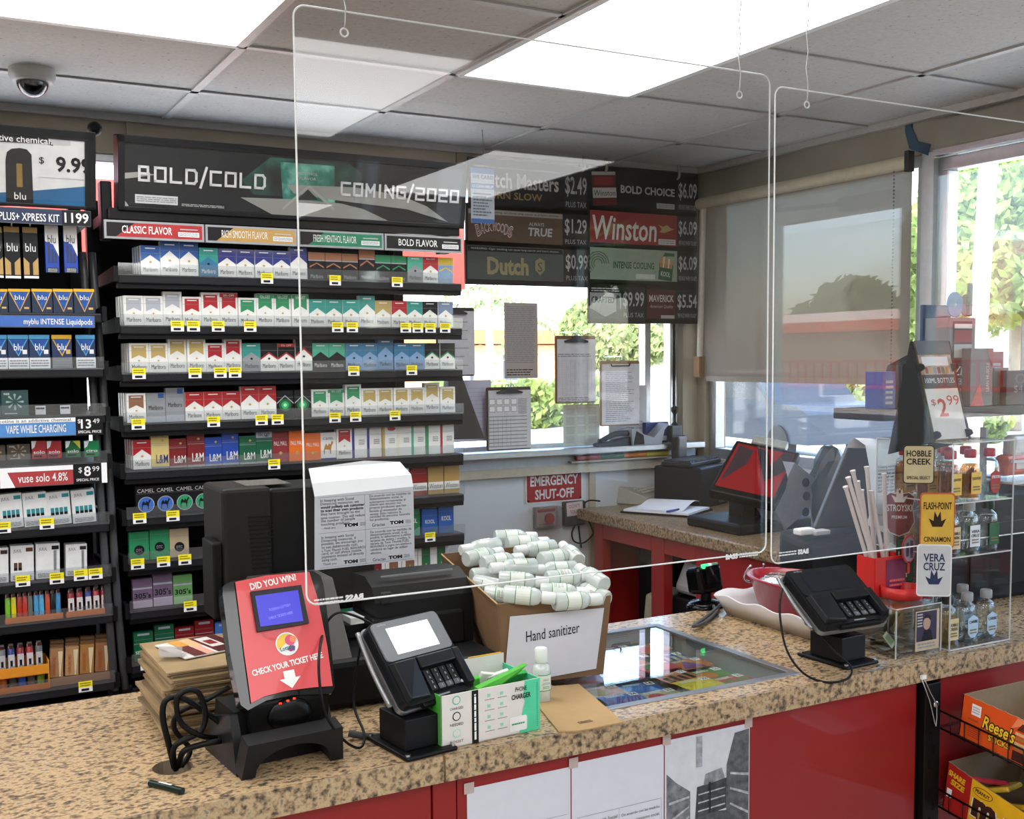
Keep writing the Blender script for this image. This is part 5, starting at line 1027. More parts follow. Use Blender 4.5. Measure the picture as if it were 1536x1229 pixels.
# red screen terminal
t = thing('lottery_terminal', 'large tilted terminal with a red screen and grey body on the back worktop', 'terminal', wt(1130, 800))
to = wt(1130, 800); TL = at(1092, 657, Y=3.28); 
c1 = at(1062, 735, Y=3.12); c2 = at(1162, 757, Y=2.92); c3 = at(1199, 668, Y=3.06); c0 = at(1092, 657, Y=3.26)
exv = (c2 - c1); eyv = (c0 - c1) - exv * ((c0 - c1).dot(exv) / exv.length_squared); Ms = frame(c1 - to, exv, eyv); wl = exv.length; hl = eyv.length
sk = (c0 - c1).dot(exv.normalized()) 
MB(Ms).box((wl / 2, hl / 2, -.02), (wl, hl, .04), BLK, bev=.008).build('screen_case', t)
b = MB(Ms); k = .06; b.rect(wl * k, hl * .1, wl * (1 - k), hl * .93, mat('7d0f17', .25, emit=.25), None, .0008); b.poly([(wl * .1, hl * .2), (wl * .34, hl * .58), (wl * .34, hl * .85), (wl * .1, hl * .9)], mat('3a2b32', .3, emit=.15), None, .0014); b.poly([(wl * .36, hl * .92), (wl * .55, hl * .9), (wl * .68, hl * .62), (wl * .78, hl * .92), (wl * .93, hl * .92), (wl * .93, hl * .6), (wl * .7, hl * .34)], mat('25161c', .3, emit=.1), None, .0014); b.build('screen', t)
MB(Ms).box((wl * .5, hl + .02, -.01), (.13, .04, .03), mat('a9a8a0', .4), bev=.004).build('top_camera', t)
Mb = Ms @ T(wl * .5, hl * .45, -.04); sb = [at(1192, 694, Y=2.98) - to, at(1221, 717, Y=2.98) - to, at(1217, 762, Y=2.98) - to, at(1178, 795, Y=2.98) - to, at(1160, 760, Y=2.98) - to]
b = MB(frame((0, 0, 0), (1, 0, 0), (0, 0, 1))); b.prism([(v.x, v.z) for v in sb][::-1], .1, mat('8d8f93', .4, .3), T(0, 0, -sb[0].y)); bo = b.build('grey_body', t)
for px, py in ((1208, 724), (1209, 744), (1208, 768)): v = at(px, py, Y=2.98) - to; MB().cyl((v.x, v.y - .004, v.z), (v.x, v.y + .004, v.z), .016, BLK2, n=20).build('round_port', bo)
b = MB(); b.box((.08, .12, .02), (.34, .3, .04), BLK, bev=.01); b.box((.1, .14, .12), (.12, .1, .2), BLK, bev=.01); b.build('stand', t)
p = wt(1085, 790); b = MB(); b.tube([(-.1, .04, .005), (0, -.02, .006), (.06, .05, .006), (-.03, .08, .006), (-.06, -.01, .008), (.08, -.06, .006)], .004, BLK); solo('coiled_cable', b, 'thin black cable curled before the red screen terminal', 'cable', (p.x + .0, p.y, CT))
# ================================================================ the sales counter
CF, CB = 1.555, 2.155
m_top = mat('b79a74', .24, scale=120, detail=11, stretch=(.75, 1.1, 1), coat=.1, ramp=((.3, '4c433a'), (.41, '7a6752'), (.48, 'a58a67'), (.56, 'bfa37c'), (.63, 'a78e6d'), (.7, '7d756c')))
m_edge = mat('a48b68', .4, scale=115, detail=11, ramp=((.3, '332e29'), (.4, '70614f'), (.49, 'a08767'), (.6, 'b9a17d'), (.72, '77716a')))
m_red = mat('861617', .4, var=.05, scale=5, coat=.15)
IX0, IX1, IY0, IY1 = 1.035, 1.515, 1.612, 2.09
HX0, HX1, HY0, HY1 = .285, .385, 1.665, 1.775
cn = thing('sales_counter', 'long red sales counter with a speckled granite patterned top', 'counter', (0, 0, 0))
b = MB(); zt, th = CT, .04
def slab(x0, x1, y0, y1): b.box(((x0 + x1) / 2, (y0 + y1) / 2, zt - th / 2), (x1 - x0, y1 - y0, th), m_top)
slab(-1.4, HX0, CF + .002, CB); slab(HX0, HX1, CF + .002, HY0); slab(HX0, HX1, HY1, CB); slab(HX1, IX0, CF + .002, CB); slab(IX0, IX1, CF + .002, IY0); slab(IX0, IX1, IY1, CB); slab(IX1, 2.95, CF + .002, CB)
hc = ((HX0 + HX1) / 2 + .0, (HY0 + HY1) / 2); n = 24; sq = []; ci = []
for i in range(n):
    a = 2 * math.pi * i / n + math.pi / 4; c, s = math.cos(a), math.sin(a); k = 1 / max(abs(c), abs(s))
    sq.append((hc[0] + c * k * (HX1 - HX0) / 2, hc[1] + s * k * (HY1 - HY0) / 2)); ci.append((hc[0] + c * .03, hc[1] + s * .034))
b.add([(x, y, zt) for x, y in sq] + [(x, y, zt) for x, y in ci], [(i, (i + 1) % n, (i + 1) % n + n, i + n) for i in range(n)], m_top)
b.add([(x, y, zt) for x, y in ci] + [(x, y, zt - th) for x, y in ci], [(i, (i + 1) % n, (i + 1) % n + n, i + n) for i in range(n)], mat('8a7a66', .7))
b.build('worktop', cn)
b = MB(); b.box((-.343, CF, zt - th / 2 - .001), (2.114, .006, th + .002), m_edge); b.build('edge_strip', cn)
b = MB(); b.box((1.834, CF, zt - th / 2 - .001), (2.232, .006, th + .002), m_edge); b.build('edge_strip', cn)
zp = zt - th - .002
for x0, x1 in ((-1.4, .7), (.745, 1.79), (1.86, 2.95)): MB().box(((x0 + x1) / 2, CF + .024, zp / 2), (x1 - x0, .02, zp), m_red, bev=.002).build('front_panel', cn)
MB().box((.7225, CF + .022, zp / 2), (.041, .02, zp), m_red, bev=.002).build('trim_strip', cn)
MB().box((1.817, CF + .0335, zp / 2), (.07, .012, zp), mat('3a0c0c', .6)).build('backing_strip', cn)
b = MB(); b.box((.775, CB - .02, zp / 2), (4.35, .02, zp), m_red); b.box((.775, 1.86, .05), (4.3, .54, .1), BLK2); b.build('carcass', cn)
# ---- glass ticket window let into the top
tw = thing('ticket_window', 'glass topped lottery ticket window let into the counter', 'display case', (IX0, IY0, CT)); wx, wy = IX1 - IX0, IY1 - IY0; m_fr = mat('8d8f93', .35, .7)
for c, s in (((wx / 2, .009, -.001), (wx, .018, .006)), ((wx / 2, wy - .009, -.001), (wx, .018, .006)), ((.009, wy / 2, -.001), (.018, wy - .036, .006)), ((wx - .009, wy / 2, -.001), (.018, wy - .036, .006))): MB().box(c, s, m_fr, bev=.001).build('frame_bar', tw)
MB().box((wx / 2, wy / 2, -.002), (wx - .037, wy - .037, .004), clear('window_glass', (.93, .97, .95), .05)).build('glass_pane', tw)
b = MB(); b.box((wx / 2, wy / 2, -.05), (wx, wy, .006), mat('8c8f8e', .6)); [b.box(c, s, mat('9fa2a1', .6)) for c, s in (((wx / 2, .004, -.027), (wx, .006, .04)), ((wx / 2, wy - .004, -.027), (wx, .006, .04)), ((.004, wy / 2, -.027), (.006, wy, .04)), ((wx - .004, wy / 2, -.027), (.006, wy, .04)))]; b.build('tray', tw)
TC = [('c43a33', 'red'), ('2f66b8', 'blue'), ('d8c52c', 'yellow'), ('2a2b2e', 'black'), ('4a8a3c', 'green'), ('c9742c', 'orange'), ('6a3d86', 'violet'), ('b9b08f', 'cream')]
rn = random.Random(11); num = 0
for r in range(6):
    for c in range(5):
        num += 1; hx, nm = TC[(r * 3 + c * 5 + (r * c) % 3) % 8]; b = MB(); w_, h_ = .085, .066
        b.box((0, 0, 0), (w_, h_, .0012), mat(hx, .3, scale=60, var=.3, coat=.4)); A = T(0, 0, .0009); h2 = TC[(r + 2 * c + 3) % 8][0]
        k = (r + c) % 3
        if k == 0: b.poly([(.02 * math.cos(a) - .012, .02 * math.sin(a) - .004) for a in [i * math.pi / 8 for i in range(16)]], mat(h2, .4), A)
        elif k == 1: b.poly([(-.038, -.03), (.02, -.03), (-.004, .028)], mat(h2, .4), A)
        else:
            for j in range(4): b.rect(-.036 + j * .019, -.026, -.024 + j * .019, .006 + .005 * (j % 2), mat(h2, .4), A)
        b.lines(-.03, .016, .016, .028, 2, WHT, A, .0006, .6, .3, num)
        b.rect(.02, .012, .04, .031, PAPER, A, .0004); b.text(str(31 - num), .03, .0215, INK, None, .011, A, .0009, bold=.02)
        o = solo('lottery_ticket', b, '%s scratch ticket under the counter glass, %s from the front edge, %s across' % (nm, ORD[r], ORD[c]), 'lottery ticket', (IX0 + .055 + c * .09, IY0 + .05 + r * .073, CT - .0455 + .0042 * (r % 2) + .0016 * c + .0084 * (c % 2)), rn.uniform(-9, 9), 'scratch tickets under the counter glass')
# ---- helpers for tilted things placed on sight lines
def hit(px, py, P, nrm):
    q = at(px, py, Y=1.0); d = q - EYE; k = (Vector(P) - EYE).dot(nrm) / d.dot(nrm); return EYE + d * k
# ---- ticket checker
lo = thing('ticket_checker', 'red faced lottery ticket checker on a black arched stand', 'ticket checker', (0, 0, 0)); 
bl, br = at(362, 1172, Z=CT), at(515, 1138, Z=CT); ex = (br - bl); wb = ex.length; o = bl; lo.location = o
yaw = math.atan2(ex.y, ex.x); R = RZ(math.degrees(yaw)); A = R @ frame((0, 0, 0), (1, 0, 0), (0, -.28, 1))
ar = [(wb * .5 + wb * .37 * math.cos(a), .044 * math.sin(a) ** .8 if math.sin(a) > 0 else 0) for a in [math.pi * i / 14 for i in range(15)]]
m_lb = mat('1a1b1d', .38)
MB(A).prism([(0, 0)] + ar[::-1] + [(wb, 0), (wb * .96, .058), (wb * .04, .058)], .03, m_lb).build('arch_front', lo)
b = MB(R); 
for x0, x1, xt in ((0, wb * .1, wb * .05), (wb * .9, wb, wb * .95)): b.hexa([(x0, .02, 0), (x1, .02, 0), (x1, .17, 0), (x0, .17, 0), (xt - .006, .05, .085), (xt + .006, .05, .085), (xt + .006, .15, .06), (xt - .006, .15, .06)], m_lb)
b.hexa([(wb * .08, .05, .0), (wb * .92, .05, .0), (wb * .92, .17, .0), (wb * .08, .17, .0), (wb * .08, .06, .085), (wb * .92, .06, .085), (wb * .92, .15, .085), (wb * .08, .15, .085)], BLK); b.build('foot', lo)
# head
B0 = at(364, 1062, Y=1.638); B1 = at(499, 1034, Y=1.65); T0 = at(334, 876, Y=1.725)
ex = B1 - B0; ey = T0 - B0; ey = ey - ex * (ey.dot(ex) / ex.length_squared); MW = frame(B0, ex, ey); ML = T(*(-o)) @ MW; wl, hl = ex.length, ey.length
O = lambda *p: onp(MW, *p)
rim = O((361, 1058), (372, 1066), (400, 1051), (440, 1043), (497, 1041), (502, 1032), (499, 990), (486, 880), (481, 864), (470, 857), (410, 861), (345, 873), (334, 880), (334, 892), (345, 980))
b = MB(ML); b.prism(rim[::-1] if False else rim, .022, mat('16191a', .1, coat=.3), T(0, 0, .0)); b.build('clear_surround', lo)
cx_ = sum(p[0] for p in rim) / len(rim); cy_ = sum(p[1] for p in rim) / len(rim)
MB(ML).prism([(cx_ + (x - cx_) * .93, cy_ + (y - cy_) * .95) for x, y in rim], .03, BLK, T(0, 0, -.012)).build('head_case', lo)
b = MB(ML); m_lr = mat('d2484c', .4, scale=3, var=.04, coat=.2); b.poly(O((352, 874), (400, 864), (463, 859), (476, 900), (490, 970), (498, 1030), (470, 1032), (430, 1037), (395, 1046), (376, 1056), (366, 985))[::-1], m_lr, None, .003)
p = O((409, 874))[0]; b.text('DID YOU WIN?', p[0], p[1], WHT, .078, .0115, None, .0036, bold=.03, rot=4)
p = O((431, 997))[0]; b.text('CHECK YOUR TICKET HERE', p[0], p[1], WHT, .118, .0098, None, .0036, bold=.03, rot=4)
p = O((434.5, 1020))[0]; b.poly([(p[0] + x * .001, p[1] + y * .001) for x, y in ((-9, 14), (9, 14), (9, 2), (17, 2), (0, -14), (-17, 2), (-9, 2))][::-1], WHT, None, .0036)
b.build('face_plate', lo)
b = MB(ML); p = O((429.5, 967))[0]; circ = lambda r, dx=0, dy=0, n=24: [(p[0] + dx + r * math.cos(2 * math.pi * i / n), p[1] + dy + r * math.sin(2 * math.pi * i / n)) for i in range(n)]
b.poly(circ(.0185), WHT, None, .0038); b.poly(circ(.0165, 0, 0)[3:15], mat('e6c04a', .5), None, .0041); b.poly(circ(.0085, .006, .005), mat('d9557c', .5), None, .0044); b.poly(circ(.0055, .0105, .006), mat('e88a5a', .5), None, .0047); b.poly([(p[0] + x * .001, p[1] + y * .001) for x, y in ((4, -3), (12, -6), (10, -12), (3, -13), (-2, -9))][::-1], mat('8a3f86', .5), None, .0044)
b.text('Lottery', p[0] - .001, p[1] - .007, mat('1f6f78', .5), .024, .0085, None, .005, bold=.02, rot=8); b.build('round_logo', lo)
b = MB(ML); bz = O((374, 890), (449, 880), (461, 937), (384, 950)); b.prism(bz[::-1], .006, mat('2b2c30', .4), T(0, 0, .009))
sc = O((380, 897), (444, 888), (452, 934), (388, 943)); b.poly(sc[::-1], mat('3430a8', .3, emit=.55, scale=4), None, .0096); q = O((417, 914), (418, 926)); b.text('FLORIDA LOTTERY', q[0][0], q[0][1], mat('8a8ae0', .5, emit=.4), .036, .0042, None, .0102, rot=5); b.text('CHECK TICKETS HERE', q[1][0], q[1][1], mat('8a8ae0', .5, emit=.4), .041, .0042, None, .0102, rot=5); b.build('display', lo)
Bq = [at(*q, Y=Y_) - o for q, Y_ in (((372, 1062), 1.645), ((496, 1040), 1.655), ((492, 1088), 1.665), ((376, 1117), 1.655))]
b = MB(); dv = Vector((0, .07, .0)); b.hexa([Bq[3], Bq[2], Bq[2] + dv, Bq[3] + dv, Bq[0], Bq[1], Bq[1] + dv + Vector((0, 0, .1)), Bq[0] + dv + Vector((0, 0, .1))], BLK, bev=.004); b.build('scan_body', lo)
b = MB(); sc_ = at(434, 1062, Y=1.652) - o; b.sphere((sc_.x, sc_.y - .002, sc_.z - .01), .036, mat('08080a', .3), sz=(1, .25, .75)); b.build('scoop', lo)
q = at(430, 1050, Y=1.645) - o; b = MB(); [b.box((q.x + dx, q.y - .006, q.z + dx * .2), (.0035, .002, .0022), mat('ff2a14', .4, emit=2.5)) for dx in (-.012, 0, .01)]; b.build('scanner_light', lo)
# cables at its side
def cabl(label, pts, r=.0042, Y=1.72, nm='power_cable', grp=None, m=BLK):
    P = [at(p[0], p[1], Y=p[2] if len(p) > 2 else Y) for p in pts]; o = P[0]; b = MB(); b.tube([p - o for p in P], r, m, n=8, sub=6); return solo(nm, b, label, 'cable', o, group=grp)
cabl('thick black cable looping high beside the ticket checker', [(262, 1152, 1.725), (254, 1120), (244, 1075), (250, 1050), (275, 1048), (310, 1070), (335, 1088), (352, 1092, 1.74)], .0048)
cabl('black cable making a tall oval loop beside the paper bags', [(264, 1155, 1.72), (262, 1120), (300, 1098), (308, 1070), (298, 1040), (280, 1036), (265, 1050), (272, 1085), (305, 1105), (345, 1107, 1.74)], .0045, 1.705)
cabl('black cable lying low across the grommet hole to the checker', [(268, 1150, 1.715), (275, 1128), (300, 1118), (330, 1112), (352, 1108, 1.73)], .0048, 1.70)
cabl('black cable curling from the grommet hole behind the other cables', [(272, 1150, 1.73), (285, 1125), (262, 1095), (268, 1070), (310, 1050), (345, 1030, 1.85)], .0042, 1.745)
p0, p1 = at(221, 1174, Z=CT + .005), at(274, 1187, Z=CT + .005); t = thing('ballpoint_pen', 'dark green pen lying near the counter edge', 'pen', p0); d = p1 - p0
MB().cyl(d * .08, d, .0048, mat('11221a', .3)).build('barrel', t); MB().cyl((0, 0, 0), d * .08, .0012, GREY, r1=.0046).build('tip', t)
b = MB(frame(d * .5 + Vector((0, 0, .0051)), d, Vector((-d.y, d.x, 0)))); b.lines(-.012, -.002, .014, .002, 1, WHT, None, 0, .9, 0); b.build('print', t)
# ---- paper bag stack and flyer
sx0, sx1, sy0, sy1 = .352, .50, 1.835, 2.06; rn = random.Random(5); NB = 20; zb = CT + .0004
kcol = ['8f7858', '856f50', '99815d', '7f694d', '917a56']
for k in range(NB):
    hh = .0048 + .0012 * rn.random(); dx, dy = rn.uniform(-.008, .008), rn.uniform(-.008, .008); b = MB(); w_, l_ = (sx1 - sx0) / 2, (sy1 - sy0) / 2; e = .0014; dr = [rn.uniform(0, e) for _ in range(4)]
    b.hexa([(-w_, -l_, 0), (w_, -l_, 0), (w_, l_, 0), (-w_, l_, 0), (-w_ + .001, -l_ + .002, hh - dr[0]), (w_, -l_ + .001, hh - dr[1]), (w_, l_, hh - dr[2]), (-w_, l_, hh - dr[3])], mat(kcol[k % 5], .85, var=.15, scale=14, bump=.3)); b.box((0, -l_ - .0004, hh * .45), (w_ * 1.9, .001, .0012), mat('6f5a3e', .9))
    solo('paper_bag', b, 'flat brown paper bag in the tall stack, %s up from the counter' % ORD[k], 'paper bag', ((sx0 + sx1) / 2 + dx, (sy0 + sy1) / 2 + dy, zb), rn.uniform(-3, 3), 'flat paper bags in the stack'); zb += hh + .0003
zf = zb + .002; f = [at(*q, Z=zf) for q in ((232, 969), (278, 989), (372, 966), (320, 952))]; o = f[0]; ex = f[1] - f[0]; ey = f[3] - f[0]
MF = frame(o, ex, ey); b = MB(T(0, 0, 0)); wf, hf = ex.length, ey.length; A = frame((0, 0, 0), ex, ey); sk = (f[3] - f[0]).dot(ex.normalized())
def fl(u0, u1, v0, v1, m, z): b.poly([(u0 * wf + v0 * sk, v0 * hf), (u1 * wf + v0 * sk, v0 * hf), (u1 * wf + v1 * sk, v1 * hf), (u0 * wf + v1 * sk, v1 * hf)], m, A, z)
b.prism([(0, 0), (wf, 0), (wf + sk, hf), (sk, hf)], .002, mat('d9d5cf', .4, coat=.3), A @ T(0, 0, .001)); fl(.0, .38, .2, .38, mat('c98f3c', .4), .0014); fl(.38, .99, .16, .36, mat('5a1f1c', .4), .0014); fl(.02, .5, .38, .55, mat('d9a878', .4), .0014); fl(.5, .99, .36, .5, mat('cf9a86', .4), .0014); fl(.0, .99, .55, .99, mat('4d1a1a', .4), .0014); fl(.1, .7, .6, .82, mat('c9c2bd', .4), .0018); fl(.3, .55, .64, .78, mat('7a2420', .4), .0022)
solo('flyer', b, 'glossy maroon and white flyer on top of the paper bag stack', 'flyer', o)
q = at(256, 985, Z=zf + .004); b = MB(RZ(-30)); b.box((0, 0, .008), (.04, .0015, .018), clear('ticket_film', (.9, .9, .92), .08, .1, .35)); b.box((0, .012, 0), (.04, .024, .0015), clear('ticket_film', (.9, .9, .92), .08, .1, .35)); solo('label_holder', b, 'small clear label holder on the corner of the flyer', 'label holder', q)
# ---- register screen seen from behind
pm = thing('register_screen', 'large black register screen seen from behind with side vents', 'monitor', (.52, 2.12, CT)); m_pc = mat('1f1c19', .5, var=.06); o = Vector((.52, 2.12, CT)); zt_ = at(330, 735, Y=2.12).z; zb_ = at(345, 938, Y=2.12).z; x1_ = at(566, 740, Y=2.12).x; xm = at(407, 735, Y=2.12).x
b = MB(); b.hexa([(0, .0, zb_ - CT), (xm - .52, 0, zb_ - CT), (xm - .52, .16, zb_ - CT), (-.0, .16, zb_ - CT), (0, 0, zt_ - CT), (xm - .52, 0, zt_ - CT), (xm - .52, .16, zt_ - CT), (0, .16, zt_ - CT)], m_pc, bev=.008); b.build('thick_back', pm)
b = MB(); b.hexa([(xm - .522, .014, zb_ - CT), (x1_ - .52, .014, zb_ - CT), (x1_ - .52, .16, zb_ - CT), (xm - .522, .16, zb_ - CT), (xm - .522, .014, zt_ - CT - .006), (x1_ - .52, .014, zt_ - CT - .006), (x1_ - .52, .16, zt_ - CT - .006), (xm - .522, .16, zt_ - CT - .006)], mat('151516', .45), bev=.008); b.build('thin_back', pm)
b = MB()
for k in range(13):
    z = at(385, 776 + k * 6.4, Y=2.12).z - CT; b.box((xm - .52 - .022 + .0 * k, -.0006, z), (.05 - .001 * k, .002, .0028), BLK)
b.build('vent_slots', pm); MB().box((-.01, .05, .2), (.018, .09, .15), BLK, bev=.004).build('card_swipe', pm)
b = MB(); b.box((.1, .08, zt_ - CT + .0006), (.09, .1, .001), mat('5d5b56', .25)); b.build('painted_top_sheen', pm)  # lighter patch paints the grey reflection on the casing top
pb = [at(*q, Y=Y_) - o for q, Y_ in (((484, 868), 2.0), ((500, 866), 2.0), ((531, 992), 1.86), ((512, 996), 1.86))]
b = MB(); dv = Vector((.0, .1, 0)); b.hexa([pb[3] + Vector((-.12, 0, 0)), pb[2], pb[2] + dv, pb[3] + dv + Vector((-.12, 0, 0)), pb[0] + Vector((-.12, 0, 0)), pb[1], pb[1] + dv, pb[0] + dv + Vector((-.12, 0, 0))], mat('3c3a37', .5), bev=.004); b.build('sloped_stand', pm)
b = MB(); b.box((.16, -.1, .045), (.3, .34, .088), BLK, bev=.012); b.build('stand_base', pm)
# notice sheet taped to it
PY = 2.085; P_ = [at(*q, Y=y) for q, y in (((472, 856), PY), ((622, 840), PY), ((620, 730), PY), ((472, 745), PY), ((600, 693), PY + .05), ((463, 703), PY + .05))]; o = P_[0]
t = thing('notice_sheet', 'white bilingual notice sheet folded over the register screen top', 'notice', o); MW = frame(o, P_[1] - P_[0], P_[3] - P_[0]); Mn = T(*(-o)) @ MW; O = lambda *p: onp(MW, *p)
b = MB(Mn); q = O((472, 856), (622, 840), (620, 730), (472, 745)); b.prism(q, .001, mat('cfd0d8', .8, var=.02))
hq = (q[3][1] - q[0][1]); wq = q[1][0] - q[0][0]
def para(b, lines, x0, y1, w, dy, th, m=INK, M=None, z=.0006, bold=()):
    for k, s in enumerate(lines):
        vs, fs, a0, a1, c0, c1 = text_geo(s); ww = min(w, (a1 - a0) * th / .72); b.text(s, x0, y1 - k * dy, m, ww, None, M, z, bold=.03 if k in bold else .0, al='l')
E1 = ['In keeping with Social', 'Distancing measures, we', 'would politely ask customer', 'to scan their own products', 'they have brought to the', 'sales counter. This will reduce', 'the number of people', 'touching products.']
S1 = ['De acuerdo con las medidas de', 'distanciamiento social, le', 'solicitamos cortesmente al', 'cliente que escanee sus', 'propios productos que han', 'llevado al mostrador de', 'ventas. Esto reducira la', 'cantidad de personas tocando', 'los productos.']
E2 = ['In keeping with Social', 'Distancing measures, if', 'possible, we encourage you', 'to use debit/credit cash,', 'a Tom Thumb FUEL REWARDS', 'card, or cell phone mobile', 'payments instead of directly', 'using cash.']
S2 = ['De acuerdo con las medidas de', 'distanciamiento social, si es', 'posible, lo exhortamos a utilizar', 'tarjetas de debito / credito, la', 'tarjeta de Tom Thumb FUEL', 'REWARDS o pagos con telefonos', 'celulares en lugar de utilizar', 'efectivo.']
Q = Mn; fx = lambda u: q[0][0] + wq * u; fyv = lambda v: q[0][1] + hq * v; tk = mat('3a3a42', .8)
para(b, E1, fx(.07), fyv(.93), wq * .43, hq * .046, .0058, tk, None, .0007, (2, 3)); para(b, S1, fx(.55), fyv(.95), wq * .42, hq * .042, .0052, tk, None, .0007); para(b, E2, fx(.07), fyv(.43), wq * .43, hq * .044, .0056, tk, None, .0007); para(b, S2, fx(.55), fyv(.45), wq * .42, hq * .042, .0052, tk, None, .0007)
for (u, v, s) in ((.08, .555, '- thank you'), (.57, .545, 'Gracias'), (.08, .065, 'Thank you'), (.57, .06, 'Gracias')): b.text(s, fx(u), fyv(v), tk, wq * .13, None, None, .0007, al='l')
for u, v in ((.36, .575), (.82, .555), (.35, .07), (.8, .07)): b.text('TOM', fx(u), fyv(v), INK, wq * .14, hq * .05, None, .0007, bold=.06); b.lines(fx(u + .09), fyv(v - .025), fx(u + .15), fyv(v + .025), 3, INKG, None, .0007)
for u0, v0, u1, v1 in ((.5, .02, .503, .98), (.05, .49, .97, .494), (.05, .975, .97, .979), (.05, .02, .97, .024)): b.rect(fx(u0), fyv(v0), fx(u1), fyv(v1), INKG, None, .0007)
b.build('printed_part', t)
b = MB(); V = [P_[3] - o, P_[2] - o, P_[4] - o, P_[5] - o]; m1 = (V[0] + V[3]) / 2 + Vector((-.004, -.014, .0)); m2 = (V[1] + V[2]) / 2 + Vector((.004, -.014, 0)); nn = Vector((0, .001, -.0006)); mp = mat('e2e3e6', .8, var=.02); tp = (V[2] + V[3]) / 2 + Vector((.02, .0, .008))
S_ = [V[0], V[1], m1, m2, V[3], V[2]]; b.add([tuple(v) for v in S_], [(0, 1, 3, 2), (2, 3, 5, 4)], mp); b.add([tuple(v + nn) for v in S_], [(2, 3, 1, 0), (4, 5, 3, 2)], mp); b.add([tuple(v) for v in (V[3], V[2], tp, V[3] + nn, V[2] + nn, tp + nn)], [(0, 1, 2), (5, 4, 3)], mp); b.build('blank_fold', t)
# ---- receipt printer and platform
pz = 1.085; a = at(753, 984, Z=pz); b = MB(); b.box((0, 0, (pz - CT) / 2), (.17, .26, pz - CT), mat('19191b', .5, scale=80, bump=.2), bev=.006); solo('cash_drawer', b, 'black cash drawer carrying the receipt printer', 'cash drawer', (.882, 1.97, CT + .0006))
px0, px1 = at(562, 900, Y=1.96), at(706, 870, Y=1.96)
t = thing('receipt_printer', 'black receipt printer with a rounded lid beside the sanitizer carton', 'printer', ((px0.x + px1.x) / 2, 1.96, pz)); w_ = px1.x - px0.x; htop = at(640, 866, Y=1.96).z - pz
A = frame((w_ / 2, 0, 0), (0, 1, 0), (0, 0, 1)); pr = [(-.01, 0), (.12, 0), (.12, htop), (.05, htop + .004), (.015, htop - .012), (-.004, htop - .04), (-.008, htop * .4)]
MB(A).prism(pr, w_, BLK2).build('lid', t)
b = MB(); b.hexa([(-w_ / 2 - .012, -.02, 0), (w_ / 2 - .02, -.02, 0), (w_ / 2 - .02, .1, 0), (-w_ / 2 - .012, .1, 0), (-w_ / 2 - .012, -.014, htop * .5), (w_ / 2 - .02, -.014, htop * .5), (w_ / 2 - .02, .1, htop * .5), (-w_ / 2 - .012, .1, htop * .5)], BLK, bev=.006); b.build('lower_body', t)
MB().box((-w_ / 2 + .02, -.008, htop * .78), (.02, .012, .022), DGY, bev=.002).build('latch', t); MB().box((0.0, .03, htop + .0035), (w_ * .75, .004, .003), GREY).build('paper_slot', t)
q = at(668, 862, Y=2.1); b = MB(); b.hexa([(-.03, -.02, -.03), (.03, -.02, -.03), (.04, .02, -.03), (-.03, .02, -.03), (-.02, -.0, .005), (.0, .0, .026), (.024, .02, .018), (-.01, .02, .014)], mat('d8d2c8', .8), bev=.006); b.box((0, .01, -.07), (.03, .02, .1), BLK2); solo('crumpled_tissue', b, 'crumpled cream paper poking up behind the receipt printer', 'paper', q)
q = at(540, 930, Y=2.02); b = MB(); b.hexa([(-.03, -.03, 0), (.035, -.04, .002), (.035, .03, .002), (-.03, .03, 0), (-.03, -.03, .012), (.03, -.035, .014), (.03, .03, .012), (-.03, .03, .012)], WHT); b.box((0, 0, -.012), (.08, .07, .024), BLK2); solo('receipt_slip', b, 'small white slip on the black register base', 'paper', q)
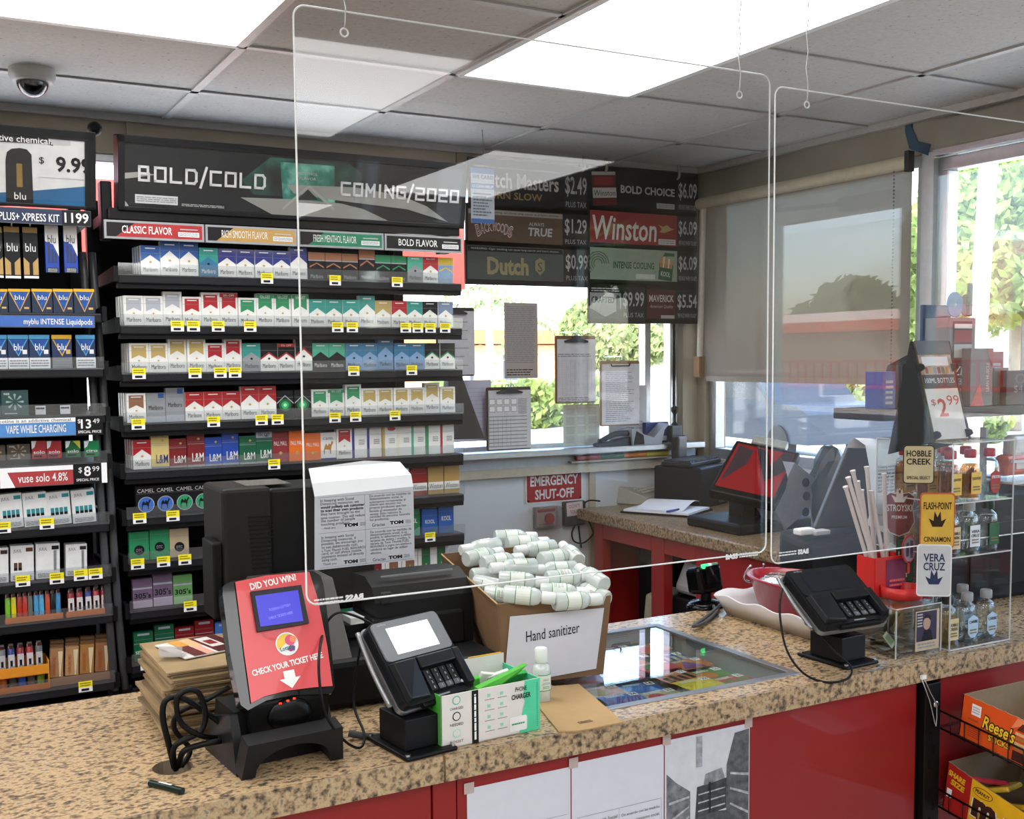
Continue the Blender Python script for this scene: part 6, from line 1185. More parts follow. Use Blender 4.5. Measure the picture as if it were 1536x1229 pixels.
# ================================================================ card terminals
def terminal(label, base_px, FLp, FRp, RLp, RRp, yF, light, base_rot):
    FL = at(*FLp, Y=yF); FRt = at(*FRp, Z=FL.z); ex = (FRt - FL); w = ex.length; exn = ex.normalized(); RL = hit(*RLp, FL, exn); ey = RL - FL; l = ey.length; l = min(max(l, .15), .215)
    bc = at(*base_px, Z=CT); t = thing('card_terminal', label, 'card terminal', bc); MW = frame(FL, ex, ey); Mt = T(*(-bc)) @ MW
    R = RZ(base_rot)
    b = MB(R); b.box((0, 0, .004), (.094, .135, .007), BLK, bev=.003); b.build('base_plate', t)
    for sx, sy in ((-1, -1), (1, -1), (-1, 1), (1, 1)): MB(R).cyl((sx * .041, sy * .06, .0075), (sx * .041, sy * .06, .0105), .004, CHROME).build('screw', t)
    MB(R).box((0, .0, .033), (.07, .085, .05), mat('111215', .42), bev=.002).build('pedestal', t)
    hc = Mt @ Vector((w * .5, l * .45, -.035)); MB().cyl((0, .01, .058), (hc.x * .3, hc.y * .3 + .01, hc.z - .012), .028, mat('131417', .4), n=20).build('pole', t)
    b = MB(); b.box((0, 0, 0), (w * .5, .07, .035), BLK, Mt @ T(w * .5, l * .45, -.045), bev=.012); [b.cyl((sx * w * .27, 0, 0), (sx * w * .29, 0, 0), .024, BLK, M=Mt @ T(w * .5, l * .45, -.05)) for sx in (-1, 1)]; b.build('tilt_bracket', t)
    out = rrect(0, 0, w, l, .012, 4); rim = [(w * .5 + (x - w * .5) * 1.03, l * .5 + (y - l * .5) * 1.03) for x, y in out]
    MB(Mt).prism(rim, .008, mat('8f9193', .3, .6), T(0, 0, -.018)).build('silver_rim', t); MB(Mt).prism(out, .03, mat('1a1b1d', .35), T(0, 0, 0)).build('case', t)
    hb = l * .52; b = MB(Mt); b.prism(rrect(w * .03, hb, w * .97, l * .985, .008, 3), .004, mat('77797c' if light else '1d1e21', .35), T(0, 0, .003)); b.text('verifone', w * .17, l * .955, LGY, w * .12, .004, None, .0036); b.build('bezel', t)
    b = MB(Mt); sx0, sx1, sy0, sy1 = (w * .2, w * .8, hb + l * .06, l * .9) if light else (w * .17, w * .83, hb + l * .05, l * .92); b.rect(sx0, sy0, sx1, sy1, mat('dfe4e9', .15, emit=.75) if light else mat('26282d', .06), None, .0036); b.build('screen', t)
    # raised keypad hood
    b = MB(Mt); hz = .013; wi0, wi1 = w * .36, w * .86
    b.hexa([(w * .02, l * .03, 0), (wi0, l * .03, 0), (wi0, hb - .002, 0), (w * .02, hb - .002, 0), (w * .05, l * .05, hz), (wi0 - .02 * w, l * .05, hz * .4), (wi0 - .02 * w, hb - .006, hz), (w * .05, hb - .006, hz)], BLKG if False else mat('16171a', .4), bev=.002)
    b.hexa([(wi1, l * .03, 0), (w * .98, l * .03, 0), (w * .98, hb - .002, 0), (wi1, hb - .002, 0), (wi1 + .01 * w, l * .05, hz), (w * .96, l * .05, hz), (w * .96, hb - .006, hz), (wi1 + .01 * w, hb - .006, hz)], mat('16171a', .4), bev=.002)
    b.hexa([(wi0, hb - .026, 0), (wi1, hb - .026, 0), (wi1, hb - .002, 0), (wi0, hb - .002, 0), (wi0, hb - .026, hz), (wi1, hb - .026, hz), (wi1, hb - .006, hz), (wi0, hb - .006, hz)], mat('16171a', .4), bev=.002); b.build('privacy_hood', t)
    b = MB(Mt); b.rect(wi0, l * .06, wi1, hb - .026, mat('08080a', .3), None, .0006)
    for i in range(4):
        for j in range(4): x = wi0 + .006 + i * (wi1 - wi0 - .008) / 4; y = l * .08 + j * (hb - .03 - l * .08) / 4; b.box((x + .007, y + .006, .0022), (.013, .0095, .0035), mat('26272b' if j or i < 1 else '55585d', .35), bev=.0008, seg=1); b.text(str((i + j * 3) % 10), x + .007, y + .006, LGY, None, .0045, None, .0044)
    b.build('keypad', t)
    b = MB(Mt); b.box((w * .55, .0, -.008), (w * .62, .012, .01), BLK, bev=.002); b.rect(w * .45, l * .015, w * .62, l * .035, GREY, None, .0012); b.build('card_slot', t)
    b = MB(Mt); b.tube([(-.012, l * .97, -.012), (-.016, l * .5, -.016), (-.012, l * .1, -.02)], .004, mat('8f9193', .3, .6)); b.build('stylus_rail', t)
    return t, Mt, bc
t1, M1, b1 = terminal('card terminal with a lit white screen between checker and charger box', (617, 1118), (610, 1062), (714, 1030), (549, 940), (655, 917), 1.572, True, 7)
t2, M2, b2 = terminal('card terminal with a dark screen in front of the red tub', (1256, 990), (1237, 940), (1337, 925), (1178, 862), (1280, 848), 1.583, False, 3)
cabl('thin black stylus cord hanging from the lit card terminal', [(560, 938, 1.735), (535, 925, 1.72), (505, 920, 1.70), (486, 945, 1.70), (478, 1000, 1.62), (488, 1070, 1.60), (515, 1110, 1.62), (540, 1122, 1.63), (546, 1100, 1.66), (530, 1050, 1.72), (542, 960, 1.73)], .0022, nm='stylus_cord')
cabl('thin black stylus cord looping below the dark screened terminal', [(1182, 862, 1.72), (1172, 890, 1.68), (1170, 925, 1.65), (1180, 975, 1.61), (1205, 1010, 1.578), (1240, 1024, 1.55), (1272, 1018, 1.55), (1276, 1000, 1.57), (1250, 975, 1.60), (1215, 930, 1.66), (1205, 905, 1.69)], .0022, nm='stylus_cord')
cabl('grey plug and black lead lying behind the card terminal base', [(523, 1100, 1.70), (545, 1104, 1.69), (570, 1105, 1.685)], .006, nm='plug_lead', m=mat('3a3b3d', .5))
# ================================================================ phone charger box
FL = at(662, 1127, Z=CT); FRr = at(810, 1094, Z=CT); ex = FRr - FL; w = ex.length; yaw = math.degrees(math.atan2(ex.y, ex.x)); d = .115; h = at(662, 1046, Y=FL.y).z - CT
t = thing('charger_box', 'white and mint cardboard phone charger display box', 'display box', (FL.x, FL.y, CT + .0006), yaw); m_cb = mat('d6d2cd', .6, var=.03); m_mint = mat('4fc79a', .55)
b = MB(); b.box((w / 2, .001, h / 2), (w, .002, h), m_cb); b.box((w / 2, d, h * .6), (w, .002, h * 1.2), m_cb); b.box((.001, d / 2, h / 2), (.002, d, h), mat('4aa83c', .5)); b.box((w - .001, d / 2, h / 2), (.002, d, h), m_mint); b.box((w / 2, d / 2, .001), (w, d, .002), m_cb); b.box((w * .8, d + .001, h * 1.15), (w * .35, .003, h * .14), mat('d8a324', .5)); b.build('carton', t)
A = FR(0, 0, 0); b = MB(A); tn = mat('4f5456', .7)
b.rect(w * .3, 0, w * .365, h, mat('141414', .5), None, .0006); b.lines(-h * .43, -w * .012, h * .43, w * .012, 1, WHT, T(w * .332, h * .5, 0) @ RZ(90), .001, .8, .02)
b.poly([(w * .78, 0), (w, 0), (w, h), (w * .84, h), (w * .82, h * .7), (w * .84, h * .6), (w * .8, h * .3)], m_mint, None, .0006)
for k, (c, s) in enumerate((('CHARGED', .82), ('NEEDED', .52), ('BOOST', .2))): b.poly([(w * .15 + .0075 * math.cos(a), h * (s + .06) + .0075 * math.sin(a)) for a in [i * .4 for i in range(16)]], mat(('5fb8a0', '1c1c1e', '9fd8c8')[k], .6), None, .0006); b.poly([(w * .15 + .0058 * math.cos(a), h * (s + .06) + .0058 * math.sin(a)) for a in [i * .4 for i in range(16)]], m_cb, None, .0009); b.text(c, w * .15, h * (s - .09), INK, w * .13, h * .05, None, .0006)
for i in range(2):
    for j in range(4): b.rect(w * (.47 + .13 * i) - .003, h * (.82 - .2 * j), w * (.47 + .13 * i) + .003, h * (.88 - .2 * j), mat('8fcdb8', .6), None, .0006); b.lines(w * (.43 + .13 * i), h * (.76 - .2 * j), w * (.53 + .13 * i), h * (.79 - .2 * j), 1, INKG, None, .0006)
b.text('PHONE', w * .8, h * .86, INK, w * .12, h * .09, None, .001, bold=.01); b.text('CHARGER', w * .8, h * .72, INK, w * .2, h * .1, None, .001, bold=.03); b.prism(rrect(w * .68, h * .06, w * .86, h * .34, .003), .0004, mat('e6e4e2', .5), T(0, 0, .0009)); b.lines(w * .7, h * .17, w * .84, h * .23, 1, mat('3a9a78', .6), None, .0014)
for k in range(24): b.rect(w * .965, h * (.08 + .036 * k), w * .972, h * (.095 + .036 * k), INK, None, .001)
b.build('front_print', t)
b = MB(frame((0, 0, 0), (0, -1, 0), (0, 0, 1))); b.lines(-d * .9, h * .3, -d * .2, h * .8, 4, mat('143a14', .6), None, .0006); b.build('end_print', t)
rn = random.Random(3)
for k in range(6):
    b = MB(RX(-55 + rn.uniform(-10, 10)) @ RZ(rn.uniform(-25, 25))); b.box((0, 0, 0), (.04, .06, .007), mat(['dcdad6', 'cfd0d0', '4fbf3c', 'dcdad6', 'd6d6d6', '3aa84a'][k], .5), bev=.001, seg=1); b.rect(-.015, -.02, .012, -.008, INK, T(0, 0, .0036), .0004)
    xx = FL.x + math.cos(math.radians(yaw)) * (w * (.14 + .145 * k)); solo('charger_pack', b, '%s charger pack standing in the charger box, %s from the terminal' % ('green' if k in (2, 5) else 'white', ORD[k]), 'charger pack', (xx, FL.y + .06 + math.sin(math.radians(yaw)) * w * .14 * k, CT + h * .8), yaw, 'charger packs in the box')
b = MB(RZ(yaw)); b.hexa([(-.05, -.012, -.02), (.03, -.008, .012), (.032, .004, .012), (-.05, .003, -.02), (-.05, -.012, -.0), (.04, -.02, .028), (.04, -.008, .028), (-.05, .003, .0)], mat('4fae3a', .5)); b.rect(-.03, -.016, 0, -.004, INK, FR(0, -.014, 0)); solo('green_flap_card', b, 'bright green card leaning across the charger box opening', 'card', (FL.x + w * .66, FL.y + .03, CT + h * .98))
# ================================================================ carton of sanitizer bottles
c0, c1, c2, c3 = Vector((.974, 1.834, CT)), Vector((1.179, 1.806, CT)), Vector((1.255, 2.07, CT)), Vector((1.045, 2.1, CT)); o = c0
zf0 = at(748, 906, Y=1.834).z - CT; zr = .215
t = thing('sanitizer_carton', 'open brown carton heaped with hand sanitizer bottles', 'carton', (o.x, o.y, CT + .0006)); m_k = mat('7b5f45', .85, var=.08, scale=18); m_ki = mat('75583b', .9)
q = [c - o for c in (c0, c1, c2, c3)]; tops = [Vector((-.018, -.004, zf0)), q[1] + Vector((.016, -.004, zf0 - .005)), q[2] + Vector((.012, .02, zr)), q[3] + Vector((-.07, .02, zr - .004))]
b = MB()
def wall4(i, j):
    a, c, e, f = q[i], q[j], tops[j], tops[i]; n = (c - a).cross(f - a).normalized() * .003; b.add([tuple(v) for v in (a, c, e, f)], [(0, 1, 2, 3)], m_k); b.add([tuple(v - n) for v in (a, c, e, f)], [(3, 2, 1, 0)], m_ki); b.add([tuple(v) for v in (f, e)] + [tuple(v - n) for v in (e, f)], [(0, 1, 2, 3)], mat('a98a62', .8))
for i, j in ((0, 1), (1, 2), (2, 3), (3, 0)): wall4(i, j)
b.add([tuple(v + Vector((0, 0, .002))) for v in q], [(0, 1, 2, 3)], m_ki); b.build('box', t)
MW = frame(o + Vector((0, 0, 0)), c1 - c0, tops[0] + Vector((.018, 0, 0))); Mq = T(*(-o)) @ MW; O = lambda *p: onp(MW, *p); pp = O((755, 1028), (893, 1003), (905, 912), (764, 925))
b = MB(Mq); b.prism(pp, .001, mat('d3d4dc', .8, var=.02), T(0, 0, .004)); cxp = O((828, 948))[0]; b.text('Hand sanitizer', cxp[0], cxp[1], INK, .112, .021, None, .0048, rot=4, shear=.08); b.build('paper_sign', t)
b = MB(Mq); p_ = O((840, 912))[0]; b.rect(p_[0] - .006, p_[1] - .018, p_[0] + .006, p_[1] + .01, clear('tape', (.9, .88, .84), .08, .1, .2), None, .0015); p_ = O((880, 906))[0]; b.poly([(p_[0] + .013 * math.cos(a), p_[1] + .009 * math.sin(a)) for a in [i * .4 for i in range(16)]], mat('6f5338', .85), None, .0012); b.build('tape_and_stamp', t)
m_bot = clear('frosted_bottle', (.9, .95, .92), .07, .15, .62, (.8, .86, .83)); m_cap = mat('dcdfdc', .4, var=.02); m_lab = mat('dde3da', .5, var=.03); m_lg = mat('4f8f55', .5)
def bottle_parts(t):
    b = MB(); b.lathe([(.0145, 0), (.0172, .003), (.0172, .058), (.014, .067), (.0085, .071), (.0085, .074)], m_bot, n=18); b.build('bottle_body', t)
    MB().lathe([(.0118, .0722), (.0122, .074), (.0118, .096), (.0095, .0985)], m_cap, n=18).build('cap', t)
    b = MB(); n = 14; vs = []; fs = []; ms = []
    zz = [.022, .0235, .0505, .052]
    for k in range(3):
        v = [(.0176 * math.cos(-2.4 + i * 4.0 / n), .0176 * math.sin(-2.4 + i * 4.0 / n), z) for z in (zz[k], zz[k + 1]) for i in range(n + 1)]
        b.add(v, [(i, i + 1, i + n + 2, i + n + 1) for i in range(n)], m_lab if k == 1 else m_lg)
    A = frame((0, -.0179, 0), (1, 0, 0), (0, 0, 1)); b.text('HAND', 0, .043, INKG, .012, .004, A, .0004); b.text('SANITIZER', 0, .036, INKG, .016, .004, A, .0004); b.lines(-.007, .026, .007, .032, 2, mat('7fa57f', .6), A, .0004); b.build('wrap_label', t)
proto = thing('sanitizer_bottle', 'upright sanitizer bottle standing alone beside the charger box', 'bottle', (at(812, 1052, Z=CT).x, at(812, 1052, Z=CT).y, CT + .0006)); bottle_parts(proto)
NH = Vector((0, -(zr - zf0 - .004), .27)).normalized(); PH = Vector((1.05, 1.872, CT + zf0 + .008))
HB = [(330, 110, 600, 105, 0), (380, 150, 110, 192, .004), (390, 150, 690, 135, .003), (130, 250, 410, 190, .004), (720, 165, 450, 195, .006), (880, 280, 720, 130, .01), (200, 280, 570, 225, .01), (600, 252, 860, 205, .012), (590, 285, 310, 300, .016), (810, 300, 590, 312, .0), (360, 365, 665, 388, .016), (670, 365, 915, 350, .012), (1010, 400, 845, 295, .016), (395, 455, 705, 485, .016), (640, 440, 890, 452, .002), (710, 505, 980, 488, .006), (270, 395, 430, 430, -.01), (980, 470, 850, 415, -.008), (240, 345, 420, 330, -.012), (330, 460, 520, 480, -.012), (560, 420, 760, 400, -.014)]
posn = ['at the rear edge of', 'at the rear corner of', 'rear middle of', 'in the second row at the printer side of', 'in the second row middle of', 'tipped along the window side of', 'in the third row at the printer side of', 'with its label facing out in the middle of', 'cap toward the printer in the middle of', 'half buried in the middle of', 'fourth row, cap toward the window, of', 'with barcode facing out of', 'showing its round base at the window corner of', 'front row at the printer corner of', 'front row middle, partly under, of', 'lying against the sign side wall of', 'half buried at the printer side wall of', 'half buried at the window front corner of', 'buried below the printer side rim of', 'buried at the front printer corner of', 'buried in the centre of']
def bdup(root, M, label, group):
    r = root.copy(); COL.objects.link(r); r.matrix_world = M; tag(r, label, None, group)
    for ch in list(root.children):
        c = ch.copy(); COL.objects.link(c); c.parent = r
    return r
rn = random.Random(8)
for k, (x0, y0, x1, y1, dz) in enumerate(HB):
    c = hit(660 + (x0 + x1) / 2 / 4.097, 780 + (y0 + y1) / 2 / 4.097, PH + Vector((0, 0, dz)), NH); a = hit(660 + x0 / 4.097, 780 + y0 / 4.097, PH + Vector((0, 0, dz)), NH); e = hit(660 + x1 / 4.097, 780 + y1 / 4.097, PH + Vector((0, 0, dz)), NH); dr = (e - a).normalized()
    up = NH - dr * NH.dot(dr); M = frame(c - dr * .049, up.cross(dr), up) if False else None
    ez = dr; ey = -(up.normalized()); exx = ey.cross(ez).normalized(); M = Matrix(((exx.x, ey.x, ez.x, 0), (exx.y, ey.y, ez.y, 0), (exx.z, ey.z, ez.z, 0), (0, 0, 0, 1)))
    pos = c - dr * .049; lab = 'sanitizer bottle %s the carton heap' % posn[k]
    r = bdup(proto, T(*pos) @ M @ RZ([0, 40, -30, 10, 160, 20, -15, 0, 0, 170, 0, 30, 0, 5, 20, -10, 90, 0, 120, 60, 0][k]), lab, 'sanitizer bottles heaped in the carton')
proto['group'] = 'sanitizer bottles'
# flat brown bag
f = [at(*q, Z=CT + .003) for q in ((806, 1058), (838, 1097), (868, 1096), (935, 1083), (868, 1026), (824, 1030))]; o = f[0]; b = MB(); b.prism([((v - o).x, (v - o).y) for v in f], .0025, mat('a98a5f', .85, var=.08, scale=12, bump=.2), T(0, 0, 0)); q = at(878, 1083, Z=CT + .0035) - o; b.text('logo', q.x, q.y, mat('5a4630', .8), .03, .008, T(0, 0, 0), .0008) if False else b.lines(q.x - .014, q.y - .006, q.x + .014, q.y + .006, 2, mat('5a4630', .8), None, .0008)
solo('flat_paper_bag', b, 'single flat brown paper bag lying by the ticket window', 'paper bag', o)
# ================================================================ scanner, tray and tub
p = at(1058, 912, Z=CT); t = thing('barcode_scanner', 'black stand-up barcode scanner with a green light', 'scanner', (p.x + .01, p.y + .01, CT), 12); MB().lathe([(.055, 0), (.055, .006), (.045, .014), (.02, .018)], BLKG, n=22, sy=.8).build('foot', t)
hz = at(1060, 846, Y=p.y).z - CT; MB().lathe([(.014, .014), (.013, .04)], BLK, n=12).build('neck', t)
b = MB(T(0, 0, .035) @ RX(-8)); b.hexa([(-.042, -.028, 0), (.042, -.028, 0), (.038, .03, 0), (-.038, .03, 0), (-.046, -.02, hz - .04), (.046, -.02, hz - .04), (.042, .03, hz - .046), (-.042, .03, hz - .046)], BLKG, bev=.012, seg=3); b.build('head', t)
b = MB(T(0, 0, .035) @ RX(-8) @ T(0, -.016, hz - .046)); b.box((-.016, -.003, .004), (.02, .008, .01), mat('2fd46a', .3, emit=2.2)); b.box((.002, -.003, .005), (.008, .006, .008), mat('dfe6e2', .3, emit=.5)); b.box((.02, -.003, .004), (.018, .008, .008), mat('7fae95', .3)); b.build('status_light', t)
MB(T(0, 0, .035) @ RX(-8)).box((0, -.0285, hz * .42), (.05, .002, hz * .4), mat('101114', .08)).build('scan_window', t)
cabl('grey coiled scanner cord lying before the wavy tray', [(1068, 905, 2.16), (1076, 925, 2.08), (1066, 930, 2.06), (1078, 915, 2.10), (1060, 932, 2.03), (1040, 940, 1.99), (1060, 925, 2.05), (1080, 908, 2.12)], .004, nm='scanner_cord', m=mat('4a4b4d', .5))
tx0, tx1, ty0, ty1 = 1.7, 1.965, 1.752, 2.125; o = Vector((tx0, ty0, CT)); W2, L2 = tx1 - tx0, ty1 - ty0
b = MB(); n = 64; rin = []; pts = rrect(0, 0, W2, L2, .03, 8)
def dens(pts, n):
    P = [Vector(p) for p in pts]; Ls = [(P[(i + 1) % len(P)] - P[i]).length for i in range(len(P))]; tot = sum(Ls); out = []
    for k in range(n):
        s = tot * k / n; i = 0
        while s > Ls[i] + 1e-9 and i < len(P) - 1: s -= Ls[i]; i += 1
        out.append((P[i] + (P[(i + 1) % len(P)] - P[i]) * (s / max(Ls[i], 1e-6)), tot * k / n / tot))
    return out
D = dens(pts, 96); cc = Vector((W2 / 2, L2 / 2)); m_tr = mat('d9d6d8', .35, var=.02)
def ring(sc, z, amp): return [(cc.x + (p.x - cc.x) * sc, cc.y + (p.y - cc.y) * sc, z + amp * math.sin(u * 2 * math.pi * 11)) for p, u in D]
rings = [ring(.86, .002, 0), ring(.88, .0, 0), ring(.97, .03, 0), ring(1.03, .046, .004), ring(1.02, .0485, .004), ring(.955, .03, 0), ring(.87, .006, 0)]
N = len(D); vs = sum(rings, []); fs = [(j * N + i, j * N + (i + 1) % N, (j + 1) * N + (i + 1) % N, (j + 1) * N + i) for j in range(len(rings) - 1) for i in range(N)]; b.add(vs, fs, m_tr, None, True); b.add(rings[-1], [tuple(range(N))], m_tr); b.add(rings[0], [tuple(range(N - 1, -1, -1))], m_tr)
solo('wavy_tray', b, 'long white tray with a wavy rim holding the red tub', 'tray', (o.x, o.y, CT + .0006))
t = thing('red_tub', 'oval red plastic tub of cups standing in the white wavy tray', 'tub', ((tx0 + tx1) / 2 + .0, 1.935, CT + .0075)); m_tub = mat('96202b', .3, var=.04, coat=.2)
MB().lathe([(.076, 0), (.08, .003), (.1, .084), (.106, .086), (.106, .091), (.098, .091), (.077, .006)], m_tub, n=40, sx=.98, sy=1.68).build('tub_body', t)
MB().tube([(-.02, .174, .1), (-.03, .188, .07), (-.01, .188, .055), (.03, .186, .07), (.02, .174, .1)], .003, CHROME).build('handle', t)
for k, (x, y, z, l) in enumerate(((-.03, .07, .127, 'nearest the scanner'), (.025, -.02, .137, 'in the middle of the tub'), (-.03, -.1, .118, 'beside the dark terminal'), (.03, .12, .12, 'behind, by the register base'))):
    c = thing('dip_cup', 'clear lidded plastic cup in the red tub, %s' % l, 'cup', (t.location.x + x, t.location.y + y, t.location.z + z - .147), group='lidded cups in the red tub'); MB().lathe([(.03, 0), (.036, .1)], clear('cup_plastic', (.9, .86, .78), .08, .05, .12, (.7, .62, .5)), n=24).build('cup', c); MB().lathe([(.0, .112), (.028, .112), (.03, .108), (.038, .106), (.04, .1), (.038, .098)], clear('lid_plastic', (.88, .86, .82), .1, .05, .15), n=28).build('lid', c); MB().lathe([(.028, .002), (.033, .08), (.0, .08)], mat('a97f4a', .6, var=.2), n=20).build('contents', c)
# ================================================================ clear donation box with red caddy
bx0, bx1, by0, by1 = 1.752, 1.885, 1.592, 1.735; hd_ = .1; t = thing('donation_box', 'clear acrylic donation box with a portrait card and coins inside', 'donation box', (bx0, by0, CT + .0006)); W2, L2 = bx1 - bx0, by1 - by0
for nm, c, s in (('front_pane', (W2 / 2, .0015, hd_ / 2), (W2, .003, hd_)), ('rear_pane', (W2 / 2, L2 - .0015, hd_ / 2), (W2, .003, hd_)), ('side_pane', (.0015, L2 / 2, hd_ / 2), (.003, L2 - .0062, hd_)), ('side_pane', (W2 - .0015, L2 / 2, hd_ / 2), (.003, L2 - .0062, hd_)), ('lid_pane', (W2 / 2, L2 / 2, hd_ + .0017), (W2 + .004, L2 + .004, .003)), ('floor_pane', (W2 / 2, L2 / 2, .0015), (W2 - .007, L2 - .007, .003))): MB().box(c, s, ACR).build(nm, t)
for c, s in [((x, y, hd_ / 2), (.0022, .0022, hd_)) for x in (0, W2) for y in (0, L2)] + [((W2 / 2, 0, hd_ + .003), (W2, .002, .002)), ((0, L2 / 2, hd_ + .003), (.002, L2, .002))]: MB().box(c, s, EDGE).build('edge_highlight', t)  # pale strips paint light caught along the box edges
b = MB(FR(W2 * .42, -.001, .008)); b.box((.035, .042, 0), (.07, .084, .001), mat('b7a78f', .5)); b.rect(.002, .02, .062, .082, mat('2b2440', .5), None, .0008); b.poly([(.032 + .011 * math.cos(a), .058 + .015 * math.sin(a)) for a in [i * .4 for i in range(16)]], mat('a88a7a', .6), None, .0012); b.poly([(.016, .02), (.05, .02), (.046, .04), (.036, .046), (.026, .045)], mat('17131f', .6), None, .0011); b.poly([(.02, .062), (.03, .078), (.044, .07), (.042, .062), (.036, .068), (.026, .068)], mat('241a1c', .6), None, .0015); b.lines(.004, .05, .02, .08, 5, LGY, None, .0012); b.lines(.006, .004, .06, .017, 2, INKG, None, .0008); b.build('portrait_card', t)
rn = random.Random(2)
b = MB()
for k in range(60): b.cyl((rn.uniform(.012, W2 - .012), rn.uniform(.012, L2 - .012), .0035 + .0014 * (k % 5)), (0, 0, 0), .001, CHROME) if False else b.lathe([(.0105, 0), (.0105, .0015)], mat('8d7a5e' if k % 3 else 'a9a9a8', .35, .8), T(rn.uniform(.014, W2 - .014), rn.uniform(.014, L2 - .014), .0035 + .0016 * (k % 5)), 14)
o_ = solo('loose_coins', b, 'scatter of loose coins inside the clear donation box', 'coins', (bx0, by0, CT + .0006)); o_['kind'] = 'stuff'
b = MB(RZ(35) @ RX(50)); b.box((0, 0, 0), (.05, .03, .0012), mat('b9c0a0', .8)); b.rect(-.02, -.01, .02, .01, mat('7f8f6f', .8), None, .0008); solo('banknote', b, 'folded banknote leaning inside the donation box', 'banknote', (bx0 + .035, by0 + .05, CT + .026))
cz = CT + hd_ + .0042; m_rp = mat('cf2f2c', .35, var=.04); cd = at(1352, 890, Z=cz + .01)
t = thing('red_caddy', 'bright red plastic caddy with a dish and straw cup on the donation box', 'caddy', (cd.x, cd.y, cz)); 
MB().lathe([(.0, .002), (.036, .0), (.043, .002), (.044, .026), (.041, .026), (.039, .006), (.0, .006)], m_rp, n=32).build('dish', t)
q0 = at(1302, 836, Y=cd.y + .05) - Vector((cd.x, cd.y, cz)); q1 = at(1350, 836, Y=cd.y + .05) - Vector((cd.x, cd.y, cz)); b = MB(); w_ = q1.x - q0.x; hh = q0.z; xm = (q0.x + q1.x) / 2
for c, s in (((xm, .03, hh / 2), (w_, .003, hh)), ((xm, .08, hh / 2), (w_, .003, hh)), ((q0.x, .055, hh / 2), (.003, .05, hh)), ((q1.x, .055, hh / 2), (.003, .05, hh)), ((xm, .055, .0015), (w_, .05, .003))): b.box(c, s, m_rp)
b.build('straw_cup', t)
b = MB(FR(xm + .002, .0275, 0)); b.rect(-w_ * .2, .004, w_ * .48, hh * .92, mat('7a2450', .5)); b.lines(-w_ * .1, hh * .2, w_ * .4, hh * .44, 2, mat('e06a6a', .5), None, .001); b.build('front_card', t)
b = MB(FR(xm + w_ * .35, .012, hh)); b.prism([(.021 * math.cos(a), .016 + .031 * math.sin(a)) for a in [i * math.pi / 12 for i in range(24)]], .002, mat('c9323a', .5)); b.poly([(.018 * math.cos(a), .016 + .027 * math.sin(a)) for a in [i * math.pi / 12 for i in range(24)]], mat('a39ab0', .5), None, .0006); b.rect(-.01, .0, -.002, .03, mat('4a3f5c', .6), None, .0012); b.rect(.002, -.004, .011, .034, mat('58496a', .6), None, .0012); b.box((0, -.022, -.001), (.006, .03, .002), m_rp); b.build('oval_card', t)
tops_ = [(1272, 716), (1279, 706), (1286, 722), (1300, 700), (1307, 736), (1326, 710), (1268, 730), (1292, 735)]
for k, (px, py) in enumerate(tops_):
    e = at(px, py, Y=cd.y + .05 + .004 * (k % 4)); s = Vector((cd.x + xm - .012 + .0045 * (k % 6), cd.y + .04 + .009 * (k % 4), cz + .004)); st = thing('paper_straw', 'white wrapped drinking straw in the red cup, %s from the window' % ORD[[5, 4, 3, 2, 1, 0, 6, 7][k]], 'straw', s, group='wrapped straws in the red cup'); d = e - s
    MB().cyl((0, 0, 0), d * .97, .0045, mat('d3c4be', .75, var=.06), n=10).build('wrapper', st); b = MB(); b.cyl(d * .97, d, .0047, mat('d3c9c4', .8), r1=.0062, n=8); b.build('crimped_end', st)
# ================================================================ acrylic tower of small liquor bottles
TX0, TX1, TY0, TY1 = 1.895, 2.085, 1.578, 1.785; TH = [0, .196, .31, .436]; t = thing('bottle_tower', 'three tier clear acrylic tower of small liquor bottles', 'display tower', (TX0, TY0, CT + .0006)); W2, L2 = TX1 - TX0, TY1 - TY0; H = TH[3]
for nm, c, s in (('side_pane', (.0015, L2 / 2, H / 2), (.003, L2, H)), ('side_pane', (W2 - .0015, L2 / 2, H / 2), (.003, L2, H)), ('back_pane', (W2 / 2, L2 - .0015, H / 2), (W2 - .007, .003, H))): MB().box(c, s, ACR).build(nm, t)
for z in TH: MB().box((W2 / 2, L2 / 2, z + .0018), (W2 - .007, L2 - .007, .003), ACR).build('shelf_pane', t)
for x in (0, W2):
    for y in (0, L2): MB().box((x, y, H / 2), (.0025, .0025, H), EDGE).build('edge_highlight', t)  # pale strips paint light caught along the tower edges
for z in TH: MB().box((W2 / 2, 0, z + .002), (W2, .0025, .0028), EDGE).build('edge_highlight', t); MB().box((0, L2 / 2, z + .002), (.0025, L2, .0025), EDGE).build('edge_highlight', t)
AM, CLR = clear('amber_spirit', (.75, .42, .12), .04), clear('clear_spirit', (.93, .95, .95), .04); GOLD = clear('gold_spirit', (.9, .68, .25), .04)
KINDS = {'hob': ('b7542c', AM, 'a91d22', 'c9b992', 'HOBBLE CREEK', 'amber bottle with tan label'), 'fla': ('a8431f', AM, 'a91d22', 'd3ae4c', 'FLASH-POINT', 'amber bottle with yellow label'), 'str': ('c', CLR, 'a91d22', '9c2c2a', 'STROYSKI', 'clear bottle with red badge label'), 'ver': ('c', CLR, '9a9c9d', 'cdd2d8', 'VERA CRUZ', 'clear bottle with white label'), 'gld': ('g', GOLD, '17181a', 'c9b992', 'HOBBLE CREEK', 'golden bottle with tan label'), 'gre': ('c', CLR, '1c2a20', '1f5a35', '', 'clear bottle with green label'), 'car': ('c', CLR, '8d9092', 'a9c3da', 'CARIBE', 'clear bottle with pale blue label')}
_fk = {}
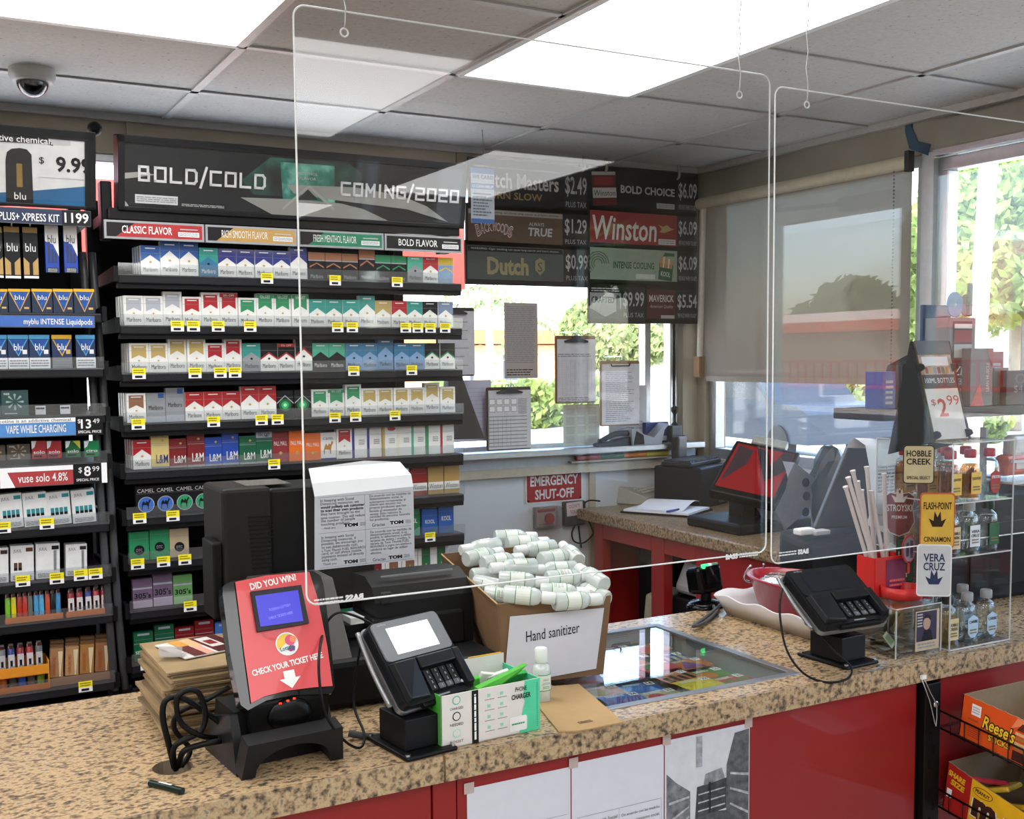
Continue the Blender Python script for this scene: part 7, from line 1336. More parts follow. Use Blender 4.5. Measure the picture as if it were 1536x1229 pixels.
def flask(kind, x, y, z, label, grp):
    lq = KINDS[kind]; t = thing('liquor_bottle', label, 'bottle', (x, y, z), group=grp)
    if kind not in _fk:
        g = MB(); g.lathe([(.022, 0), (.026, .003), (.026, .066), (.021, .078), (.0095, .086), (.0095, .092)], PET, n=22, sy=.62); l = MB(); l.lathe([(.0, .003), (.0245, .003), (.0245, .064), (.019, .075), (.0, .075)], lq[1], n=20, sy=.6)
        c = MB(); c.lathe([(.012, .088), (.0125, .09), (.0125, .104), (.011, .106)], mat(lq[2], .4), n=20); a = MB(); A = FR(0, -.0172, .012); hw = .0155
        cur = [(-hw, .0), (hw, .0), (hw, .046), (-hw, .046)]
        if kind in ('str', 'car'): cur = [(-hw, .008), (-.006, -.002), (.006, -.002), (hw, .008), (hw, .04), (.0, .048), (-hw, .04)]
        a.prism(cur, .0008, mat(lq[3], .5), A); tw_ = lq[4].split() if ' ' in lq[4] else [lq[4]]
        for i, s in enumerate([q_ for q_ in tw_ if q_]): a.text(s, 0, .033 - .009 * i, INK if kind in ('hob', 'fla', 'gld', 'ver', 'car') else WHT, .026, .0062, A, .0008, bold=.02)
        a.lines(-.011, .006, .011, .018, 2, mat('7a6a4a', .6), A, .0008); _fk[kind] = [(n, m.mesh(n)) for n, m in (('glass_body', g), ('spirit', l), ('screw_cap', c), ('front_label', a))]
    for n, me in _fk[kind]: ob = bpy.data.objects.new(n, me); COL.objects.link(ob); ob.parent = t
TIER = [('bottom', 0, [['gld', 'car', 'car'], ['hob', 'car', 'car'], ['gld', 'ver', 'car']]), ('middle', 1, [['hob', 'ver', 'gre'], ['fla', 'ver', 'gre'], ['fla', 'hob', 'gre']]), ('top', 2, [['fla', 'fla', 'str'], ['fla', 'fla', 'str'], ['hob', 'hob', 'str']])]
for nm, ti, rows in TIER:
    for j, rw in enumerate(rows):
        for i, k in enumerate(rw): flask(k, TX0 + .034 + i * .061, TY0 + .035 + j * .062, CT + .0006 + TH[ti] + .0036, '%s on %s tower tier, %s row, %s from straws' % (KINDS[k][5], nm, ['front', 'second', 'back'][j], ORD[i]), 'small bottles on the %s tier' % nm)
# name cards clipped to the tower side
def card(nm, label, px, py, wpx, hpx, col, edge, lines_, inkc, shape, Y=None, X=None):
    Xp = TX0 - .006; c = at(px, py, X=Xp) if Y is None else at(px, py, Y=Y); 
    sc = (c - EYE).length / F; w_, h_ = wpx * sc * 1.0, hpx * sc; A = frame((0, 0, 0), (1, -.75, 0), (0, 0, 1)); b = MB(A); pts = shape(w_, h_)
    b.prism([(x * 1.06, y * 1.05) for x, y in pts], .0018, mat(edge, .5)); b.poly(pts, mat(col, .5), None, .0006)
    for s, yy, ww, hh in lines_:
        if s == '#': b.poly([(x * w_ * .3, yy * h_ + y * h_) for x, y in ((-.5, -.14), (.5, -.14), (.9, .02), (.4, -.03), (.3, .16), (0, .04), (-.3, .16), (-.4, -.03), (-.9, .02))], mat(inkc, .6), None, .0012)
        else: b.text(s, 0, yy * h_, mat(inkc, .6), ww * w_, hh * h_, None, .0012, bold=.02)
    b.box((0, 0, -.004), (.006, h_ * .3, .006), ACR)
    return solo(nm, b, label, 'sign card', c, group='bottle name cards')
rc = lambda w_, h_: rrect(-w_ / 2, -h_ / 2, w_ / 2, h_ / 2, .006, 3)
bad = lambda w_, h_: [(x * w_, y * h_) for x, y in ((-.3, -.42), (0, -.5), (.3, -.42), (.48, -.2), (.42, .1), (.48, .34), (.3, .42), (.12, .4), (0, .5), (-.12, .4), (-.3, .42), (-.48, .34), (-.42, .1), (-.48, -.2))]
card('name_card', 'red badge shaped bottle card leaning by the straws', 1349, 769, 42, 66, '7d2a26', 'd3cfca', [('STROYSKI', .1, .82, .15), ('PREMIUM', -.1, .5, .07), ('#', .36, 1, 1)], 'd8d2cd', bad)
card('name_card', 'yellow rounded bottle card with red border on the tower', 1406, 781, 44, 74, 'c9a23c', 'b8532d', [('FLASH-POINT', .28, .86, .14), ('#', .02, 1, 1), ('CINNAMON', -.36, .82, .1)], '2b1a12', rc, Y=TY0 - .012)
card('name_card', 'white bottle card with blue lettering low on the tower', 1401, 856, 44, 70, 'b9bcc2', 'd9dadd', [('VERA', .26, .66, .16), ('CRUZ', .08, .66, .16), ('#', -.14, .9, 1)], '1d2a4f', rc, Y=TY0 - .012)
card('name_card', 'tan square bottle card at the tower top', 1378, 697, 40, 52, 'b7aa86', '25201b', [('HOBBLE', .3, .84, .17), ('CREEK', .08, .84, .17), ('SPECIAL SELECT', -.36, .8, .09)], '1d1713', rc, Y=TY0 - .006)
card('name_card', 'dark green bottle card half behind the yellow card', 1357, 840, 22, 60, '1d4a2d', '11281a', [('D', .3, .3, .12), ('URY', .14, .8, .12), ('RT', -.36, .5, .1)], 'c9c3a8', rc)
# price stand on top of the tower
SZ2 = CT + H + .0042; t = thing('price_stand', 'black easel stand clipped with a 2.99 price sheet on the tower', 'sign stand', (TX0 + .0, TY0 + .05, SZ2)); so = Vector((TX0, TY0 + .05, SZ2))
f = [at(1403, 651, Y=TY0 + .04), at(1454, 648, Y=TY0 + .04), at(1443, 501, Y=TY0 + .10), at(1394, 503, Y=TY0 + .10)]; ex = f[1] - f[0]; MW = frame(f[0], ex, f[3] - f[0]); Mp = T(*(-so)) @ MW; w_ = ex.length; h_ = (f[3] - f[0]).length; dz = (so.z - f[0].z)
t.location.z = so.z; Mp = T(0, 0, dz) @ Mp
MB(Mp).box((w_ / 2, h_ / 2, -.004), (w_, h_, .008), mat('6d5a3c', .7), bev=.001).build('clip_board', t)
b = MB(Mp); b.rect(.002, .004, w_ - .002, h_ * .52, mat('dedcd8', .7), None, .0006); b.text('$', w_ * .18, h_ * .38, mat('b5372e', .6), w_ * .14, h_ * .07, None, .0012); b.text('2', w_ * .42, h_ * .33, mat('b5372e', .6), w_ * .26, h_ * .18, None, .0012, bold=.02); b.text('99', w_ * .76, h_ * .4, mat('b5372e', .6), w_ * .36, h_ * .1, None, .0012); b.rect(.002, h_ * .52, w_ - .002, h_ * .66, mat('3a3836', .6), None, .0006); b.text('100ML BOTTLES', w_ * .5, h_ * .6, WHT, w_ * .86, h_ * .05, None, .0012); b.rect(.002, h_ * .66, w_ - .002, h_ * .87, mat('b9a091', .6, scale=60, var=.4), None, .0006); b.rect(w_ * .1, h_ * .75, w_ * .86, h_ * .84, PAPER, None, .001)
for k in range(6): b.rect(w_ * (.14 + .12 * k), h_ * .67, w_ * (.22 + .12 * k), h_ * .735, mat(['9c3a2a', 'c9a23c', '8a8f98', '7a2a24', '4a6a4a', 'b08040'][k], .5), None, .001)
b.build('price_sheet', t); MB(Mp).box((w_ / 2, h_ * .93, .001), (w_, h_ * .14, .002), mat('55585b', .4)).build('grey_header', t)
b = MB(Mp); Mi = Mp.inverted(); sd = .1; 
b.add([(-.002, -.0, -.001), (-.002, h_, -.001), (-.006, 0, -.12), (-.01, .0, -.001), (-.01, h_, -.001), (-.014, 0, -.12)], [(0, 1, 2), (5, 4, 3), (0, 3, 4, 1), (1, 4, 5, 2), (2, 5, 3, 0)], mat('191a1c', .5)); b.add([(w_ + .002, -.0, -.001), (w_ + .002, h_, -.001), (w_ + .002, 0, -.12), (w_ + .008, .0, -.001), (w_ + .008, h_, -.001), (w_ + .008, 0, -.12)], [(2, 1, 0), (3, 4, 5), (0, 1, 4, 3), (1, 2, 5, 4), (2, 0, 3, 5)], mat('191a1c', .5)); b.build('easel_side', t)
for x, y in ((.0, h_ * .72), (w_, h_ * .72), (.006, h_ * .05), (w_, h_ * .06)): MB(Mp).hexa([(x - .008, y - .008, .001), (x + .008, y - .004, .001), (x + .006, y + .012, .001), (x - .008, y + .01, .001), (x - .003, y - .004, .012), (x + .003, y - .002, .012), (x + .002, y + .006, .012), (x - .003, y + .005, .012)], BLK).build('binder_clip', t)
# ================================================================ hanging clear guards
def guard(label, pts, hooks, stick, grp='hanging clear sneeze guards'):
    YG = 1.6; P = [at(px, py, Y=YG) for px, py in pts]; x0 = (P[0].x + P[3].x) / 2; x1 = (P[1].x + P[2].x) / 2; z1 = (P[0].z + P[1].z) / 2; z0 = (P[2].z + P[3].z) / 2
    t = thing('sneeze_guard', label, 'clear panel', (x0, YG, z0), group=grp); w, h = x1 - x0, z1 - z0; out = rrect(0, 0, w, h, .018, 6)
    MB(FR(0, 0, 0)).prism(out, .0045, clear('guard_acrylic', (.975, .98, .978), .03)).build('pane', t)
    e = [(x, -.0005 if False else .00225, z) for x, z in out]; MB().tube(e, .0015, mat('f1f4f4', .2), n=6, sub=1, closed=True).build('edge_glint', t)  # near-white tube paints the light caught along the pane's edge
    for px, py in hooks:
        q = at(px, py, Y=YG); hx, hz = q.x - x0, q.z - z0; b = MB(); b.tube([(hx + .006 * math.cos(a), -.004, hz + .006 * math.sin(a)) for a in [i * math.pi / 6 for i in range(12)]], .0014, mat('d9dadb', .3), n=6, sub=1, closed=True); b.build('eyelet', t)
        b = MB(); top = CEIL - z0 - .004; ds = [(hx, -.004, hz + .006)]; n = 10
        for i in range(1, n + 1): ds.append((hx + (.0025 if i % 2 else -.0025) * (i < 6), -.004, hz + .006 + (top - hz - .006) * i / n * (1 if i == n else .9)))
        b.tube(ds, .0011, mat('b5b5b3', .35, .6), n=5, sub=2); b.build('hanging_wire', t)
    for px, py, w_, mir in stick:
        q = at(px, py, Y=YG); A = frame((q.x - x0, -.0005, q.z - z0), (1, 0, 0), (0, 0, 1)) @ Matrix.Diagonal((-1 if mir else 1, 1, 1, 1)); b = MB(A); hh = w_ * .13; m_s = mat('d9dcdc', .5)
        b.text('BASS', -w_ * .3, 0, m_s, w_ * .36, hh, None, .0012, bold=.06); b.lines(-w_ * .08, -hh * .5, w_ * .5, hh * .5, 2, m_s, None, .0012, .5, .05, 3); b.build('maker_sticker', t)
    return t
guard('large clear hanging sneeze guard in front of the register screen', [(438, 4), (1157, 114), (1149, 832), (463, 905)], [(515, 50), (1107, 143)], [(508, 899, .082, True), (1112, 833, .08, False)])
guard('clear hanging sneeze guard in front of straws and bottle tower', [(1161, 122), (1880, 238), (1880, 762), (1161, 839)], [(1208, 158), (1800, 250)], [(1190, 829, .078, True)])
# ================================================================ second register screen with a curled notice
o = Vector((1.93, 2.04, CT)); t = thing('second_register', 'black register base with a slanted dark screen behind the straws', 'register', o)
b = MB(); b.hexa([(0, 0, 0), (.3, 0, 0), (.3, .11, 0), (0, .11, 0), (.0, 0, .165), (.28, 0, .17), (.28, .11, .19), (0, .11, .185)], BLK2, bev=.02, seg=3); b.build('base', t)
V = [at(1222, 795, Y=2.08) - o, at(1300, 790, Y=2.08) - o, at(1336, 662, Y=2.12) - o, at(1274, 668, Y=2.12) - o]; dv = Vector((.015, .028, 0)); b = MB(); b.hexa([V[0], V[1], V[1] + dv, V[0] + dv, V[3], V[2], V[2] + dv, V[3] + dv], mat('2d2c29', .4), bev=.006); b.build('slanted_screen', t)
MB().box((.06, .02, .182), (.05, .03, .012), LGY, bev=.003).build('card_clip', t); MB().box((.02, .03, .186), (.05, .03, .016), WHT, bev=.004).build('white_key', t)
q = [at(1268, 672, Y=2.06), at(1282, 657, Y=2.045), at(1298, 668, Y=2.035), at(1304, 700, Y=2.03), at(1303, 745, Y=2.03), at(1306, 790, Y=2.03)]; o = q[0]; rgt = at(1375, 660, Y=2.06) - at(1284, 657, Y=2.045)
t = thing('curled_notice', 'white printed notice curling off the second register screen', 'notice', o); b = MB(); vs = []; fs = []
pp = []
for i in range(len(q) - 1):
    for k in range(4): a = k / 4; pp.append(q[i] * (1 - a) + q[i + 1] * a)
pp.append(q[-1]); n = len(pp)
for p in pp: vs += [tuple(p - o), tuple(p - o + rgt)]
b.add(vs, [(2 * i, 2 * i + 2, 2 * i + 3, 2 * i + 1) for i in range(n - 1)], PAPER, None, True); b.add([(x + .0005, y + .001, z) for x, y, z in vs], [(2 * i + 1, 2 * i + 3, 2 * i + 2, 2 * i) for i in range(n - 1)], PAPER, None, True); b.build('sheet', t)
q3, q5 = q[3] - o, q[5] - o; A = frame((q5.x, q5.y - .0012, q5.z), (rgt.x, rgt.y, 0), (q3 - q5)); hh = (q3 - q5).length; b = MB(A); ww = rgt.length
para(b, E1, ww * .1, hh * .97, ww * .42, .0088, .0062, tk, None, .0004, (2, 3)); b.text('Thank you', ww * .1, hh * .17, tk, ww * .14, None, None, .0004, al='l'); para(b, S1[:7], ww * .56, hh * .97, ww * .4, .0088, .006, tk, None, .0004); b.build('printed_text', t)
# dark plastic bags heaped at the window behind
def sack(label, px, py, X, s, m, seed):
    rn = random.Random(seed); c = at(px, py, X=X); zb = CT; b = MB(); n, k = 14, 7; h = c.z - zb; vs = []
    for j in range(k):
        f = j / (k - 1); r = s * (.8 + .45 * math.sin(f * 2.4)) * (1 - .5 * f ** 4)
        for i in range(n): a = 2 * math.pi * i / n; rr = r * (1 + rn.uniform(-.16, .16)); vs.append((rr * math.cos(a) * .7, rr * math.sin(a), h * f + rn.uniform(-.01, .01) * (j > 0)))
    b.add(vs, [(j * n + i, j * n + (i + 1) % n, (j + 1) * n + (i + 1) % n, (j + 1) * n + i) for j in range(k - 1) for i in range(n)] + [tuple(range(n - 1, -1, -1)), tuple(range((k - 1) * n, k * n))], m, None, False)
    solo('plastic_sack', b, label, 'plastic bag', (c.x, c.y, zb))
sack('dark green plastic sack heaped under the roller shade', 1246, 672, 2.9, .075, mat('2f3a38', .35, var=.3, scale=12), 1)
sack('grey green plastic sack beside the curled notice', 1296, 668, 2.9, .075, mat('6d7a72', .35, var=.3, scale=12), 2)
c = at(1322, 660, X=2.7); b = MB(); b.hexa([(-.05, -.09, -.3), (.05, -.09, -.3), (.05, .09, -.3), (-.05, .09, -.3), (-.03, -.02, .06), (.03, -.02, .06), (.03, .04, .02), (-.03, .04, .02)], mat('b7b2a8', .7), bev=.01); 
c.z = CT + .302; solo('beige_pouch', b, 'beige folded pouch standing behind the curled notice', 'pouch', c)
# ================================================================ vape and pill shelf at the window side
YV = 2.06; zs = 1.505
xa, xb = at(1299, 605, Y=YV).x, 2.9
t = thing('counter_shelf', 'black raised shelf on clear legs beyond the bottle tower', 'shelf', (xa, YV, CT)); L_ = xb - xa
MB().box((L_ / 2, .03, zs - CT - .014), (L_, .17, .028), BLK2, bev=.003).build('shelf_board', t)
for x in (.2, .5, L_ - .012): MB().box((x, .03, (zs - CT - .028) / 2), (.02, .12, zs - CT - .028), clear('leg_acrylic', (.85, .88, .9), .06, .02)).build('leg', t)
def vx(px): return at(px, 600, Y=YV).x
def vz(py, px=1400): return at(px, py, Y=YV).z
def item(nm, label, cat, x0, x1, y0, body, draw=None, d=.06, y=YV - .03, base=zs, rough=.4, grp=None):
    a = at(x0, 600, Y=y).x; c = at(x1, 600, Y=y).x; w = c - a; h = at((x0 + x1) / 2, y0, Y=y).z - base; b = MB(); b.box((0, d / 2, h / 2), (w, d, h), mat(body, rough), bev=.0015)
    if draw: draw(b, w, h, FR(0, -.0004, 0))
    return solo(nm, b, label, cat, ((a + c) / 2, y, base + .0006), 0, grp)
item('blue_vape_box', 'small blue box at the end of the raised black shelf', 'vape box', 1324, 1343, 558, '27478a', lambda b, w, h, A: b.lines(-w * .3, h * .1, w * .3, h * .8, 5, LGY, A))
# sloped black display with warning
a0, a1 = vx(1341), vx(1392); w = a1 - a0; h = vz(548) - zs; t = thing('sloped_display', 'black sloped vape display with a nicotine warning strip', 'display', (a0, YV - .03, zs + .0006)); b = MB(); b.hexa([(0, 0, 0), (w, 0, 0), (w, .09, 0), (0, .09, 0), (w * .3, .04, h), (w, .04, h * 1.3), (w, .09, h * 1.3), (w * .3, .09, h)], mat('191a1d', .45), bev=.002); b.build('body', t)
b = MB(FR(0, -.001, 0)); b.rect(w * .02, h * .1, w, h * .55, mat('121214', .5)); b.rect(w * .0, h * .56, w, h * .58, WHT); [b.text(s, w * .06, h * (.46 - .13 * k), LGY, w * .9 * len(s) / 17, h * .09, None, .0006, al='l', bold=.02) for k, s in enumerate(('WARNING: This', 'contains nicotine', 'is an addictive'))]; b.build('warning_strip', t)
b = MB(FR(w * .38, .006, h * .62)); b.box((w * .2, h * .22, 0), (w * .34, h * .42, .012), mat('202b45', .4)); b.poly([(w * .06, h * .4), (w * .2, h * .12), (w * .34, h * .4)], mat('2a63b4', .4), None, .007); b.rect(w * .04, h * .03, w * .36, h * .09, mat('c9a43a', .5), None, .007); b.build('pod_box', t)
item('blue_header_card', 'blue card with white lettering behind the price stand', 'sign', 1382, 1424, 458, '2b4266', lambda b, w, h, A: b.text('blu', w * .15, h * .78, LGY, w * .4, h * .12, A).lines(-w * .4, h * .5, w * .4, h * .55, 1, LGY, A), d=.01, y=YV + .06)
def dtin(b, w, h, A): b.rect(-w * .36, h * .06, w * .36, h * .96, mat('26282a', .4), A); b.rect(-w * .3, h * .72, w * .36, h * .86, mat('8e2226', .5), A, .0004); b.rect(-w * .3, h * .55, w * .36, h * .7, LGY, A, .0006); b.text('ZLE', 0, h * .4, WHT, w * .6, h * .1, A, .0008, shear=.2); b.text('3.', 0, h * .28, LGY, w * .3, h * .07, A, .0008); b.text('21', 0, h * .17, LGY, w * .4, h * .07, A, .0008); b.rect(-w * .3, h * .88, w * .36, h * .93, WHT, A, .0006)
item('pouch_dispenser', 'tall grey dispenser box with red and white label behind the price stand', 'dispenser', 1421, 1461, 477, '6e7377', dtin, d=.08, y=YV - .02)
zt_ = vz(477, 1440); q = at(1433, 458, Y=YV + .01); b = MB(FR(0, 0, 0)); b.prism([(.03 * math.cos(a), .03 + .034 * math.sin(a)) for a in [i * math.pi / 12 for i in range(24)]], .004, mat('3a5f94', .5)); b.text('+', 0, .03, LGY, .012, .012, None, .0008); solo('blue_disc_tin', b, 'round blue disc standing on the grey dispenser', 'disc', (q.x, YV + .01, zt_ + .006))
q = at(1449, 445, Y=YV + .03); b = MB(FR(0, 0, 0)); b.prism([(.024 * math.cos(a), .03 + .03 * math.sin(a)) for a in [i * math.pi / 12 for i in range(24)]], .004, mat('7d2f3c', .5)); b.box((.004, .045, .006), (.014, .09, .012), mat('4a3f3c', .5), bev=.004); solo('brown_clip_tin', b, 'maroon disc with a brown upright clip on the grey dispenser', 'disc', (q.x + .004, YV + .03, zt_ + .006))
a0, a1 = at(1455, 600, Y=YV - .05).x, at(1488, 600, Y=YV - .05).x; h = at(1470, 523, Y=YV - .05).z - zs; w = a1 - a0; b = MB(); b.hexa([(0, 0, 0), (w, 0, 0), (w, .06, 0), (0, .06, 0), (0, 0, h), (w, 0, h), (w, .06, h), (0, .06, h)], mat('55595d', .35), bev=.001); A = FR(0, -.0006, 0)
b.poly([(0, 0), (w * .62, 0), (w * .4, h * .4)], mat('b9433a', .4), A); b.poly([(w, h), (w * .7, h), (w, h * .62)], mat('8e2a30', .4), A); b.text('LEAN MUSCLE', w * .76, h * .5, LGY, h * .5, w * .14, A, .0006, rot=90, bold=.02)
solo('supplement_box', b, 'grey and red supplement box on the raised shelf', 'box', (a0, YV - .05, zs + .0006))
item('clear_bin', 'clear grey bin at the end of the raised shelf', 'bin', 1490, 1512, 552, '6b7476', None, d=.08, rough=.2); item('red_card', 'small dark red card behind the supplement box', 'card', 1484, 1504, 528, '8a3f46', lambda b, w, h, A: b.lines(-w * .3, h * .6, w * .3, h * .8, 2, LGY, A), d=.003, y=YV + .09)
item('price_screen', 'dark price sign with pale green digits at the shelf end', 'sign', 1509, 1575, 556, '15171f', lambda b, w, h, A: b.text('$4', -w * .24, h * .45, mat('5f8a7a', .5), w * .2, h * .24, A).text('0', -w * .2, h * .76, mat('3a3d44', .5), w * .25, h * .3, A), d=.02, y=YV - .055, base=zs + .0)
item('menu_sheet', 'tall pale menu sheet standing behind the dark price sign', 'sheet', 1530, 1575, 480, 'a9a7a0', lambda b, w, h, A: [b.rect(-w * .4, h * (.5 + .08 * k), -w * .2, h * (.53 + .08 * k), mat('8a4a3a', .5), A) for k in range(6)], d=.002, y=YV + .08)
# black bin and orange bags behind the tower
t = thing('black_bin', 'big black plastic housing behind the bottle tower', 'housing', (2.2, 1.86, CT)); b = MB(); b.hexa([(0, 0, 0), (.5, 0, 0), (.5, .15, 0), (0, .15, 0), (.0, 0, .265), (.36, 0, .28), (.36, .15, .28), (0, .15, .265)], BLK2, bev=.012, seg=3); b.build('shell', t); MB().box((.25, -.002, .12), (.3, .004, .16), mat('222326', .3), bev=.001).build('front_plate', t)
for k, (px, py, c, nm) in enumerate(((1516, 697, 'c8542a', 'orange candy bag on the ledge behind the tower'), (1528, 745, 'c9662a', 'second orange candy bag, lower behind the tower'), (1528, 668, 'd9d4cc', 'white candy bag with navy corner behind the tower'))):
    c_ = at(px, py, Y=2.03); b = MB(); w_ = .1
    b.hexa([(-w_ * .5, -.02, -.03), (w_, -.02, -.03), (w_, .02, -.03), (-w_ * .5, .02, -.03), (-w_ * .5, -.025, .03), (w_, -.02, .03), (w_, .02, .03), (-w_ * .5, .015, .03)], mat(c, .3, var=.25, scale=30), bev=.012, seg=2); b.box((w_ * .25, -.021, 0), (w_ * .6, .003, .022), mat('d8cfc0', .5)); o_ = solo('candy_bag', b, nm, 'candy bag', c_, 0, 'candy bags')
b = MB(); c_ = at(1528, 745, Y=2.03); [b.box((.05, .02, at(1528, y_, Y=2.03).z - CT), (.235, .11, .006), mat('d3d5d6', .4)) for y_ in (690, 722, 772)]; b.box((.165, .02, .2), (.006, .11, .44), LGY); b.box((-.075, .06, .2), (.006, .02, .44), LGY)
solo('candy_ledge', b, 'white tiered ledge holding the candy bags', 'rack', (c_.x, 2.03, CT))
# register base things behind the tub
p = at(1105, 850, Y=2.13); b = MB(); b.box((0, 0, .05), (.2, .05, .1), BLK2, bev=.004); b.box((-.02, -.005, .102), (.12, .03, .004), LGY); solo('black_console', b, 'low black console with a pale strip behind the red tub', 'console', (2.04 - .23, 2.1 + .0, CT)) if False else None
p = at(1150, 838, X=2.1); t = thing('drawer_unit', 'black drawer unit below the back worktop behind the red tub', 'drawer', (2.3, 2.62, .0)); MB().box((0, 0, .42), (.22, .4, .82), BLK2, bev=.006).build('case', t); MB().box((-.0, 0, .832), (.16, .3, .004), mat('9a9a94', .5)).build('top_label', t)
# ================================================================ candy rack on the counter front
t = thing('slotted_upright', 'black slotted steel upright screwed to the red counter front', 'upright', (1.8225, CF + .0105, 0)); b = MB(); b.box((0, 0, .485), (.046, .022, .97), BLK, bev=.002); b.build('channel', t)
b = MB(); [b.box((-.006 + .012 * (k % 2), -.0112, .2 + .03 * k), (.005, .002, .018), mat('040404', .8)) for k in range(24)]; b.build('slots', t); MB().sphere((.006, -.0125, .925), .0075, CHROME, sz=(1, .5, 1)).build('bolt', t)
q = [at(*p, Y=CF - .006) for p in ((1385, 1016), (1396, 1040), (1405, 1060), (1404, 1090), (1400, 1075), (1394, 1050), (1382, 1018))]; o = q[0]; b = MB(); b.tube([p - o for p in q], .0011, mat('b9babb', .3, .7), n=5, sub=2); b.box((.0, 0, 0), (.012, .006, .008), WHT); solo('wire_twist', b, 'bent silver wire hanging from the black upright', 'wire', o)
def wire_shelf(label, z0, z1):
    x0, x1, y0, y1 = 1.847, 2.25, CF + .01, 1.12; sl = (z1 - z0) / (y1 - y0); t = thing('wire_shelf', label, 'wire shelf', (x0, y0, z0), group='wire candy shelves'); Z = lambda y: sl * y; m_w = mat('1c0f0e', .4, .3); D_ = y1 - y0
    b = MB()
    for dz in (.0, .036): b.tube([(0, 0, dz), (0, D_, sl * D_ + dz), (x1 - x0, D_, sl * D_ + dz), (x1 - x0, 0, dz)], .0022, m_w, n=6, sub=1)
    b.build('side_rail', t); b = MB()
    for k in range(14): y = D_ * k / 13; b.tube([(0, y, sl * y + .036), (0, y, sl * y - .004), (x1 - x0, y, sl * y - .004), (x1 - x0, y, sl * y + .036)], .0016, m_w, n=5, sub=1)
    b.build('cross_wires', t); return sl
def candy(nm, label, zc, sl, x0, hgt, yback, dep, wid, body, draw):
    a = math.degrees(math.atan(sl)); t = thing(nm, label, 'candy box', M=T(x0, yback, zc) @ RX(a)); mk = mat('8a7a63', .85); mb = mat(body, .4, var=.03)
    L = frame((0, 0, 0), (0, -1, 0), (0, 0, 1)); b = MB(L); n = 26; top = [(dep * k / n, hgt * (1 - .42 * max(0, k / n - .0) ** .9) + (.0012 if k % 2 else 0)) for k in range(n + 1)] if nm == 'peanut_candy_box' else [(0, hgt)] + [(dep * k / n, hgt - .0 * k + (.0012 if k % 2 else 0)) for k in range(1, n + 1)]
    b.prism([(0, 0), (dep, 0)] + top[::-1], .0025, mb, None, mk)
    b.build('printed_side', t); b = MB(); b.box((wid / 2 + .003, -dep / 2, .001), (wid, dep, .002), mk); b.box((wid, -dep / 2, hgt * .5), (.002, dep, hgt), mk); b.box((wid / 2, -.001, hgt * .5), (wid, .002, hgt), mk); b.box((wid / 2, -dep, hgt * .3), (wid, .002, hgt * .6), mb); b.build('carton', t)
    b = MB(L); draw(b, dep, hgt); b.build('side_print', t); return t
sl1 = wire_shelf('upper black wire shelf holding the orange candy box', .872, .823); sl2 = wire_shelf('lower black wire shelf holding the red and yellow candy box', .705, .652)
def dR(b, d, h):
    b.rect(.024, h * .62, .046, h * .88, PAPER, None, .0005); b.lines(.026, h * .66, .044, h * .84, 3, LGY, None, .0009); b.text("Reese's", .09, h * .56, INK, .078, h * .36, None, .0006, bold=.09, shear=.15, rot=-4); b.text("Reese's", .09, h * .56, mat('f0c52a', .5), .074, h * .31, None, .0012, bold=.02, shear=.15, rot=-4); b.text('STICKS', .093, h * .27, INK, .052, h * .17, None, .0006, bold=.08); b.text('STICKS', .093, h * .27, mat('f0c52a', .5), .049, h * .14, None, .0012, bold=.03); b.text('24 COUNT', .03, h * .5, mat('7a2a12', .6), .024, h * .05, None, .0006); b.lines(.02, h * .08, .05, h * .32, 5, mat('9c3a16', .6), None, .0006)
    b.poly([(.128, h), (.115, h * .7), (.16, h)], mat('e8835a', .5), None, .0005); A = T(.145, h * .5, .001); b.poly([(-.016, .02), (.05, .02), (.05, .038), (-.005, .036)], mat('5a2f20', .5, scale=80, var=.4), A)
    for k in range(4): b.rect(-.018, -.02 + k * .01, .05, -.014 + k * .01, mat('d9b27a' if k % 2 else 'a5713c', .5), A)
    b.rect(-.02, -.042, .05, -.022, mat('3a1d16', .5), A)
tR = candy('orange_candy_box', 'open orange candy box on the upper wire shelf', .868, .11, 1.853, .088, 1.515, .36, .24, 'd9551f', dR)
def dM(b, d, h):
    yl = mat('e0b01f', .45); b.poly([(.062, 0), (d, 0), (d, h * .58), (.062, h * .92)], yl, None, .0005); b.text('SHARE', .026, h * .78, yl, .042, h * .12, None, .0008, bold=.05, rot=-9); b.text('SIZE', .03, h * .62, yl, .034, h * .12, None, .0008, bold=.05, rot=-9)
    b.poly([(.09 + .024 * math.cos(a), h * .72 + .0105 * math.sin(a)) for a in [i * math.pi / 10 for i in range(20)]], mat('4a2618', .5), None, .0008); b.poly([(.09 + .0225 * math.cos(a), h * .72 + .0092 * math.sin(a)) for a in [i * math.pi / 10 for i in range(20)]], yl, None, .0011); b.text('PEANUT', .09, h * .72, mat('3a1d12', .5), .034, .0075, None, .0015, bold=.03, rot=-6)
    for bd, c, z in ((.12, 'e9e4da', .0014), (.06, '3a1d16', .0018)): b.text('m', .098, h * .38, mat(c, .5), .05 + bd * .1, .034 + bd * .08, None, z, bold=bd, rot=-4); b.text('&', .135, h * .32, mat(c, .5), .014 + bd * .06, .016 + bd * .06, None, z, bold=bd); b.text('m', .172, h * .3, mat(c, .5), .05 + bd * .1, .034 + bd * .08, None, z, bold=bd, rot=-4)
    b.rect(.006, h * .3, .018, h * .48, PAPER, None, .0008)
tM = candy('peanut_candy_box', 'open red and yellow peanut candy box on the lower wire shelf', .7, .12, 1.853, .105, 1.552, .36, .24, 'a8221f', dM)
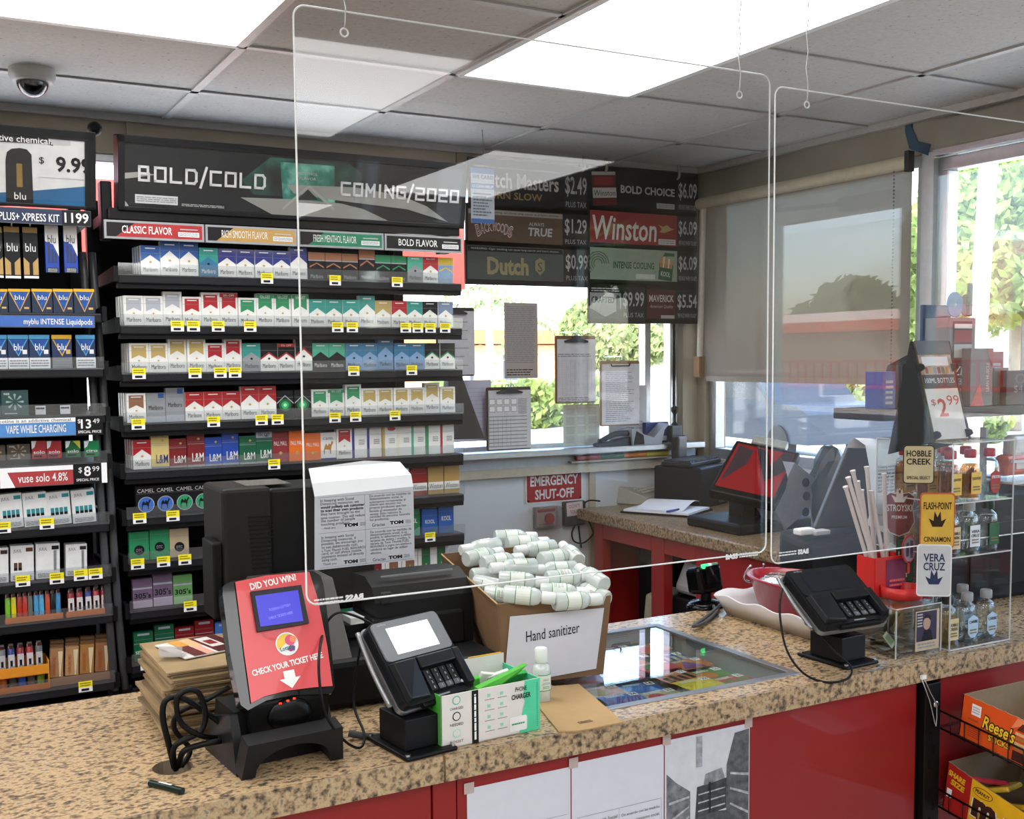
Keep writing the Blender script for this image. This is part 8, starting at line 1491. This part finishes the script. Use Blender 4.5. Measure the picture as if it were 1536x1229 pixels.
for k, (dx, dy, dz, rz, c, l) in enumerate(((.07, -.08, .07, 20, 'c9a52a', 'yellow candy bag standing at the back of the peanut box'), (.085, -.14, .052, -15, 'd0a824', 'yellow candy bag with brown lettering in the peanut box'), (.14, -.2, .04, 10, 'b58c1f', 'yellow candy bag lying low in the peanut box'), (.055, -.05, .074, -30, 'b0303f', 'pink candy bag in the peanut box corner'))):
    p = tM.matrix_world @ Vector((dx, dy, dz)) if False else (T(1.853, 1.552, .7) @ RX(math.degrees(math.atan(.12)))) @ Vector((dx, dy, dz)); b = MB(RZ(rz) @ RX(-18) @ RY(8)); b.hexa([(-.04, -.03, -.005), (.04, -.03, -.005), (.04, .03, -.005), (-.04, .03, -.005), (-.038, -.028, .006), (.038, -.028, .006), (.038, .028, .006), (-.038, .028, .006)], mat(c, .3, var=.2, scale=50), bev=.004); b.text('m&m', 0, .004, mat('3a1d16', .5), .05, .02, T(0, 0, .0066), bold=.05); solo('candy_pouch', b, l, 'candy bag', p, 0, 'candy bags in the peanut box')
# ================================================================ sheets taped to the counter front
YF2 = CF + .0125
def fsheet(label, x0, y0, x1, y1, draw, tilt=0.):
    a = at(x0, y0, Y=YF2); c = at(x1, y1, Y=YF2); w = c.x - a.x; h = .27; t = thing('taped_sheet', label, 'notice', (a.x, YF2, (a.z + c.z) / 2 - h), group='sheets taped to the counter front'); A = FR(0, 0, 0); b = MB(A); b.box((w / 2, h / 2, -.0004), (w - .001, h, .0008), mat('c9cad4', .8, var=.02)); b.build('paper', t); b = MB(A); draw(b, w, h); b.build('print', t)
    for x in ((.004, w - .004) if 'picture' in label else (.004,)): MB(A).box((x, h + .001, .0008), (.018, .018, .0004), mat('b3a19c', .35)).build('tape', t)
S3 = ['De acuerdo con las medidas', 'de distanciamiento social, y', 'siguiendo la ley del', 'condado de salud, NO']
def p1(b, w, h): b.rect(w * .04, h * .7, w * .96, h * .703, INKG, None, .0005); b.rect(w * .53, h * .1, w * .533, h * .7, INKG, None, .0005); para(b, S3, w * .56, h * .66, w * .4, h * .04, .0092, tk, None, .0006)
E3 = ['In keeping with Social', 'Distancing measures, coffee', 'and fountain lids are', 'available upon request', 'from the cashier.']; S4 = ['De acuerdo con las medidas', 'de distanciamiento social,', 'favor de solicitar tapas de', 'cafe y vasos al cajero.']
def p2(b, w, h):
    for r in ((.06, .64, .97, .643), (.06, .2, .97, .203), (.06, .2, .063, .64), (.5, .2, .503, .64), (.967, .2, .97, .64)): b.rect(w * r[0], h * r[1], w * r[2], h * r[3], INKG, None, .0005)
    para(b, E3, w * .09, h * .59, w * .39, h * .05, .0092, tk, None, .0006, (1, 2, 3)); para(b, S4, w * .53, h * .59, w * .42, h * .05, .0092, tk, None, .0006); b.text('Gracias', w * .6, h * .27, tk, w * .11, None, None, .0006); b.text('TOM', w * .8, h * .28, INK, w * .13, h * .045, None, .0006, bold=.06); b.text('TOM', w * .36, h * .26, INK, w * .13, h * .045, None, .0006, bold=.06)
def p3(b, w, h):
    g = lambda c: mat(c, .8, scale=70, var=.45); x0, x1, y0, y1 = w * .02, w * .985, h * .02, h * .985; b.rect(x0, y0, x1, y1, mat('c3c5cc', .8), None, .0004)
    X_ = lambda u: x0 + (x1 - x0) * u; Y_ = lambda v: y0 + (y1 - y0) * v
    def pg(c, *p): b.poly([(X_(u), Y_(v)) for u, v in p], g(c), None, pg.z); pg.z += .00015
    pg.z = .0006
    pg('4a4b50', (0, .0), (1, .0), (1, .3), (.75, .42), (.45, .45), (.28, .4), (0, .2)); pg('6d6e73', (0, .2), (.28, .4), (.28, .62), (.12, .7), (0, .78)); pg('3c3d42', (.34, .42), (.72, .44), (.72, .66), (.36, .64)); pg('55565b', (.72, .42), (1, .28), (1, .98), (.82, .97), (.72, .75)); pg('7e7f85', (.44, .64), (.7, .66), (.66, .74), (.46, .72)); pg('8d8e94', (.35, .78), (.42, .78), (.42, 1), (.35, 1))
    for k in range(3): pg('a5a6ac', (.37, .46 + .06 * k), (.7, .47 + .06 * k), (.7, .48 + .06 * k), (.37, .47 + .06 * k)); pg('a2a3a9', (.76, .46 + .11 * k), (.99, .36 + .14 * k), (.99, .38 + .14 * k), (.76, .475 + .11 * k)); pg('a9aab0', (.02, .3 + .13 * k), (.26, .44 + .07 * k), (.26, .455 + .07 * k), (.02, .32 + .13 * k))
    pg('2b2c30', (.5, .44), (.52, .44), (.52, .66), (.5, .66)); pg('8f9096', (.3, .24), (.5, .34), (.42, .3), (.34, .2)); pg('1c1d20', (.58, .2), (.74, .24), (.72, .27), (.6, .23))
fsheet('blank topped white notice taped lowest along the red counter front', 700, 1186, 856, 1149, p1); fsheet('white coffee lid notice taped between two other sheets', 857, 1149, 996, 1114, p2); fsheet('black and white store picture sheet taped to the counter front', 997, 1113, 1125, 1084, p3)
bad_ = {k: v for k, v in LABELS.items() if len(v) > 1}
if bad_: print('DUPLICATE LABELS', bad_)
